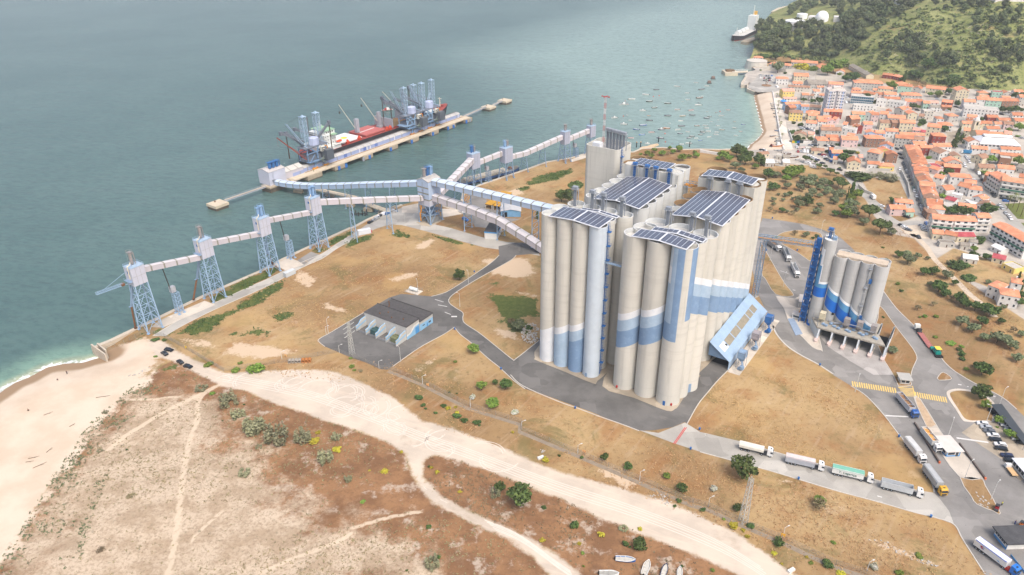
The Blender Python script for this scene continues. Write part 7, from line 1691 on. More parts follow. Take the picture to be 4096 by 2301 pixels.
lw=MB();lw.fill(GL('t7',1210,450,1421,440,1421,610,1320,600),.07);lw.fill(GL('t7',1350,640,1500,650,1500,720,1400,700),.07);struct('lawn',lw,pm('lawn_green',(112,120,58),.95,.2,.6))
def gwall(label,pts,h,m,w=.5):
 o=thing('boundary_wall',label,'wall',pts[0],0);b=MB();o0=pts[0]
 for a_,b_ in zip(pts,pts[1:]): a2,b2=a_-o0,b_-o0;b.beam(a2+Vector((0,0,h/2)),b2+Vector((0,0,h/2)),w,h)
 b.build('masonry',m,o);return o
STN=WALLS['H'];gwall('grey fort wall with a pale gate section below the long orange roofed barracks',GL('t1',20,262,130,262,330,300,450,300),4.5,STN);gwall('long grey fort wall behind the two-tier orange roofed house',GL('t1',450,305,720,340),5,STN);gwall('grey ruined wall running behind the grey shed roofs',GL('t1',720,390,1070,400),4.5,STN)
gwall('pale garden wall curving round the cottage by the promenade',GL('t4',240,330,290,470,300,500,540,500,590,400),1.6,WALLS['W']);gwall('crumbling stone wall along the vacant lot by the white van',GL('z9',960,440,1020,490,1090,520),2.2,STN);gwall('graffiti covered wall dividing the vacant lot from the main street',GL('z9',1340,310,1400,430,1420,540),2.6,WALLS['G']);gwall('white wall behind the row of houses facing the vacant lot',GL('t8',1195,335,1418,345),2.2,WALLS['G']);gwall('white seaside wall running behind the trees along the shore',GL('z7',1430,885,1640,920),2.4,WALLS['W'],1.)
gwall('concrete retaining wall along the promenade above the beach',GL('z7',2262,195,2325,560,2360,765,2392,860),1.2,WALLS['W'],.8)
fb=thing('fort_bastion','round stone bastion on the point below the wooded hill','fort',G('z8',258,540,0));m=MB();m.lathe([(15,-5),(13,5.5),(13.2,5.6),(13.2,6.2)],16);m.build('masonry',STN,fb)
def tankat(label,k,x,y,r,h,dome,name='storage_tank'):
 p=GH(k,x,y);o=thing(name,label,'tank',(p.x,p.y,p.z-3),0,'white storage tanks on the headland');m=MB()
 m.lathe([(r,-8),(r,h+3),(r*.55,h+3+r*(.5 if dome else .1)),(.1,h+3+r*(.72 if dome else .14))] if not dome else [(r,-8),(r,h+3)]+[(r*math.cos(R(a_)),h+3+r*math.sin(R(a_))) for a_ in range(10,90,16)]+[(.1,h+3+r)],28);m.build('shell',WS,o);return o
tankat('broad white tank nearest the sea among the pines','z8',570,225,14,9,False);tankat('taller white tank behind the broad one on the headland','z8',632,165,8,9,False);tankat('white domed tank standing right of the other tanks','z8',797,175,9,5,True)
for k,x0,y0,x1,y1,h,l in (('z8',680,180,760,182,7,'long white plant building between the tanks and the dome'),('z8',895,185,945,178,7,'white plant building right of the dome on the headland'),('z8',480,255,560,262,4,'low white base building at the foot of the broad tank'),('z8',1390,35,1520,45,6,'white building half hidden by trees on the ridge'),('z8',2230,22,2470,16,8,'long white building on the hilltop at the upper right corner')):
 a_=GH(k,x0,y0);b_=GH(k,x1,y1);e=b_-a_;house(Vector((a_.x,a_.y,a_.z-1)),math.atan2(e.y,e.x),e.xy.length,14,h+1,'f','W','W',name='plant_building',cat='building',win=False)['label']=l
# ================================================================ TREES AND PLANTS
def leaf_mat(name,c,c2,var=.5):
 k=NT(name);oi=k.n('ObjectInfo');p=k.pos()
 a=k.mix(k.ramp(k.noise(.9,4,.7),.35,.65),c,c2)
 h=k.n('HueSaturation');k.l(a,h.inputs['Color']);k.l(k.math('ADD',k.math('MULTIPLY',oi.outputs['Random'],var),1-var/2),h.inputs['Value'])
 k.l(k.math('ADD',k.math('MULTIPLY',oi.outputs['Random'],.03),.485),h.inputs['Hue'])
 return k.done(h.outputs[0],.75,0,.2)
LEAF=dict(olive=leaf_mat('leaf_olive',(92,104,72),(128,134,100)),dark=leaf_mat('leaf_dark_green',(56,76,38),(88,106,54)),pine=leaf_mat('leaf_pine',(64,82,42),(96,108,58)),light=leaf_mat('leaf_light_green',(86,112,42),(124,140,64)),grey=leaf_mat('leaf_grey_green',(122,124,92),(150,148,116)),yellow=leaf_mat('leaf_yellow',(150,142,40),(186,172,58)),bare=leaf_mat('leaf_dry_twigs',(112,98,74),(134,124,92)),hillscrub=leaf_mat('leaf_hill_scrub',(86,100,56),(122,130,80)),wood=leaf_mat('leaf_hill_wood',(74,86,56),(106,114,78)),white=leaf_mat('leaf_white_flowers',(150,156,120),(214,212,200)),palm=leaf_mat('leaf_palm',(92,100,60),(126,128,80)))
BARK=pm('bark',(92,76,60),.95,.2,1.)
def cards(rg,blobs,n,size,flat=.0,jit=.35):
 """leaf clump quads spread through and over a union of ellipsoids"""
 bl=np.array(blobs,float);vol=(bl[:,3]*bl[:,4]*bl[:,5])**.67;idx=rg.choice(len(bl),n,p=vol/vol.sum());b=bl[idx]
 d=rg.normal(size=(n,3));d/=np.linalg.norm(d,axis=1)[:,None]
 rad=(.62+.38*rg.rand(n)**.5)*(1+jit*.4*rg.normal(size=n)*.5)
 c=b[:,:3]+d*b[:,3:6]*rad[:,None]
 nrm=d+rg.normal(size=(n,3))*.7;nrm[:,2]+=.25;nrm/=np.linalg.norm(nrm,axis=1)[:,None]
 t=np.cross(nrm,rg.normal(size=(n,3)));t/=np.linalg.norm(t,axis=1)[:,None];u=np.cross(nrm,t)
 s=size*(.6+.8*rg.rand(n))[:,None];t*=s;u*=s*.7
 v=np.stack([c-t-u*.3,c+u*.9-t*.2,c+t+u*.2,c-u*.9+t*.1],1).reshape(-1,3)
 f=np.arange(4*n).reshape(n,4);return v,f
def mesh_np(name,v,f,mat):
 me=bpy.data.meshes.new(name);me.vertices.add(len(v));me.vertices.foreach_set('co',v.astype(np.float32).ravel());me.loops.add(f.size);me.loops.foreach_set('vertex_index',f.astype(np.int32).ravel());me.polygons.add(len(f));me.polygons.foreach_set('loop_start',np.arange(0,f.size,f.shape[1],dtype=np.int32));me.polygons.foreach_set('loop_total',np.full(len(f),f.shape[1],np.int32));me.update();me.materials.append(mat);return me
def trunk_mesh(rg,h,r,limbs):
 m=MB();m.tube((0,0,-.4),(rg.normal()*.1*h*.2,rg.normal()*.1*h*.2,h*.5),r,6,0,r*.7)
 for i in range(limbs):
  a=2*PI*i/limbs+rg.rand();l=h*(.3+.2*rg.rand());m.tube((0,0,h*.4),(math.cos(a)*l,math.sin(a)*l,h*(.68+.12*rg.rand())),r*.6,5,0,r*.25)
 o=m.build('trunk',BARK);me=o.data;bpy.data.objects.remove(o);return me
PROTO={}
def protos(kind,leaf,nvar,fn,trunk):
 L=[]
 for i in range(nvar):
  rg=np.random.RandomState(hash(kind)%1000 if False else sum(map(ord,kind))*7+i)
  blobs,n,s=fn(rg);v,f=cards(rg,blobs,n,s);L.append((mesh_np('crown',v,f,LEAF[leaf]),trunk_mesh(rg,*trunk) if trunk else None))
 PROTO[kind]=L
def round_fn(n=620,s=.085,sq=.75,k=9):
 def fn(rg):
  b=[(0,0,.62,.36,.36,.27*sq/.75)]
  for i in range(k):
   a=2*PI*i/k+rg.rand()*.6;r=.26+.12*rg.rand();z=.5+.3*rg.rand();q=.15+.09*rg.rand();b.append((math.cos(a)*r,math.sin(a)*r,z,q,q,q*.8))
  b.append((rg.normal()*.08,rg.normal()*.08,.85,.2,.2,.14));return b,n,s
 return fn
def umb_fn(rg):
 b=[(0,0,.74,.4,.4,.14)]
 for i in range(9): a=2*PI*i/9+rg.rand()*.5;r=.3+.12*rg.rand();q=.15+.06*rg.rand();b.append((math.cos(a)*r,math.sin(a)*r,.72+.12*rg.rand(),q,q,q*.6))
 return b,700,.075
def tall_fn(w):
 def fn(rg):
  b=[]
  for i in range(9): z=.16+.8*i/9;q=w*(1-.75*abs(z-.4)/.6)*(.8+.4*rg.rand());b.append((rg.normal()*.03,rg.normal()*.03,z,q,q,.12))
  return b,520,.07
 return fn
def con_fn(rg):
 b=[]
 for i in range(8):
  z=.2+.72*i/8;q=.30*(1-i/9.)+.05
  for j in range(3): a=rg.rand()*6.28;b.append((math.cos(a)*q*.6,math.sin(a)*q*.6,z+rg.normal()*.03,q*.7,q*.7,.07))
 return b,600,.065
def bush_fn(n=420,s=.1):
 def fn(rg):
  b=[(0,0,.3,.4,.4,.3)]
  for i in range(7): a=rg.rand()*6.28;r=.3*rg.rand()+.1;q=.16+.12*rg.rand();b.append((math.cos(a)*r,math.sin(a)*r,.3+.3*rg.rand(),q,q,q))
  return b,n,s
 return fn
def spike_fn(rg):   # upright feathery shrub
 b=[]
 for i in range(16): a=rg.rand()*6.28;r=.42*rg.rand()**.5;h=.35+.4*rg.rand();b.append((math.cos(a)*r,math.sin(a)*r,h*.6,.1,.1,h*.62))
 return b,760,.055
protos('olive','olive',5,round_fn(),(1,.035,4));protos('dark','dark',5,round_fn(700,.08),(1,.035,4));protos('light','light',4,round_fn(640,.085),(1,.03,4));protos('umbrella','pine',4,umb_fn,(1,.03,5));protos('cypress','dark',2,tall_fn(.14),(1,.02,0));protos('poplar','dark',2,tall_fn(.26),(1,.03,0));protos('conifer','pine',4,con_fn,(1,.025,0));protos('bush','dark',4,bush_fn(),None);protos('lightbush','light',3,bush_fn(),None);protos('yellowbush','yellow',3,bush_fn(300,.1),None);protos('greyshrub','grey',4,spike_fn,None);protos('bare','bare',3,round_fn(260,.07),(1,.035,6));protos('flowerbush','white',2,bush_fn(420,.08),None);protos('lightpine','pine',3,round_fn(760,.07,1.),(1,.03,4))
protos('hillwood','wood',6,round_fn(420,.1,.95),(1,.03,2))
KNAME=dict(olive=('olive_tree','grey-green olive-like tree','tree'),dark=('evergreen_tree','dark green rounded tree','tree'),light=('leafy_tree','bright green leafy tree','tree'),umbrella=('umbrella_pine','flat-topped umbrella pine','tree'),cypress=('cypress','slim dark cypress','tree'),poplar=('tall_evergreen','tall dark evergreen','tree'),conifer=('conifer','pointed conifer','tree'),bush=('dark_bush','dark green bush','bush'),lightbush=('green_bush','light green bush','bush'),yellowbush=('yellow_bush','yellow flowering bush','bush'),greyshrub=('tamarisk_shrub','feathery grey-green shrub','shrub'),bare=('sparse_tree','thin brownish half-bare tree','tree'),flowerbush=('flowering_bush','bush dotted with white flowers','bush'),lightpine=('bushy_pine','dense bushy pine','tree'))
PLANTS=[];vr=random.Random(3)
def plant(kind,p,w,hw,group):
 """w crown width in metres, hw height to width"""
 L=PROTO[kind];cm,tm=L[vr.randrange(len(L))];nm,ph,cat=KNAME[kind]
 o=thing(nm,None,cat,(p.x,p.y,p.z),vr.random()*6.28,group)
 s=w*1.05;h=w*hw
 c=bpy.data.objects.new('crown',cm);COL.objects.link(c);c.parent=o;c.scale=(s,s,h)
 if tm: t=bpy.data.objects.new('trunk',tm);COL.objects.link(t);t.parent=o;t.scale=(h,h,h)
 PLANTS.append((o,ph,w));return o
def at_px(k,x,y,wpx,kind,hw,group,big=1):
 """pixel of the crown's middle and its width in that zone's pixels"""
 sc=ZS[k][2];g=G(k,x,y)
 if g.y>640: g=GH(k,x,y)
 for _ in range(2):
  dist_=(g-Vector((0,0,H))).dot(FW);w=wpx/sc/F*dist_;h=w*hw*.58;g2=P(*N(k,x,y),(hgt(g.x,g.y) if g.y>640 else 0)+h);g=Vector((g2.x,g2.y,0))
 z=hgt(g.x,g.y) if g.y>640 else 0.
 return plant(kind,Vector((g.x,g.y,z)),w,hw,group)
def many(k,txt,group):
 for it in txt.split():
  q=it.split(',');kd={'o':'olive','d':'dark','l':'light','u':'umbrella','c':'cypress','p':'poplar','f':'conifer','b':'bush','g':'lightbush','y':'yellowbush','s':'greyshrub','n':'bare','w':'flowerbush','i':'lightpine'}[q[3]]
  hw={'olive':.85,'dark':.9,'light':.95,'umbrella':.95,'cypress':3.6,'poplar':2.2,'conifer':1.7,'bush':.75,'lightbush':.75,'yellowbush':.6,'greyshrub':.8,'bare':1.0,'flowerbush':1.0,'lightpine':1.15}[kd]
  at_px(k,float(q[0]),float(q[1]),float(q[2]),kd,float(q[4]) if len(q)>4 else hw,group)
GV='trees of the olive grove';many('t8','95,360,115,d 188,375,80,o 350,340,150,l 420,330,130,l 300,350,110,l 450,290,60,l 150,500,105,d 195,505,60,d 300,495,88,o 440,510,95,o 475,425,110,o 570,415,115,o 540,470,110,o 655,510,75,o 695,455,110,o 745,535,100,o 860,455,120,u 905,490,110,u 835,590,120,o 895,570,90,o 962,575,52,c 1010,520,80,p 1030,480,60,p 1060,585,120,l 1000,620,90,l 810,655,95,o 990,680,120,o 1040,690,90,o 575,560,95,o 535,600,80,o 600,580,55,n 655,600,62,o 200,590,36,o 280,597,56,o 328,583,60,d 145,645,62,o 252,650,46,o 360,635,40,o 432,640,92,o 525,655,115,d 420,692,112,o 150,695,46,o 110,750,62,n 170,780,44,n 245,762,72,d,.8 300,778,42,o 355,790,60,n 405,755,50,o 655,710,75,o 625,765,85,o 830,797,72,d 930,740,130,l 1000,770,150,o 960,790,120,l 1200,785,185,u 1150,728,66,o 720,570,70,o 620,470,60,o 760,470,80,d 470,540,50,n',GV)
many('t8','505,205,80,u 560,218,40,u 605,243,42,u 645,285,65,u 712,293,48,u 770,342,85,u 838,368,48,u 920,192,150,d,.8 745,120,50,b 870,300,30,g','trees round the parking lots');many('t8','1085,380,220,b,.45 960,360,110,s,.6 1300,370,190,s,.35','scrub of the vacant lots')
many('z9','1170,790,150,u 1265,830,80,o 1018,745,82,o 400,845,55,n 500,862,62,o 598,880,42,d 560,895,28,d 1335,1038,72,d 1415,1080,112,o 1400,1030,70,o 1495,1050,60,o 1585,1072,40,o 1560,1188,85,d 1640,1183,82,d 1755,1218,95,o 1350,1358,36,b 1690,1325,112,d 1745,1380,80,d 1825,1290,60,d 1610,1300,60,o 1320,1295,34,g,.5 1215,1078,30,b,.4 1185,975,30,g,.5 235,885,30,g,.5',GV)
many('z9','1840,1130,130,b,.5 1910,1120,120,b,.55 1790,1110,80,s,.6 1950,1245,135,b,.3 2000,985,60,l 2010,1030,80,b 2110,1060,70,d 2050,920,70,b 2125,1285,50,o 2400,1230,50,p 2420,1400,80,d','garden bushes below the apartment blocks')
many('z6','1690,650,115,d 1745,712,82,d 1800,755,62,n 1885,760,112,d 1915,805,95,d 2015,830,105,d 2145,870,130,d 2100,840,90,d 1890,958,105,o 2075,960,92,d 1990,1025,112,o 2100,1108,92,o 2215,1110,130,o 2290,1120,90,o 2330,1170,115,o 2385,1290,92,o 2240,965,62,d 1495,842,60,n 1350,690,36,b 2080,1388,145,d 2020,1357,62,d 1885,1250,60,b 1897,1295,52,b 1865,1215,45,b 1275,1222,78,o 1518,925,30,g 1560,918,42,g 1655,918,42,g 1320,630,36,g 1655,1105,44,g,.45 1785,1160,85,g,.3 1890,1190,44,g,.5 1930,1385,55,g,.4 2425,1080,70,o 2350,1040,60,n 2390,790,110,d 2425,640,60,p 2260,840,50,o 1640,810,50,n 1190,930,26,b',GV)
many('z3','1935,845,135,u 1880,920,130,i 1800,915,110,i 1570,1080,60,p','trees beside the concrete elevator tower')
SHT='trees along the shore behind the silos';many('z7','1000,888,72,l 1070,890,50,n 1125,873,56,l 1195,838,82,l 910,858,60,l 830,888,60,l 875,920,66,l 1085,833,46,l 1230,935,92,l 1310,928,52,l 1390,912,72,l 1370,878,42,l 1700,905,115,l 1770,950,90,l 1860,850,140,i 1920,870,120,i 1960,945,130,i 2000,910,90,i 1900,960,100,i 2110,955,130,i 2150,1000,70,i 1840,1030,105,o 1905,1088,82,o 2070,1040,72,l 1640,950,50,l 750,900,40,g 2220,1110,110,l,.8 2300,1140,80,o 2420,1180,100,l 2480,1100,120,l',SHT)
FL_='plants on the dry field round the silos';many('z11','1735,200,88,d,1.1 1845,812,92,l 2215,620,110,o 2160,590,70,n 1915,1118,85,l 2027,1090,42,d,1.3 2115,1105,104,d 1842,1205,52,w 2012,1262,100,l 1650,1175,22,b,.5 1710,1185,18,b,.5 1700,920,34,g,.5 2310,640,60,b,.5 840,962,50,g,.4 865,992,30,g,.4 915,1000,36,n,.6 830,892,34,g,.4',FL_)
many('z13','1840,592,58,d 2010,660,62,d 2400,808,72,d 2290,725,52,l 1190,265,60,w,.5',FL_);many('z10','318,665,165,i 875,925,100,n 865,905,80,l 270,958,62,d 300,950,60,n 372,1080,56,b 565,1200,75,b 932,1360,78,b 1265,1375,62,w 1435,1420,54,g 100,810,54,w 20,968,40,b 960,1205,40,g,.4 1590,1310,60,g,.3',FL_)
YD='plants round the dirt track';many('z13','1235,865,170,i 1080,812,85,d 1045,838,90,s 570,1095,38,b 1625,1068,66,b,1. 1402,955,34,b 2100,1212,108,b,.95 1995,1210,48,b,1. 1658,1217,32,y 1385,1190,42,y 1415,610,52,y 635,1310,34,b 600,1340,120,s 1820,1150,52,y 1682,1285,28,g 790,840,32,y 500,155,62,b,.5 530,212,38,b,.5 620,270,30,b,.5 675,220,40,b,.5 712,236,40,y 765,230,26,y 775,288,62,b,.5 825,325,52,b,.5 915,335,54,b,.5 548,240,24,b,.5 775,268,30,y 935,362,20,b 1175,412,26,y 1512,578,24,b 1675,590,28,b 2380,905,40,b,.6 2345,945,26,b 2020,1240,22,b 590,665,28,y 630,695,36,y 570,660,20,b 370,555,30,y 245,695,60,y,.3 90,915,40,g,.3 2095,1110,36,y 1975,1100,70,s,.5 410,1410,20,b 2400,1380,24,b 140,690,20,y 1690,1380,20,g',YD)
many('z10','245,1085,66,y 312,1115,34,y 345,1162,38,y 95,1408,32,g 770,1310,26,y 805,1355,34,g,.5 1025,1430,60,y,.4 590,1360,22,y 175,1040,24,g 540,1285,40,y,.4',YD)
TM='feathery shrubs beside the dirt track';many('z12','1640,155,150,s 1712,262,112,s 1845,335,190,s 1980,410,190,s 2182,420,142,s 2340,575,132,s 2432,435,82,s 1770,692,115,s,.3 2512,740,66,s 758,262,46,s,.6 1455,90,95,s,.35 1870,515,54,s,.4 1530,130,44,g,.3 2270,475,76,y,.3 2430,530,70,y,.3 1765,212,18,b 2300,410,40,y,.4 1610,330,16,b 915,535,16,b 720,545,46,s,.3 940,875,60,n,.3 730,1260,60,n,.3',TM);many('z1','1830,1205,120,g,.6 1700,1228,62,g,.5 1740,1175,36,g,.5 1500,1190,70,g,.3 1120,1005,50,b,.4 1190,1010,40,b,.4 1120,1130,30,g,.4',TM)
many('z10','2040,122,130,d 2066,208,64,l,1.2 2170,320,64,l 2235,420,70,l 2275,435,60,l 2150,375,20,g',"trees in the car park islands")
TT_='garden and street trees of the town';many('t1','240,215,150,o,1. 330,290,50,b 540,195,200,y,.7 705,250,110,l 890,250,150,l 980,200,180,l 1090,160,120,l 1040,320,60,l 1130,370,110,d 1260,330,110,d 1150,320,60,d 785,660,100,d 700,665,70,d 570,650,70,d 850,620,50,d 10,260,30,g 440,130,60,d 60,90,90,d 210,70,110,d',TT_)
many('t2','60,80,130,d 30,110,80,d 545,190,120,l 720,80,90,p 680,120,70,d 820,60,130,d 1000,50,160,d 900,90,110,d 900,140,70,n 960,170,80,n 1050,315,70,l 1165,300,80,l 1310,280,100,d 1230,140,80,d 1350,150,120,d 1160,340,50,n 220,360,130,d,1. 120,380,70,d 335,425,80,d 830,470,90,d 890,480,60,l 1215,500,50,n 1295,515,44,l 1410,420,60,d 945,670,90,d 910,715,50,l 1225,760,100,d',TT_)
many('t3','45,190,90,l 120,160,80,d 205,150,90,d 60,220,40,l 315,305,80,b 660,100,110,d 840,215,60,l 750,200,60,d 645,190,50,b 1110,210,110,d 1180,190,70,d 930,400,110,d 1010,400,100,d 1110,395,110,d 1180,410,70,d 125,650,90,d 650,525,90,b 335,690,70,f,2.2 300,780,90,f,1.8 380,770,70,f,2. 960,600,50,l 1010,680,80,l 1150,630,120,l 1130,760,70,g,.4 210,30,200,d 90,40,120,d',TT_)
many('t4','310,225,52,b 398,248,72,b 355,440,110,d 440,440,50,d 535,445,75,d 290,340,80,b 640,345,90,b 380,330,70,b 880,510,50,b 745,600,50,b 1150,620,60,y 1060,600,110,b,.6 980,590,60,b 595,570,120,n,.5 1170,525,40,b',TT_)
many('t5','815,150,100,b 1110,240,90,d 495,290,50,d,1.3 1250,380,90,f,2.2 1330,370,70,i,1.6 1385,420,80,i,1.5 1290,280,60,f,2. 1170,790,100,b 895,612,70,g 1255,480,50,d 780,200,40,l',TT_)
many('t6','690,385,160,l,.7 1080,410,140,l 970,468,60,g 620,580,100,l,.6 130,540,100,b 155,800,80,g 30,590,70,g 1000,560,70,n',TT_)
many('t7','600,510,110,d 690,515,110,d 760,510,120,d 860,525,120,d 1060,500,150,d 590,355,70,g 690,290,80,g 750,462,40,g 95,395,90,b 35,670,60,b 985,800,90,b 650,100,90,b 50,160,200,s,.4 575,130,40,l',TT_)
def palm(p,h,label=None):
 o=thing('palm_tree',None,'palm tree',(p.x,p.y,p.z),vr.random()*6,'palms of the town');m=MB();m.tube((0,0,0),(.1,0,h),.22,6,0,.16);m.build('trunk',BARK,o);m=MB()
 for i in range(16):
  a=2*PI*i/16+vr.random()*.3;l=h*.28+.9;up=vr.uniform(-.1,.7);pr=(.1,0,h);w=.35
  for j in range(3):
   t=(j+1)/3;q=(.1+math.cos(a)*l*t,math.sin(a)*l*t,h+up*l*t-1.1*t*t*l*.7);s=Vector((-math.sin(a),math.cos(a),0))*w*(1.1-t*.8);pv=Vector(pr);qv=Vector(q);m.add([pv-s,pv+s,qv+s*.7,qv-s*.7],[(0,1,2,3)]);pr=q
 m.build('crown',LEAF['palm'],o);PLANTS.append((o,'feathery palm tree',h));return o
for x,y in ((2308,262),(2318,395),(2330,440),(2340,530),(2352,590),(2365,735),(2325,350),(2340,610)): palm(G('z7',x,y,.5),5)
for x,y in ((1245,505),(1305,485),(1345,530),(1385,580)): palm(G('t7',x,y),10)
palm(G('t7',598,375),4);palm(G('z7',2180,112,.6),6)
LM2=LMK+[('the big silos',BW(30,20)),('the blue wave silo',GW(10,15)),('the substation',Vector((-60,315,0))),('the gate booth',G('z10',1800,560)),('the tall pylon',G('z10',310,1062)),('the fork of the dirt track',D(1050,1150)[0]),('the row of concrete pipes',G('z11',410,935)),('the near beach',G('z1',500,1250)),('the villa',G('z9',2250,1420)),('the paver machine',G('z6',1660,1240)),('the elevator tower',BW(-19,92)),('the stranded boats',D(1600,1420)[0]),('the turning circle',G('z6',300,120)),('the queue of trucks',G('z10',900,700)),('the car park island',G('z14',1300,800)),('the apartment blocks',G('t7',700,680))]
rank_labels([(o,k,o.location) for o,k,w in PLANTS],LM2,lambda k,r,lm,one:(k+', close to '+lm) if one else '%s, %s to %s'%(k,r,lm))
# --- wooded hillside
def inpoly_px(k,pts):
 return [N(k,pts[i],pts[i+1]) for i in range(0,len(pts),2)]
def scatter_px(k,pts,n,seed,mind=0):
 pl=inpoly_px(k,pts);xs=[p[0] for p in pl];ys=[p[1] for p in pl];rg=np.random.RandomState(seed);out=[]
 while len(out)<n:
  x=rg.uniform(min(xs),max(xs),400);y=rg.uniform(min(ys),max(ys),400);m=inside(pl,x,y)
  for a,b in zip(x[m],y[m]):
   if mind and any((a-c)**2+(b-d)**2<mind*mind for c,d in out[-120:]): continue
   out.append((a,b))
   if len(out)>=n: break
 return out
def ray_hits(pts):
 out=[]
 for x,y in pts:
  q=Ph(x,y);out.append(q)
 return out
WD=scatter_px('z8',(240,400,270,230,340,170,430,180,500,250,600,215,700,225,830,190,950,180,1060,70,1300,-20,1650,-30,1640,30,1480,110,1330,200,1220,290,1060,430,900,480,780,470,480,460,300,450),200,4,5)+scatter_px('z8',(480,150,640,5,1000,-60,1300,-60,1060,60,960,170,880,120,850,60,740,60,690,150,560,130),60,17,4)
hl='dark pine in the dense wood covering the headland above the town'
for q in ray_hits(WD):
 cm,tm=PROTO['hillwood'][vr.randrange(6)];s=vr.uniform(8,14)
 o=bpy.data.objects.new('hill_tree',cm);COL.objects.link(o);o.location=(q.x,q.y,q.z-1.5);o.scale=(s,s,s*vr.uniform(.9,1.35));o.rotation_euler=(0,0,vr.random()*6);tag(o,hl,'tree','trees of the headland wood')
WD2=scatter_px('z8',(1200,400,1480,330,1560,420,1600,560,1500,560,1480,450,1250,520),10,5,20)+scatter_px('z8',(1500,300,1640,300,1640,520,1480,500),14,9,12)+scatter_px('z8',(1720,400,1920,430,1900,560,1750,560),9,6,15)+scatter_px('z8',(2150,360,2472,330,2472,560,2250,620),14,8,16)+scatter_px('z8',(1900,80,2472,60,2472,330,2100,340),16,12,22)+scatter_px('z8',(1700,20,2200,0,2200,60,1750,90),14,13,14)
for q in ray_hits(WD2):
 cm,tm=PROTO['hillwood'][vr.randrange(6)];s=vr.uniform(6,10)
 o=bpy.data.objects.new('hill_tree',cm);COL.objects.link(o);o.location=(q.x,q.y,q.z-1.);o.scale=(s,s,s*vr.uniform(1.,1.7));o.rotation_euler=(0,0,vr.random()*6);tag(o,'scattered dark tree on the open scrubby slope of the hill','tree','trees of the open slope')
# --- ground cover too many to count
def stuff_cards(name,label,P3,size,leaf,per,seed,up=.5,mat=None):
 rg=np.random.RandomState(seed);n=len(P3);c=np.repeat(P3,per,0);sz=np.repeat(size if hasattr(size,'__len__') else np.full(n,size),per)
 N_=len(c);off=rg.normal(size=(N_,3))*np.array([.5,.5,.25])*sz[:,None];off[:,2]=np.abs(off[:,2])+.15*sz;c=c+off
 nrm=rg.normal(size=(N_,3));nrm[:,2]=np.abs(nrm[:,2])+up;nrm/=np.linalg.norm(nrm,axis=1)[:,None];t=np.cross(nrm,rg.normal(size=(N_,3)));t/=np.linalg.norm(t,axis=1)[:,None];u=np.cross(nrm,t);s=(sz*(.3+.3*rg.rand(N_)))[:,None];t*=s;u*=s*.8
 v=np.stack([c-t-u*.4,c+u-t*.2,c+t+u*.3,c-u+t*.1],1).reshape(-1,3)
 o=bpy.data.objects.new(name,mesh_np(name,v,np.arange(4*N_).reshape(N_,4),mat or LEAF[leaf]));COL.objects.link(o);tag(o,label,'ground cover',None,'stuff');return o
def world_scatter(pl,n,seed,keep=None):
 xs=[p[0] for p in pl];ys=[p[1] for p in pl];rg=np.random.RandomState(seed);X=[];Y=[];t=0
 while t<n:
  x=rg.uniform(min(xs),max(xs),6000);y=rg.uniform(min(ys),max(ys),6000);m=inside(pl,x,y)
  if keep is not None: m&=keep(x,y,rg)
  X.append(x[m]);Y.append(y[m]);t+=m.sum()
 return np.concatenate(X)[:n],np.concatenate(Y)[:n]
hp=ray_hits(scatter_px('z8',(1000,560,1060,440,1250,290,1500,120,1660,40,2472,20,2472,700,2000,740,1700,680,1450,600),760,21));hp+=ray_hits(scatter_px('z8',(240,460,480,460,900,490,1000,560,700,500,330,480),120,22))
stuff_cards('hillside_shrubs','low green shrubs and scrub covering the open hillside',np.array([[q.x,q.y,q.z] for q in hp]),np.random.RandomState(2).uniform(1.6,4.2,len(hp)),'hillscrub',13,3,.5)
dw=ray_hits(scatter_px('z8',(1150,400,1300,300,1500,250,1900,150,2300,250,2300,600,1800,560,1400,560),110,31));m=MB();
for q in dw: a=vr.random()*6;l=vr.uniform(2.5,6);m.beam((q.x,q.y,q.z+.5),(q.x+math.cos(a)*l,q.y+math.sin(a)*l,q.z+.8+vr.random()*2.5),.35)
tag(m.build('fallen_trunks',pm('bleached_wood',(196,186,170),.9,.1,1.)),'bleached dead trunks strewn over the open hillside','dead wood',None,'stuff')
band=D(380,935,420,960,350,1040,320,1090,280,1180,240,1280,210,1390,170,1500,-180,1640,-70,1500,20,1380,100,1250,170,1140,230,1060,300,1000,355,960)
def kn(s,th,seed): return lambda x,y,rg:(fbm(x,y,s,seed)+rg.normal(size=x.shape)*.25)>th
x,y=world_scatter(band,900,41,kn(5,.25,14));z=height(x,y);stuff_cards('dune_plants','grey-green dune plants dotted along the top of the beach',np.stack([x,y,z],1),np.random.RandomState(1).uniform(.22,.75,len(x)),'olive',6,42,.6)
x,y=world_scatter(SCRUB,6500,43,lambda x,y,rg:(y>120)&((fbm(x,y,9,15)+rg.normal(size=x.shape)*.4)>.05));z=height(x,y);stuff_cards('dune_tufts','dry brown tufts scattered over the sandy scrubland',np.stack([x,y,z],1),np.random.RandomState(1).uniform(.2,.6,len(x)),'bare',4,44,.6)
x,y=world_scatter(ISLE,1300,45,kn(7,.0,16));z=height(x,y);stuff_cards('verge_tufts','dry tufts on the strip between the two dirt tracks',np.stack([x,y,z],1),np.random.RandomState(1).uniform(.2,.6,len(x)),'bare',4,46,.6)
STR=D(560,935,900,965,1060,1060,1250,1125,1560,1230,1850,1345,2000,1450,2576,1447,2500,1447,1700,1130,1300,1010,960,900,700,905)
DRYL=leaf_mat('dry_grass_blades',(150,116,76),(196,164,118),.3)
x,y=world_scatter(STR,2600,47,kn(6,-.1,17));stuff_cards('field_tufts','dry golden tufts along the fence line',np.stack([x,y,x*0],1),np.random.RandomState(1).uniform(.2,.6,len(x)),'bare',4,48,.6,DRYL)
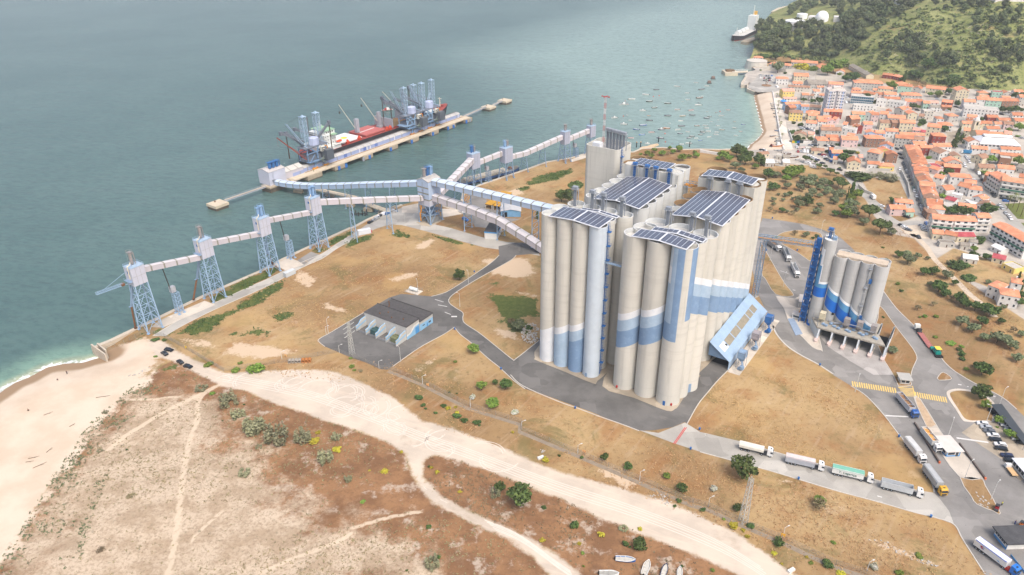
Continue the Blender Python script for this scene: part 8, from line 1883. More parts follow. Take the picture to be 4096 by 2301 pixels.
FLD=[GL('z11',570,735,940,510,1150,390,1350,360,1640,330,1800,235,2040,60,2040,0,1100,0,400,100,100,400,0,480,0,850),GL('z10',120,20,900,20,1250,300,1600,800,1500,800,300,470,-50,380),GL('z6',1000,120,1500,700,2000,1000,2440,1447,2440,1000,1500,250,1200,60),GL('z10',-300,520,300,660,1000,860,1700,1060,2040,1447,1000,1447,-300,900)]
for i,pl in enumerate(FLD):
 x,y=world_scatter(pl,3200,50+i,kn(8,-.05,18+i));stuff_cards('field_tufts',['dry tufts over the mown field between quay and substation','dry tufts over the field beside the truck queue','dry tufts under the olive grove','dry tufts below the truck queue road'][i],np.stack([x,y,x*0],1),np.random.RandomState(1).uniform(.18,.5,len(x)),'bare',3,60+i,.6,DRYL)
gx=[];gy=[]
for i,g in enumerate(GREENS[:12]):
 ar=abs(sum(g[j][0]*g[(j+1)%len(g)][1]-g[(j+1)%len(g)][0]*g[j][1] for j in range(len(g))))/2
 x,y=world_scatter(g,max(20,int(ar*.8)),80+i,kn(4,-.2,30));gx.append(x);gy.append(y)
x=np.concatenate(gx);y=np.concatenate(gy);stuff_cards('green_ground_cover','dark green ground cover creeping over the quay lawns',np.stack([x,y,x*0],1),np.random.RandomState(1).uniform(.3,.9,len(x)),'dark',5,90,.9)
# ================================================================ VEHICLES, BOATS, PEOPLE, SMALL THINGS
TYRE=pm('tyre_black',(30,30,32),.9,.1,1.);CHR=pm('chassis_dark',(58,60,64),.7,.1,.8)
CARC=dict(w=('white',(222,222,222)),s=('silver',(168,172,176)),g=('grey',(96,100,106)),k=('black',(30,31,34)),b=('blue',(44,104,176)),n=('navy blue',(36,46,78)),r=('red',(160,40,44)),t=('teal',(50,110,104)))
CARM={k:pm('car_paint_'+v[0].replace(' ','_'),v[1],.3,.03,.5,spec=.5) for k,v in CARC.items()}
def wheel_mesh(r,w):
 m=MB();m.tube((0,-w/2,0),(0,w/2,0),r,12,0);m.tube((0,-w/2-.01,0),(0,-w/2,0),r*.55,10,1);m.tube((0,w/2,0),(0,w/2+.01,0),r*.55,10,1);o=m.build('wheel',[TYRE,STEEL]);me=o.data;bpy.data.objects.remove(o);return me
WHC=wheel_mesh(.33,.22);WHT=wheel_mesh(.52,.34)
def car_meshes(v):
 """v: van"""
 b=MB();gl=MB()
 if v: pr=[(-2.4,.35),(-2.45,1.0),(-2.4,1.95),(1.1,2.0),(1.75,1.25),(2.45,1.05),(2.5,.4)];W_=.95
 else: pr=[(-2.1,.38),(-2.15,.85),(-1.95,.98),(-1.6,1.42),(.35,1.46),(1.05,.98),(2.0,.86),(2.15,.7),(2.15,.36)];W_=.87
 n=len(pr)
 def wv(z): return W_*(1 if z<1.0 else (.92 if v else .80+(1.46-z)*.3))
 vs=[(x,-wv(z),z) for x,z in pr]+[(x,wv(z),z) for x,z in pr];b.add(vs,[tuple(range(n))[::-1],tuple(range(n,2*n))]+[(i,(i+1)%n,n+(i+1)%n,n+i) for i in range(n)])
 if v: q=[(1.14,1.9),(1.68,1.3)];gl.hexa([(q[1][0],-.8,q[1][1]),(q[1][0]+.02,-.8,q[1][1]),(q[1][0]+.02,.8,q[1][1]),(q[1][0],.8,q[1][1])],[(q[0][0],-.76,q[0][1]),(q[0][0]+.05,-.76,q[0][1]),(q[0][0]+.05,.76,q[0][1]),(q[0][0],.76,q[0][1])]);gl.bz(.2,1.0,-.93,.93,1.25,1.8)
 else:
  gl.hexa([(.42,-.72,1.38),(.47,-.72,1.42),(.47,.72,1.42),(.42,.72,1.38)],[(.98,-.78,1.03),(1.04,-.78,1.06),(1.04,.78,1.06),(.98,.78,1.03)]);gl.hexa([(-1.64,-.7,1.38),(-1.58,-.7,1.42),(-1.58,.7,1.42),(-1.64,.7,1.38)],[(-1.96,-.76,1.02),(-1.9,-.76,1.05),(-1.9,.76,1.05),(-1.96,.76,1.02)])
  gl.hexa([(-1.75,-.86,1.0),(.85,-.86,1.0),(.85,.86,1.0),(-1.75,.86,1.0)],[(-1.5,-.755,1.38),(.32,-.755,1.38),(.32,.755,1.38),(-1.5,.755,1.38)])
 o=gl.build('windows',GLS);g=o.data;bpy.data.objects.remove(o);d={}
 for k in CARM: o=b.build('body',CARM[k]);d[k]=o.data;bpy.data.objects.remove(o)
 return d,g
CARS={0:car_meshes(0),1:car_meshes(1)};ITEMS=[];cvr=random.Random(5)
def car(p,rz,c,van=0,group='parked cars',full=True,z=None):
 nm='parked_van' if van else 'parked_car';o=thing(nm,None,'van' if van else 'car',(p.x,p.y,p.z+.06),rz,group);d,g=CARS[van]
 inst(d[c],'body',o,(0,0,0));inst(g,'windows',o,(0,0,.0))
 if full:
  for x in (-1.35,1.35):
   for y in (-.78,.78): inst(WHC,'wheel',o,(x,y,.33))
 o.scale=(1.06,1.06,1.06);ITEMS.append((o,'%s %s'%(CARC[c][0],'van' if van else 'car'),o.location));return o
def cars(k,txt,dx,dy,group,full=True,flip=0):
 for t in txt.split():
  q=t.split(',');x,y=float(q[0]),float(q[1]);p=G(k,x,y);e=G(k,x+dx,y+dy)-p
  if p.y>640: p=GH(k,x,y)
  car(p,math.atan2(e.y,e.x)+cvr.uniform(-.05,.05)+PI*flip,q[2][0],1 if 'V' in q[2] else 0,group,full)
cars('z14','1552,1085,w 1605,1140,s 1650,1195,g 1705,1255,w 1735,1318,k 1808,1388,w 1820,1445,k',-60,-10,'cars in the bay opposite the charcoal carport');cars('z10','2215,592,n 2240,626,k',-60,-10,'cars in the bay opposite the charcoal carport')
cars('z14','1720,900,k 1765,945,k 1800,975,g 1862,1075,s 1902,1115,w 1960,1185,s 2065,1310,w 2120,1360,k',-60,-14,'cars under the charcoal carport')
cars('z2','1413,1252,k 1438,1238,s 1462,1224,sV 1474,1210,w 1492,1202,k 1512,1194,wV 1537,1190,b',40,-22,'cars on the quay edge');cars('z2','1585,1170,w',30,5,'cars on the quay edge')
cars('z1','1192,1118,k 1305,1180,k',40,24,'black cars by the beach',flip=1);cars('z1','1223,1092,k 1362,1212,k',40,10,'black cars by the beach')
cars('z3','838,1088,wV 872,1165,bV',30,14,'vans under the galleries')
TP='cars of the town parking lots';cars('t4','530,540,s 562,538,k 600,538,g 716,542,k 756,547,w 810,548,k 400,310,w 430,318,w 478,323,n 520,323,w 552,338,w',30,8,TP,False);cars('t4','512,672,w 542,690,w 572,703,w 592,715,w 617,731,n 655,657,n 700,663,r 712,688,w 735,715,k 765,733,g 812,748,b 685,771,k',30,-2,TP,False);cars('t4','365,618,r 405,620,s 448,622,wV 490,626,wV 555,638,g 370,528,k 352,558,w',6,20,TP,False);cars('t8','575,303,wV 868,333,k 1322,728,w 520,262,wV 18,118,k 45,118,w',20,5,TP,False)
MS_='cars along the main street';cars('t7','150,103,w 183,38,k 190,57,k 200,77,k 206,97,k 219,118,s 226,137,g 240,178,k 253,215,k 268,255,k 288,298,t 297,325,w 320,378,w 332,418,k 352,463,k 366,485,s 375,516,g 388,555,k',8,34,MS_)
cars('t7','218,590,k 165,678,k 195,693,w 210,708,w 237,723,g 375,683,s 390,703,w 402,725,s',50,14,'cars at the end of the main street');cars('t7','342,798,k 420,660,b',20,22,'cars at the end of the main street')
RS='cars along the right-hand street';cars('t7','1020,253,s 1040,275,w 1055,308,w 1095,355,k 1112,378,k 1172,473,w 1197,503,s 1230,553,s 1263,583,w 1280,607,w',26,30,RS);cars('t7','1205,402,k 1230,428,b 1270,413,k 1318,427,k',40,4,RS);cars('t6','350,372,w 366,390,w 386,415,w 398,450,w 480,548,s 525,608,wV 546,643,k 562,684,k 340,505,w 328,470,w 500,566,k 466,700,w',14,30,RS,False)
for i in range(18): p=G('t1',62+(i%6)*18-(i//6)*4,352+(i//6)*30);p.z=.65;car(p,1.0,'wksgwbrwsknwgswkrw'[i],0,'cars on the harbour square',False)
cars('t1','222,494,wV 10,340,s 5,368,w 428,348,w 430,385,r 1140,633,w 1124,697,wV',16,12,'cars round the harbour square',False);cars('t2','1140,388,w 1240,365,k 880,533,k 955,538,w 1165,533,wV 1270,543,w 1388,493,k 1410,533,w',24,4,'cars under the hill',False);cars('t3','1020,720,w 1180,800,s 905,478,k 985,480,w',24,4,'cars under the hill',False);cars('t5','482,518,k 547,512,n 518,588,k 537,640,k',20,10,MS_,False)
rank_labels(ITEMS,LM2+[('the stone beach wall',G('z1',1000,1000)),('the junction tower',J),('the third conveyor tower',Vector((*T[2],0)))],lambda k,r,lm,one:'parked '+((k+', close to '+lm) if one else '%s, %s to %s'%(k,r,lm)))
# ---- articulated trucks
def truck(label,k,t0,t1,cab,kind,tarp=None,load=None,L=None,body=(206,208,208),cab2=None,name='articulated_truck',rot=0):
 a_,b_=G(k,*t0),G(k,*t1);d=b_-a_;rz=math.atan2(d.y,d.x);L=L or max(12.5,min(14.6,d.length*1.04));c=(a_+b_)/2
 o=thing(name,label,'truck',(c.x,c.y,.06),rz,'grain trucks');x0=-L/2;xt=L/2-3.6;CM=pm('cab_%d_%d_%d'%cab,cab,.4,.04,.5,spec=.5);TM_=pm('trailer_%d_%d_%d'%body,body,.6,.08,.4,dirt=((166,162,156),.3))
 m=MB();m.bz(x0+.3,L/2-.6,-.5,.5,.75,1.05);m.bz(xt-1.2,L/2-.4,-1.05,1.05,.55,.95);m.build('chassis',CHR if cab2 is None else cab2,o)
 m=MB();z0,z1=1.15,3.55;w=1.25
 if kind=='tank':
  pr=[(-1.2,1.5),(-.9,1.2),(.9,1.2),(1.2,1.5),(1.25,2.6),(.9,3.3),(-.9,3.3),(-1.25,2.6)];m.add([(x,y,z) for x in (x0,xt) for y,z in pr],[tuple(range(8))[::-1],tuple(range(8,16))]+[(i,(i+1)%8,8+(i+1)%8,8+i) for i in range(8)]);m.bz(x0+.4,xt-.4,-.25,.25,3.3,3.42)
 else:
  m.bz(x0,xt,-w,-w+.08,z0,z1);m.bz(x0,xt,w-.08,w,z0,z1);m.bz(x0,x0+.08,-w+.08,w-.08,z0,z1);m.bz(xt-.08,xt,-w+.08,w-.08,z0,z1);m.bz(x0+.08,xt-.08,-w+.08,w-.08,z0,z0+.1)
  if kind in ('rib','open'):
   for i in range(int((xt-x0)/.6)):
    for s in (-1,1): m.bz(x0+.2+i*.6,x0+.32+i*.6,s*(w+.03)-.03,s*(w+.03)+.03,z0,z1)
  m.bz(x0,xt,-w-.05,-w+.1,z1,z1+.1);m.bz(x0,xt,w-.1,w+.05,z1,z1+.1)
 tr=m.build('trailer',TM_,o)
 if tarp: m=MB();m.hexa([(x0-.05,-w-.06,z1-.25),(xt+.05,-w-.06,z1-.25),(xt+.05,w+.06,z1-.25),(x0-.05,w+.06,z1-.25)],[(x0-.05,-w*.75,z1+.28),(xt+.05,-w*.75,z1+.28),(xt+.05,w*.75,z1+.28),(x0-.05,w*.75,z1+.28)]);m.build('tarpaulin',pm('tarp_%d_%d_%d'%tarp,tarp,.7,.1,.5),tr)
 if load:
  m=MB();n=8
  for i in range(n): xa=x0+.1+(xt-x0-.2)*i/n;xb=x0+.1+(xt-x0-.2)*(i+1)/n;h=2.9+.25*math.sin(i*1.7);m.hexa([(xa,-w+.1,1.3),(xb,-w+.1,1.3),(xb,w-.1,1.3),(xa,w-.1,1.3)],[(xa,-w+.1,h-.15),(xb,-w+.1,h-.15),(xb,w-.1,h-.1),(xa,w-.1,h-.1)])
  m.build('load',pm('load_%d_%d_%d'%load,load,.95,.12,.8),tr)
  m=MB()
  for i in range(3): x=x0+(xt-x0)*(i+.5)/3;m.bz(x-.05,x+.05,-w,w,z1,z1+.08)
  m.build('cross_bar',TM_,tr)
 m=MB();cx=L/2-1.0
 m.add([(x,y,z) for y in (-1.22,1.22) for x,z in ((cx-1.25,.8),(cx+1.0,.7),(cx+1.02,1.9),(cx+.75,3.0),(cx+.3,3.5),(cx-1.2,3.6))],[(0,1,2,3,4,5)[::-1],(6,7,8,9,10,11)]+[(i,(i+1)%6,6+(i+1)%6,6+i) for i in range(6)]);cb_=m.build('cab',CM,o)
 m=MB();m.hexa([(cx+1.03,-1.1,1.95),(cx+1.06,-1.1,1.95),(cx+1.06,1.1,1.95),(cx+1.03,1.1,1.95)],[(cx+.8,-1.05,2.85),(cx+.84,-1.05,2.85),(cx+.84,1.05,2.85),(cx+.8,1.05,2.85)]);m.build('windscreen',GLS,cb_)
 for s in (-1,1): m=MB();m.bz(cx-.1,cx+.75,s*1.23-.02,s*1.23+.02,1.95,2.7);m.build('side_window',GLS,cb_)
 m=MB();m.bz(cx-.3,cx+.2,-.4,.4,3.53,3.58);m.build('roof_hatch',GLS,cb_);m=MB();m.bz(cx+1.0,cx+1.05,-.9,.9,.8,1.5);m.build('grille',CHR,cb_)
 for s in (-1,1): m=MB();m.bz(cx+.9,cx+1.0,s*1.4-.1,s*1.4+.1,1.9,2.6);m.build('mirror',CHR,cb_)
 for x in (x0+1.2,x0+2.5,x0+3.8,xt-.6,L/2-1.1):
  for y in (-1.02,1.02): inst(WHT,'wheel',o,(x,y,.52))
 return o
W_=(222,222,220)
truck('white rounded tanker truck at the back of the queue','z10',(285,530),(520,588),W_,'tank',body=(222,218,206))
truck('grey-sided truck with a pinkish tarpaulin, second from the back of the queue','z10',(618,628),(888,690),W_,'box',tarp=(214,200,196),body=(168,172,180))
tq=truck('truck with a green tarpaulin and dark green lettering on its white side','z10',(950,708),(1245,778),W_,'box',tarp=(120,180,160),body=(220,220,216))
truck('empty open grey tipper truck at the head of the queue','z10',(1305,810),(1600,885),W_,'open',body=(196,200,202))
truck('blue-cabbed truck with cross bars, parked by the yellow hatching','z10',(1425,170),(1555,322),(34,88,160),'box',load=(150,116,84),body=(186,188,194))
truck('white truck heaped with golden grain beside the gate booth','z10',(1610,430),(1715,562),W_,'box',load=(226,166,92),body=(206,208,206))
truck('white truck with a flat pale cover in the lane left of the booth','z10',(1492,505),(1600,640),W_,'box',tarp=(200,200,198),body=(204,206,206))
truck('yellow-cabbed truck with a grey ribbed tarpaulin','z10',(1622,700),(1755,880),(206,158,36),'rib',tarp=(176,178,178),body=(170,174,176))
t5=truck('white truck with blue-edged white cover and a blue and red cab in the bottom corner','z15',(1150,1105),(1640,1470),(36,112,196),'box',tarp=(236,236,238),body=(224,222,218),cab2=pm('chassis_red',(176,48,36),.6,.1))
truck('truck emerging from under the orange truss bridge','z6',(165,290),(255,350),W_,'open',load=(150,116,84),body=(150,152,154))
truck('open truck in the middle of the waiting lane behind the silos','z6',(300,352),(345,452),W_,'open',body=(170,174,176))
truck('open white truck leading the waiting lane behind the silos','z6',(370,480),(425,600),W_,'open',body=(206,208,208))
def lettering(txt,par,loc,rot,size,mat,name='lettering'):
 cu=bpy.data.curves.new(name,'FONT');cu.body=txt;cu.size=size;cu.extrude=.01;cu.align_x='CENTER';cu.align_y='CENTER';cu.offset=.012;t=bpy.data.objects.new(name,cu);COL.objects.link(t)
 bpy.context.view_layer.update();me=bpy.data.meshes.new_from_object(t.evaluated_get(bpy.context.evaluated_depsgraph_get()));bpy.data.objects.remove(t);me.materials.clear();me.materials.append(mat)
 o=bpy.data.objects.new(name,me);COL.objects.link(o);o.parent=par;o.location=loc;o.rotation_euler=rot;KIDS.setdefault(par.name,[]).append(o);return o
lettering('T. Lagari\u00e7a',tq,(-1.9,-1.33,2.35),(R(90),0,0),1.45,pm('letter_green',(46,96,84),.6,.02))
m=MB();m.bz(-6.9,3.4,-1.36,-1.2,3.5,3.68);m.bz(-6.9,3.4,1.2,1.36,3.5,3.68);m.bz(-6.95,-6.8,-1.3,1.3,3.5,3.66);m.bz(3.3,3.45,-1.3,1.3,3.5,3.66);m.build('blue_edge',pm('edge_blue',(70,100,190),.5,.03),t5)
m=MB()
for i in range(20): a_,b_=2*PI*i/20,2*PI*(i+1)/20;m.add([(-4.4+.62*math.cos(a_),-1.27,2.4+.62*math.sin(a_)),(-4.4+.62*math.cos(b_),-1.27,2.4+.62*math.sin(b_)),(-4.4+.46*math.cos(b_),-1.27,2.4+.46*math.sin(b_)),(-4.4+.46*math.cos(a_),-1.27,2.4+.46*math.sin(a_))],[(0,1,2,3)],0)
m.add([(-5.2,-1.28,2.75),(-4.6,-1.28,2.95),(-4.0,-1.28,2.1),(-4.5,-1.28,2.0)],[(0,1,2,3)],1);m.add([(-5.3,-1.28,2.3),(-4.5,-1.28,2.6),(-4.3,-1.28,2.3)],[(0,1,2)],1)
m.build('side_emblem',[pm('emblem_blue',(44,60,140),.5,.02),pm('emblem_red',(176,36,50),.5,.02)],t5)
m=MB();m.add([(.6,-1.27,1.9),(1.3,-1.27,2.0),(1.9,-1.27,1.5),(1.2,-1.27,1.6)],[(0,1,2,3)]);m.build('side_swoosh',pm('swoosh_blue',(70,150,200),.5,.02),t5)
def boxtruck(label,p,rz,body,cab=W_,bed=False,L=6.4,bm=None):
 o=thing('flatbed_truck' if bed else 'box_truck',label,'truck',(p.x,p.y,p.z+.06),rz,'light trucks');B=pm('boxbody_%d_%d_%d'%body,body,.6,.06,.5);m=MB()
 if bed: m.bz(-L/2,L/2-2,-1.05,1.05,.85,1.15)
 else: m.bz(-L/2,L/2-1.9,-1.15,1.15,.8,3.2)
 m.build('bed' if bed else 'box_body',B,o);m=MB();c=L/2-.9;m.add([(x,y,z) for y in (-1,1) for x,z in ((c-.8,.6),(c+.9,.6),(c+.9,1.3),(c+.4,2.2),(c-.75,2.25))],[(4,3,2,1,0),(5,6,7,8,9)]+[(i,(i+1)%5,5+(i+1)%5,5+i) for i in range(5)]);cb_=m.build('cab',pm('cab_%d_%d_%d'%cab,cab,.4,.04,.5,spec=.5),o)
 m=MB();m.hexa([(c+.91,-.9,1.35),(c+.94,-.9,1.35),(c+.94,.9,1.35),(c+.91,.9,1.35)],[(c+.45,-.85,2.1),(c+.49,-.85,2.1),(c+.49,.85,2.1),(c+.45,.85,2.1)]);m.build('windscreen',GLS,cb_)
 for x in (-L/2+1.2,c):
  for y in (-.85,.85): inst(WHT,'wheel',o,(x,y,.5)).scale=(.85,.85,.85)
 return o
boxtruck('white flatbed truck with a sand-coloured bed parked by the site office','z15' and G('z15',1560,255),math.atan2(*(lambda e:(e.y,e.x))(G('z15',1520,195)-G('z15',1600,300))),(206,170,124),bed=True)
boxtruck('white box truck on the pale lane beside the vacant lot',G('t8',1225,640),math.atan2(*(lambda e:(e.y,e.x))(G('t8',1195,600)-G('t8',1250,650))),(226,226,224));boxtruck('blue box truck at the lower edge of the church square',G('t6',348,325),math.atan2(*(lambda e:(e.y,e.x))(G('t6',300,322)-G('t6',395,330))),(56,126,170),L=8)
a_,b_=G('z6',1600,1205),G('z6',1475,1035);d=b_-a_;o=thing('low_loader','low loader with a long faded red bed and white cab past the blue silo','truck',((a_+b_)/2).to_tuple(),math.atan2(d.y,d.x));L=max(14,d.length);m=MB();m.bz(-L/2,L/2-5,-1.3,1.3,.7,1.0);m.bz(-L/2-1,-L/2,-1.2,1.2,.4,.8);m.build('bed',pm('faded_red_bed',(176,112,106),.8,.15,.6),o)
m=MB();m.bz(L/2-5.5,L/2-1.8,-.9,.9,.8,1.4);m.bz(L/2-4.6,L/2-3.4,-1,1,1.4,2.4);m.build('gear',CHR,o);m=MB();m.bz(L/2-1.9,L/2,-1.2,1.2,.7,3.2);cb_=m.build('cab',SHW,o);m=MB();m.bz(L/2,L/2+.03,-1.05,1.05,1.8,2.8);m.build('windscreen',GLS,cb_)
for x in (-L/2+1,-L/2+2.3,-L/2+3.6,L/2-4.5,L/2-1):
 for y in (-1.05,1.05): inst(WHT,'wheel',o,(x,y,.52))
p=G('z6',1660,1262);o=thing('paver_machine','teal road paver with a yellow canopy at the tail of the low loader','machine',(p.x,p.y,.06),math.atan2(d.y,d.x));m=MB();m.bz(-1.6,2.6,-1.2,1.2,.6,2.0);m.hexa([(2.6,-1.5,.5),(4.2,-1.6,.5),(4.2,1.6,.5),(2.6,1.5,.5)],[(2.6,-1.5,1.2),(4.2,-1.7,1.6),(4.2,1.7,1.6),(2.6,1.5,1.2)]);m.build('body',pm('paver_teal',(20,142,130),.5,.08,.5),o)
m=MB();m.bz(-1.4,1.6,-1.3,1.3,3.3,3.45);m.build('canopy',pm('canopy_yellow',(238,204,76),.5,.04),o)
for s in (-1.25,1.25): m=MB();m.bz(-1.8,2.8,s-.22,s+.22,0,.8);m.build('track',TYRE,o)
m=MB()
for x in (-1.2,1.4):
 for y in (-1.1,1.1): m.beam((x,y,2),(x,y,3.3),.1)
m.bz(-3.6,-1.7,-1.7,1.7,.15,.7);m.build('canopy_frame_and_screed',TYRE,o)
def minimachine(label,p,c,rz):
 o=thing('road_roller',label,'machine',(p.x,p.y,.06),rz,'road works machines');m=MB();m.bz(-1.1,.6,-.6,.6,.6,1.4);m.bz(-.4,.3,-.55,.55,1.4,1.7);m.build('body',pm('machine_%d'%c[0],c,.5,.1),o)
 for x in (-1.0,1.1): m=MB();m.tube((x,-.6,.55),(x,.6,.55),.55,12);m.build('drum',CHR,o)
 m=MB();m.bz(-.9,.5,-.65,.65,2.3,2.4)
 for x in (-.8,.4):
  for y in (-.6,.6): m.beam((x,y,1.4),(x,y,2.3),.07)
 m.build('canopy',CHR,o)
minimachine('orange road roller parked above the dark-roofed office',G('z15',1685,885),(210,120,40),.6);minimachine('small red compactor by the debris at the end of the dirt island',G('z15',1400,690),(150,40,46),.9)
# ---- boats
BC=dict(w=('white',(226,224,220)),g=('grey',(150,152,152)),k=('dark green',(44,64,58)),r=('red-trimmed white',(226,222,218)),b=('blue',(40,104,176)),n=('navy blue',(40,56,92)),t=('tan',(176,156,126)),o=('orange',(214,130,64)),d=('dark',(48,50,54)),p=('pinkish',(216,190,184)),B=('bright blue',(30,130,206)),m=('brown',(118,80,60)))
BM_={k:pm('boat_'+v[0].replace(' ','_'),v[1],.5,.08,.8) for k,v in BC.items()};BRM={'r':RED};DKM=pm('boat_deck_pale',(196,192,182),.7,.1,1.);BPROTO={};BITEMS=[]
def boat(p,L,rz,c,cab,group,name='moored_boat',small=False,word='boat',full=None):
 key=(c,cab)
 if key not in BPROTO:
  t=bpy.data.objects.new('x',None);COL.objects.link(t);small_boat_parts(t,6,2.1,BM_[c],DKM if c!='w' else pm('boat_inside',(170,168,160),.8,.15,1.),1.3 if cab else 0,SHW,True,BRM.get(c) or (BM_['n'] if c=='g' else SHW));BPROTO[key]=[(q.name.split('.')[0],q.data,[(z.name.split('.')[0],z.data) for z in KIDS.get(q.name,())]) for q in KIDS['x']]
  for q in list(KIDS['x']):
   for z in KIDS.get(q.name,()): bpy.data.objects.remove(z)
   bpy.data.objects.remove(q)
  bpy.data.objects.remove(t);KIDS.pop('x')
 o=thing(name,None,'boat',p,rz,group);s=L/6.
 for n_,me,sub in BPROTO[key]:
  c_=inst(me,n_,o,(0,0,0))
  for n2,m2 in sub: inst(m2,n2,c_,(0,0,0))
 o.scale=(s,s,s);BITEMS.append((o,'%s %s%s'%(BC[c][0],'cabin ' if cab else 'open ',word),o.location));return o
BT='''1385,92,50,w 1507,130,52,w 1165,135,66,w 1452,170,70,g 927,173,62,g 1282,210,50,w 808,230,75,w 1455,244,28,w 1427,266,78,m 1293,285,52,w 1230,306,26,w 650,281,78,w 848,307,74,k 1058,330,72,k 1419,321,28,d 1411,349,74,w 911,379,66,k 775,412,66,wC 1170,400,64,p 1329,410,66,r 1750,405,50,r 1512,420,30,w 1615,431,24,m 452,494,70,wC 595,462,28,w 845,468,36,o 1058,472,74,g 1230,473,70,t 1340,463,62,g 1676,469,56,w 1538,479,46,k 1503,498,62,n 630,521,38,w 848,525,72,g 1210,528,58,w 557,568,74,wC 1638,518,24,w 1558,538,30,w 1828,536,32,t 1080,555,30,w 1924,571,46,b 780,580,84,b 1222,590,74,g 1397,586,58,m 1489,582,54,w 1634,583,46,w 1506,610,50,w 1823,609,48,w 700,627,72,b 987,630,80,nC 1046,614,76,o 1178,630,68,w 1682,630,54,t 1288,653,50,w 1452,648,50,k 1462,665,50,n 1523,649,58,w 1622,659,48,w 1896,649,38,p 873,663,72,r 1200,674,56,n 1434,687,50,d 1614,685,52,w 764,688,70,B 1334,706,60,k 1841,697,46,w 640,727,66,r 972,727,76,n 1304,725,60,n 1387,727,48,w 1535,713,50,w 1433,753,46,B 1300,787,68,w 1220,796,50,w 1115,788,26,g 377,243,24,d 830,790,60,wC'''
br_=random.Random(4)
for t in BT.split():
 q=t.split(',');x,y,l=float(q[0]),float(q[1]),float(q[2]);p=G('z7',x,y,WZ);dd=(p-Vector((0,0,H))).dot(FW);boat(p,l/2.8622/F*dd*1.02,br_.uniform(-.35,.25)+(PI if br_.random()<.75 else 0),q[3][0],'C' in q[3],'boats moored in the bay')
for x,y,c,l in ((2262,327,'w',5),(2270,348,'g',5),(2278,366,'n',5),(2272,386,'d',5),(2290,405,'w',5),(2296,440,'k',5),(2302,480,'d',4.6),(2318,640,'b',5),(2328,730,'w',6),(2335,750,'k',6),(2325,765,'g',6),(2330,700,'w',5),(2262,702,'m',5),(2315,640,'g',4)):
 boat(G('z7',x,y,.15),l,br_.uniform(-.3,.3),c,False,'small boats pulled up below the promenade',name='beached_boat')
boat(G('z7',2320,815,.2),11,.1,'o',True,'boats of the boatyard',name='fishing_boat');
for x,y,c,l in ((370,718,'w',6),(75,768,'w',6),(115,798,'w',6),(95,600,'w',5),(130,602,'g',5),(300,685,'m',10),(410,570,'r',7),(470,575,'w',7),(60,735,'w',5),(215,640,'m',8),(200,690,'r',6),(515,580,'w',6)): boat(G('t4',x,y,.2),l,br_.uniform(-.5,.5),c,False,'boats of the boatyard',name='stored_boat')
for x,y,l,rz,c,lb in ((1990,1340,6.6,R(-8),'b',''),(2140,1400,6.4,R(65),'t',''),(2272,1420,5.6,R(65),'g',''),(2382,1436,5,R(75),'d',''),(1872,1442,6.4,R(-4),'w','')): boat(G('z13',x,y,.2),l,rz,c,False,'old boats stranded below the dirt track',name='stranded_boat')
rank_labels(BITEMS,[('the pontoon',G('z7',850,815)),('the far rafts',G('z7',1560,70)),('the town beach',G('z7',2150,500)),('the tall mast',G('z7',320,420)),('the boatyard',G('t8',180,190)),('the promenade palms',G('z7',2320,420)),('the bottom edge',G('z13',2100,1600)),('the big fishing boat',G('z7',560,335))],lambda k,r,lm,one:(k+', close to '+lm) if one else '%s, %s to %s'%(k,r,lm))
p=G('z7',560,342,WZ);o=thing('fishing_boat','largest white fishing boat with a wheelhouse at the outer edge of the moored boats','boat',p,PI+.1);small_boat_parts(o,11,3.4,SHW,DKM,2.2,SHW,None,BM_['n']);m=MB();m.tube((-1,0,2.5),(-1,0,5.5),.1,6);m.beam((-1,0,4.8),(-4,0,1.2),.08);m.build('mast',RED,o)
pn=thing('pontoon','wooden pontoon with black piles beyond the concrete elevator tower','pontoon',G('z7',745,840,WZ));b_=GL('z7',735,842,800,850,890,832,960,800,945,785,870,800,830,815,770,822,z=WZ+.6);o0=Vector(pn.location);m=MB();m.prism([(q.x-o0.x,q.y-o0.y) for q in b_],.1,.7);m.build('deck',pm('pontoon_wood',(206,180,146),.85,.12,.8),pn)
for x,y in ((703,830),(750,828),(955,770),(1310,825)): q=G('z7',x,y,WZ)-o0;m=MB();m.tube((q.x,q.y,-1),(q.x,q.y,4.6),.45,8,0);m.tube((q.x,q.y,4.6),(q.x,q.y,5.1),.47,8,1);m.build('pile',[DRK,YEL if x<800 else DRK],pn)
for x,y,l in ((1579,45,'brown floating raft farthest out near the jetty'),(1535,97,'brown floating raft nearer to the moored boats')): o=thing('floating_raft',l,'raft',G('z7',x,y,WZ));m=MB();m.bz(-2.6,2.6,-2.2,2.2,-.2,.7);m.build('float',CHR,o);m=MB();m.bz(-1.8,1.8,-1.5,1.5,.7,3.2);m.build('cabin',pm('raft_brown',(140,118,106),.8,.15),o)
for x,y in ((963,240),(897,250),(385,618),(1030,675),(1035,770),(1660,420),(555,475)):
 p=G('z7',x,y,WZ);m=MB();m.lathe([(.1,-.3),(.6,0),(.6,.5),(.1,.9)],8);o=m.build('mooring_buoy',pm('buoy_red',(206,84,72),.6));o.location=p;tag(o,'small red mooring buoy floating among the boats','buoy','red mooring buoys')
a_,b_=G('z8',238,262,WZ),G('z8',70,342,WZ);d=b_-a_;L=d.length;o=thing('far_tanker','distant white-decked tanker with a yellow funnel moored under the headland','ship',((a_+b_)/2).to_tuple(),math.atan2(d.y,d.x));hb_=hb;hb=L*.085;dz_=dz;dz=L*.055
loft([hs(-L*.5,.6),hs(-L*.4,1),hs(L*.3,1),hs(L*.42,.7,1.5,1),hs(L*.5,.1,3,3)],[HULLB,HULLD,pm('tanker_deck',(206,204,196),.7,.1,.4)],'hull',o);hb=hb_;dz=dz_
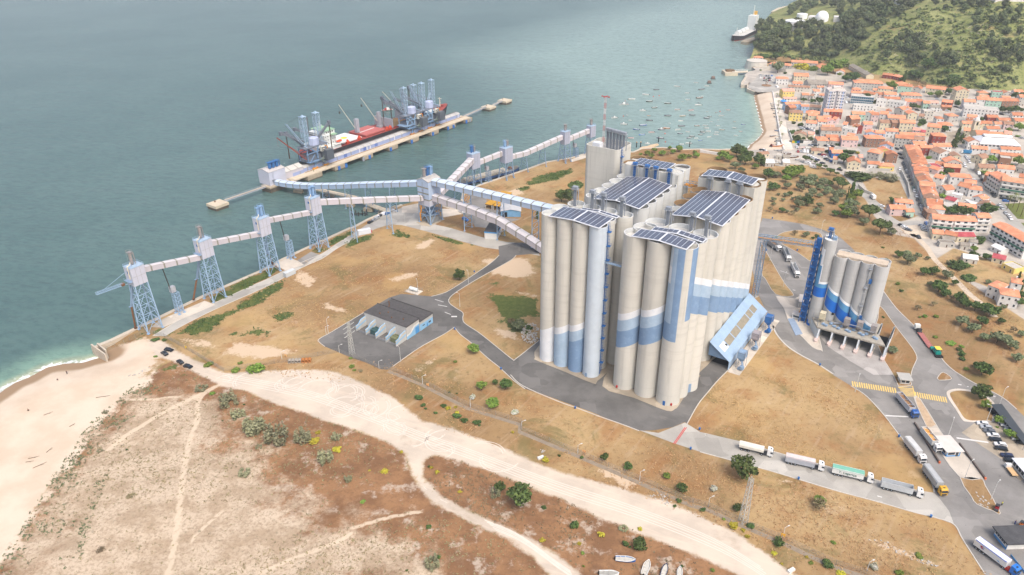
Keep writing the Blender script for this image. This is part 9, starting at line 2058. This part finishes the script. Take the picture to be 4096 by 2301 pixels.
u=L*.055;sbox('bridge_house',-L*.44,-L*.3,-L*.06,L*.06,u,u+L*.2,SHW,o);sbox('funnel',-L*.47,-L*.42,-L*.025,L*.025,u,u+L*.25,pm('funnel_yellow',(220,170,70),.6),o)
for i in range(3): m=MB();x=-L*.2+i*L*.17;m.tube((x,-L*.03,u+2),(x+L*.13,-L*.03,u+2),L*.035,10);m.build('deck_tank',SHW,o)
m=MB();m.tube((-L*.36,0,u+L*.2),(-L*.36,0,u+L*.34),.5,6);m.tube((L*.4,0,u),(L*.4,0,u+L*.12),.4,6);m.build('mast',SHW,o)
jt=MB();jt.prism([q[:2] for q in GL('z8',130,345,180,352,268,322,262,300,160,330)],WZ-1,.2);tag(jt.build('tanker_jetty',PIERM),'small brown jetty between the distant tanker and the wooded shore','jetty')
jt=thing('town_jetty','pale railed jetty with a round head reaching out from the harbour square','jetty',G('z8',40,592,0));o0=Vector(jt.location);m=MB();q=[v-o0 for v in GL('z8',60,590,190,585,190,597,60,604)];m.prism([v[:2] for v in q],-.5,.3);m.bz(-8,8,-9,9,-4,.4);m.build('deck',DECKM,jt);m=MB();m.beam(q[0]+Vector((0,0,1.6)),q[1]+Vector((0,0,1.6)),.3);m.beam(q[3]+Vector((0,0,1.6)),q[2]+Vector((0,0,1.6)),.3);m.build('railing',SHW,jt)
m=MB();m.bz(-5,5,-4,4,.4,2.4);m.tube((0,0,2.4),(0,0,5),.2,6);m.build('landing_stage',pm('stage_brown',(120,96,70),.8,.15),jt)
jt=MB();jt.prism([q[:2] for q in GL('z8',380,100,500,112,610,60,600,35,440,68,z=0)],-6,1.);tag(jt.build('far_quay',DECKM),'far concrete quay beyond the headland at the top of the picture','quay')
bw_=thing('breakwater_wall','two leaning concrete end walls where the quay meets the beach','wall',G('z1',700,1110));o0=Vector(bw_.location);m=MB()
for a_,b_ in (((668,1068),(770,1142)),((712,1060),(772,1112))): p,q=G('z1',*a_)-o0,G('z1',*b_)-o0;m.beam(p+Vector((0,0,-1)),q+Vector((0,0,-1)),.7,6.)
m.build('slab',QC,bw_)
# ---- people
SKINM=pm('skin',(196,146,118),.7,.03)
def skin_obj(name,V,E,Rr,mat,par):
 me=bpy.data.meshes.new(name);me.from_pydata(V,E,[]);me.materials.append(mat);o=bpy.data.objects.new(name,me);COL.objects.link(o);md=o.modifiers.new('Skin','SKIN');sv=me.skin_vertices[0] if me.skin_vertices else None
 if sv is None: bpy.context.view_layer.objects.active=o;bpy.ops.mesh.customdata_skin_add();sv=me.skin_vertices[0]
 for i,r in enumerate(Rr): sv.data[i].radius=(r,r)
 sv.data[0].use_root=True;ss=o.modifiers.new('Sub','SUBSURF');ss.levels=ss.render_levels=1;o.parent=par;KIDS.setdefault(par.name,[]).append(o);return o
def person(label,p,rz,shirt,trous,sit=False,arm=.35):
 o=thing('person',label,'person',p,rz);hz_=.5 if sit else .92;T_=hz_
 if sit: hip=(0,0,.22);legs_=[[(.09,.08,.22),(.42,.12,.5),(.5,.12,.05)],[(.09,-.08,.22),(.42,-.12,.5),(.5,-.12,.05)]];T_=.22
 else: hip=(0,0,.92);legs_=[[(0,.1,.88),(.05,.12,.48),(0,.13,.04)],[(0,-.1,.88),(-.04,-.12,.48),(-.1,-.13,.04)]]
 V=[hip,(0,0,T_+.28),(0,0,T_+.5),(0.02,0,T_+.62),(.03,0,T_+.76)];E=[(0,1),(1,2),(2,3),(3,4)];Rr=[.15,.14,.15,.06,.105]
 for l in legs_:
  n=len(V);V+=l[:3];E+=[(0,n),(n,n+1),(n+1,n+2)];Rr+=[.1,.07,.05]
 for s in (1,-1):
  n=len(V);V+=[(0,s*.2,T_+.5),(.05,s*.27,T_+.22),(arm,s*.22,T_+.12)];E+=[(2,n),(n,n+1),(n+1,n+2)];Rr+=[.07,.05,.045]
 skin_obj('body',V,E,Rr,SKINM,o)
 vt=[hip]+legs_[0]+legs_[1];skin_obj('trousers',vt,[(0,1),(1,2),(2,3),(0,4),(4,5),(5,6)],[.165,.115,.085,.07,.115,.085,.07],trous,o)
 vs_=[(0,0,T_+.05),(0,0,T_+.28),(0,0,T_+.5)];es=[(0,1),(1,2)];rs=[.17,.16,.17]
 for s in (1,-1): n=len(vs_);vs_+=[(0,s*.2,T_+.5),(.05,s*.27,T_+.24)];es+=[(2,n),(n,n+1)];rs+=[.085,.07]
 skin_obj('shirt',vs_,es,rs,shirt,o);m=MB();m.lathe([(.06,-.06),(.112,0),(.09,.07),(.02,.1)],8,(.01,0,T_+.82));m.build('hair',DRK,o);o.scale=(1.15,1.15,1.15);return o
CLD=pm('cloth_dark',(44,46,56),.9,.1);CLH=pm('cloth_hi_vis',(206,226,60),.7,.05);CLB=pm('cloth_blue',(50,84,140),.9,.1);CLG=pm('cloth_grey',(110,110,112),.9,.1)
def pg(k,x,y): q=G(k,x,y);q.z=hgt(q.x,q.y);return q
person('person in dark clothes standing near the surf on the beach',pg('z1',480,1242),2.5,CLD,CLD);person('person in dark clothes sitting on the sand farther from the surf',pg('z1',416,1300),2.5,CLD,CLG,True);person('person crouched low over dark bags at the left of the beach',pg('z12',206,262),2.2,CLD,CLD,True)
person('worker in a yellow high-visibility vest walking in the yard',G('z15',1460,642),2.,CLH,CLD);person('worker bending over the small red compactor',G('z15',1388,668),-.5,CLG,CLD,False,.45);person('worker in blue overalls beside the orange road roller',G('z15',1612,862),.5,CLB,CLB);person('worker in a yellow vest on the pier by the orange bogies',G('z16',618,1228,1.),1.,CLH,CLD)
for i,x in enumerate((256,266,290)): person(['left person of the three dark-clothed people standing by the garden wall','middle person of the three standing by the garden wall','right person standing apart by the garden wall near the yellow bin'][i],G('t4',x,490),1+i,CLD,CLD)
# ---- lamp posts, fences, bins, bits
LPM=pm('lamp_post_white',(206,206,202),.5,.05);LI=[]
def lamp(k,x,y,rz,h=8.3,nm='street_lamp'):
 p=G(k,x,y);o=thing(nm,None,'lamp',(p.x,p.y,.05),rz,'street lamps');m=MB();m.tube((0,0,0),(0,0,h),.12,6,0,.07);m.tube((0,0,h),(1.3,0,h+.35),.06,5);m.build('post',LPM,o);m=MB();m.bz(1.1,1.9,-.16,.16,h+.28,h+.45);m.build('lamp_head',LPM,o);LI.append((o,'white street lamp' if h>5 else 'short white fence lamp',o.location))
for k,x,y,rz in (('z11',648,688,1.),('z11',1246,926,2.6),('z11',1390,362,2.),('z11',1736,472,2.8),('z11',1807,288,2.),('z14',1608,1045,2.6),('z14',1803,785,.5),('z14',1055,1252,1.),('z10',1120,122,1.),('z10',1912,748,.5),('z10',2100,902,.6),('z6',176,432,1.),('z6',296,662,1.),('z6',630,182,.6),('z13',2098,128,1.),('a6',108,1356,2.)): lamp(k,x,y,rz)
for k,x,y in (('z13',525,66),('z13',870,236),('z13',1240,398),('z13',1645,568),('z13',2092,762),('z10',60,952),('z10',600,1168),('z10',1205,1418),('z1',2360,970),('z11',740,852),('z11',1068,985),('z11',265,905)): lamp(k,x,y,R(20),4.2,'fence_lamp')
rank_labels(LI,LM2,lambda k,r,lm,one:k+(', close to '+lm if one else ', %s to %s'%(r,lm)))
FPM=pm('fence_post',(150,146,138),.8,.1);m=MB();m.tube((0,0,0),(0,0,2.3),.06,5);_o=m.build('post',FPM);FPST=_o.data;bpy.data.objects.remove(_o)
def fence(label,pts,step=5.,z=2.2,mat=FPM):
 o=thing('wire_fence',label,'fence',pts[0],0,'wire fences');o0=pts[0];m=MB();P_=[]
 for a_,b_ in zip(pts,pts[1:]):
  n=max(1,int((b_-a_).length/step));P_+=[a_.lerp(b_,i/n)-o0 for i in range(n)]
 P_.append(pts[-1]-o0)
 for a_,b_ in zip(P_,P_[1:]):
  for h in (.1,.75,1.45,z): m.beam(a_+Vector((0,0,h)),b_+Vector((0,0,h)),.05)
  n=6
  for i in range(n): u0,u1=a_.lerp(b_,i/n),a_.lerp(b_,(i+1)/n);m.beam(u0+Vector((0,0,.1)),u1+Vector((0,0,z)),.03);m.beam(u0+Vector((0,0,z)),u1+Vector((0,0,.1)),.03)
 m.build('wire_mesh',mat,o)
 for q in P_: inst(FPST,'post',o,q)
fence('wire fence along the upper side of the beach track to the pipes',GL('z1',1060,958,1190,992,1350,1082,1620,1240,1700,1228,2080,1170,2300,1130,2450,1100));fence('wire fence round the lower corner of the substation yard',GL('z11',740,852,850,895,960,935,1080,988,1160,992));F3=GL('z11',1160,992,1430,1100,1820,1300,2250,1432)+GL('z13',1240,400,1650,570,2095,762,2480,930)
fence('long wire fence between the dry field and the white track',F3,6.);F4=GL('z10',-60,920,60,955,310,1072,590,1190,980,1372,1200,1442,1400,1530);fence('wire fence below the tall pylon running to the bottom edge',F4,6.)
fence('green netted fence along the strip at the beach end of the quay',GL('z1',770,1095,900,1040,1060,960),3,2.4,pm('net_green',(84,104,88),.8,.1))
fs=MB();ribbon(fs,[q+Vector((-1,-1,0)) for q in F3+F4[1:]],2.0,.03);struct('fence_strip',fs,pm('fence_strip_grey',(148,134,116),.95,.15,.5,dirt=((120,96,70),.5)))
for k,x,y,c,l in (('z13',562,88,(226,168,110),'faded orange warning sign on the long fence'),('z13',1691,572,(226,168,110),'pale orange warning sign farther right on the long fence'),('z10',596,1178,(240,176,20),'bright yellow warning sign on the fence below the pylon'),('z11',296,892,(226,178,120),'faded warning sign on the fence above the pipes'),('z1',1350,1082,(236,196,40),'yellow warning sign on the fence by the beach cars')):
 p=G(k,x,y);m=MB();m.bz(-.7,.7,-.03,.03,.8,2.);m.beam((-.5,.05,0),(-.5,.05,1.9),.06);m.beam((.5,.05,0),(.5,.05,1.9),.06);o=m.build('warning_sign',pm('sign_%d_%d_%d'%c,c,.6,.05));o.location=p;o.rotation_euler=(0,0,R(-25));tag(o,l,'sign')
BI=[]
for k,x,y in (('z11',1693,662),('z11',1855,188),('z11',2076,992),('z13',1627,246),('z13',2460,542),('z13',2525,400),('z10',710,758),('z10',1665,1032),('z10',1435,452),('z6',621,1366),('z6',198,58),('z6',143,344),('z6',420,344)):
 p=G(k,x,y);o=thing('blue_bin',None,'bin',(p.x,p.y,.03),0,'blue roadside bins');m=MB();m.lathe([(.35,.3),(.42,1.2),(.44,1.25)],10);m.build('drum',BLU,o);m=MB();m.tube((0,.5,0),(0,.5,1.3),.05,5);m.build('stand',STEEL,o);BI.append((o,'blue roadside bin',o.location))
rank_labels(BI,LM2,lambda k,r,lm,one:'%s, %s to %s'%(k,r,lm))
for i,(x,c,n) in enumerate(((312,(232,190,40),'yellow'),(340,(60,140,80),'green'),(368,(40,100,180),'blue'),(405,(50,60,56),'dark'))):
 p=G('t4',x,498);m=MB();m.bz(-1.6,1.6,-.8,.8,0,2.0);m.bz(-1.7,1.7,-.9,.9,2.0,2.2);o=m.build('recycling_bin',pm('recycling_'+n,c,.6,.06));o.location=p;tag(o,n+' recycling container in the row against the garden wall','container','recycling containers')
for l,a_,b_ in (('long brown lane barrier left of the gate booth lane',(1548,352),(1725,635)),('long brown lane barrier right of the booth island',(1872,502),(2055,752))):
 p,q=G('z10',*a_),G('z10',*b_);o=thing('lane_barrier',l,'barrier',p,math.atan2((q-p).y,(q-p).x),'lane barriers');L=(q-p).length;m=MB();m.bz(0,L,-.25,.25,.1,.95);m.build('wall',pm('barrier_brown',(104,92,86),.9,.15,.5),o);m=MB();m.bz(L,L+.6,-.3,.3,.1,1.);m.build('end_post',pm('barrier_orange',(210,110,70),.7),o)
rg=np.random.RandomState(8);m=MB()
for i in range(150):
 x,y=rg.uniform(2235,2390),rg.uniform(610,775)
 if (x-2320)**2/75**2+(y-690)**2/85**2>1: continue
 p=G('z11',x,y);s=rg.uniform(.3,1.);m.box((p.x,p.y,s*.3),(s,s*.8,s*.8),0,0,Matrix.Rotation(rg.rand()*3,3,'Z')@Matrix.Rotation(rg.rand(),3,'X'))
tag(m.build('rubble_heap',pm('rubble_white',(204,198,188),.9,.15,.8)),'heap of white rubble by the shrub left of the front silos','rubble',None,'stuff')
m=MB()
for k,pl,n in (('z13',(2150,870,2240,860,2340,920,2280,935),26),('z10',(1190,1180,1330,1200,1740,1390,1600,1370),40),('z13',(1340,540,1410,540,1400,570),10),('z15',(1160,480,1340,600,1400,700,1200,640),30),('z12',(880,20,1100,-60,1000,0),20)):
 for q in scatter_px(k,pl,n,n): p=P(*q);s=rg.uniform(.2,.7);m.box((p.x,p.y,s*.2),(s,s*.7,s*.5),rg.rand()*3)
tag(m.build('scattered_stones',pm('stone_grey',(190,184,176),.9,.15,.8)),'pale stones and debris scattered over the dry ground','debris',None,'stuff')
for i,(k,x,y,l,a_) in enumerate((('z12',245,600,4,.3),('z12',215,630,3,.1),('z12',290,655,5,.7),('z12',360,545,3,1.2),('z12',525,365,2.5,.9),('z12',745,160,6,.2),('z12',350,282,3.6,.6))):
 p=G(k,x,y);o=thing('driftwood','weathered driftwood branch lying on the open sand','driftwood',(p.x,p.y,hgt(p.x,p.y)+.1),a_,'driftwood on the beach');m=MB();m.tube((-l/2,0,.05),(l/2,.3,.15),.12,6,0,.05);m.tube((0,.1,.1),(l*.25,-.7,.3),.07,5,0,.03);m.build('branch',pm('driftwood_grey',(126,108,92),.95,.2,1.),o)
for l,z,x,y in (('fallen pale concrete block beside the yellow bush',('z13'),1378,602),('pale concrete block at the lower edge of the white track','z10',658,1418)): p=G(z,x,y);m=MB();m.box((0,0,.4),(2.6,1.1,.8),.5);o=m.build('concrete_block',WHP);o.location=p;tag(o,l,'block')
p=G('t1',85,466,.6);o=thing('roundabout_sculpture','dark tree-like sculpture on the small round island of the harbour square','sculpture',p);m=MB();m.lathe([(5.5,0),(5.5,.35),(.2,.4)],20);m.build('round_bed',pm('bed_brown',(150,116,86),.9,.15),o);m=MB();m.tube((0,0,.3),(.3,0,3),.3,6);m.tube((.3,0,3),(-1.5,0,5),.2,6);m.tube((.3,0,3),(1.6,.3,4.8),.2,6);m.build('stem',RUST,o)
o=thing('market_tent','bright blue market tent on the promenade','tent',G('t1',305,700,.5));m=MB();m.hexa([(-3,-3,2.6),(3,-3,2.6),(3,3,2.6),(-3,3,2.6)],[(-.1,-.1,3.9),(.1,-.1,3.9),(.1,.1,3.9),(-.1,.1,3.9)]);m.build('canopy',pm('tent_blue',(40,140,226),.6,.03),o)
for x,y in ((-2.8,-2.8),(2.8,-2.8),(2.8,2.8),(-2.8,2.8)): m=MB();m.tube((x,y,0),(x,y,2.7),.06,5);m.build('pole',STEEL,o)
p=G('t8',127,75,.1);o=thing('tractor','dark red tractor on the sand beside the orange fishing boat','tractor',p,.6);m=MB();m.bz(-.4,2,-.5,.5,.7,1.5);m.bz(-1.2,-.3,-.7,.7,.9,2.5);m.build('body',pm('tractor_red',(120,44,40),.6,.1),o)
for x,y,s in ((-.9,-.9,1.5),(-.9,.9,1.5),(1.6,-.7,.9),(1.6,.7,.9)): inst(WHT,'wheel',o,(x,y,.52*s)).scale=(s,1,s)
# ---- wheel arcs on the white track
wm_=MB();ar=random.Random(9)
for i in range(46):
 cx,cy=N('d',ar.uniform(640,1250),0)[0],0
 t=ar.random();c=D(*[(600,955),(760,965),(900,1010),(1000,1060),(1080,1110),(1200,1150)][ar.randrange(6)])[0]+Vector((ar.uniform(-9,9),ar.uniform(-7,7),0));r=ar.uniform(3,9);a0=ar.random()*6.28;da=ar.uniform(1.2,4.5)
 pts=[c+Vector((math.cos(a0+da*k/16)*r,math.sin(a0+da*k/16)*r*.9,0)) for k in range(17)]
 if all(inside(DIRT,np.array([p.x]),np.array([p.y]))[0] for p in pts): ribbon(wm_,pts,.34,.02);ribbon(wm_,[p+Vector((.9,.9,0)) for p in pts],.3,.021)
for off in (-3,-1.4,.6,2.2,3.6):
 for base in (D(560,950,760,990,920,1045,1060,1100,1200,1150,1400,1225,1600,1290,1800,1370,1930,1447),D(1040,1130,1045,1190,1080,1245,1180,1300,1300,1350,1400,1420,1440,1447)):
  pts=smoothline([p+Vector((-.3,.95,0))*off*(1 if len(base)>8 else .5) for p in base],6);ribbon(wm_,pts,.4,.012+.001*off)
struct('wheel_tracks',wm_,pm('wheel_track_dust',(214,202,188),.95,.06,.3))
# ---- haze
hm=bpy.data.materials.new('haze_air');hm.use_nodes=True;t_=hm.node_tree
for n_ in list(t_.nodes):
 if n_.type=='BSDF_PRINCIPLED': t_.nodes.remove(n_)
pv_=t_.nodes.new('ShaderNodeVolumePrincipled');pv_.inputs['Color'].default_value=(.86,.92,.95,1);pv_.inputs['Density'].default_value=.00012;pv_.inputs['Anisotropy'].default_value=.0
t_.links.new(pv_.outputs[0],[n_ for n_ in t_.nodes if n_.type=='OUTPUT_MATERIAL'][0].inputs['Volume'])
m=MB();m.bz(-9500,9500,-60,9500,-14,202);tag(m.build('haze',hm),'thin pale haze over the bay','haze',None,'stuff')
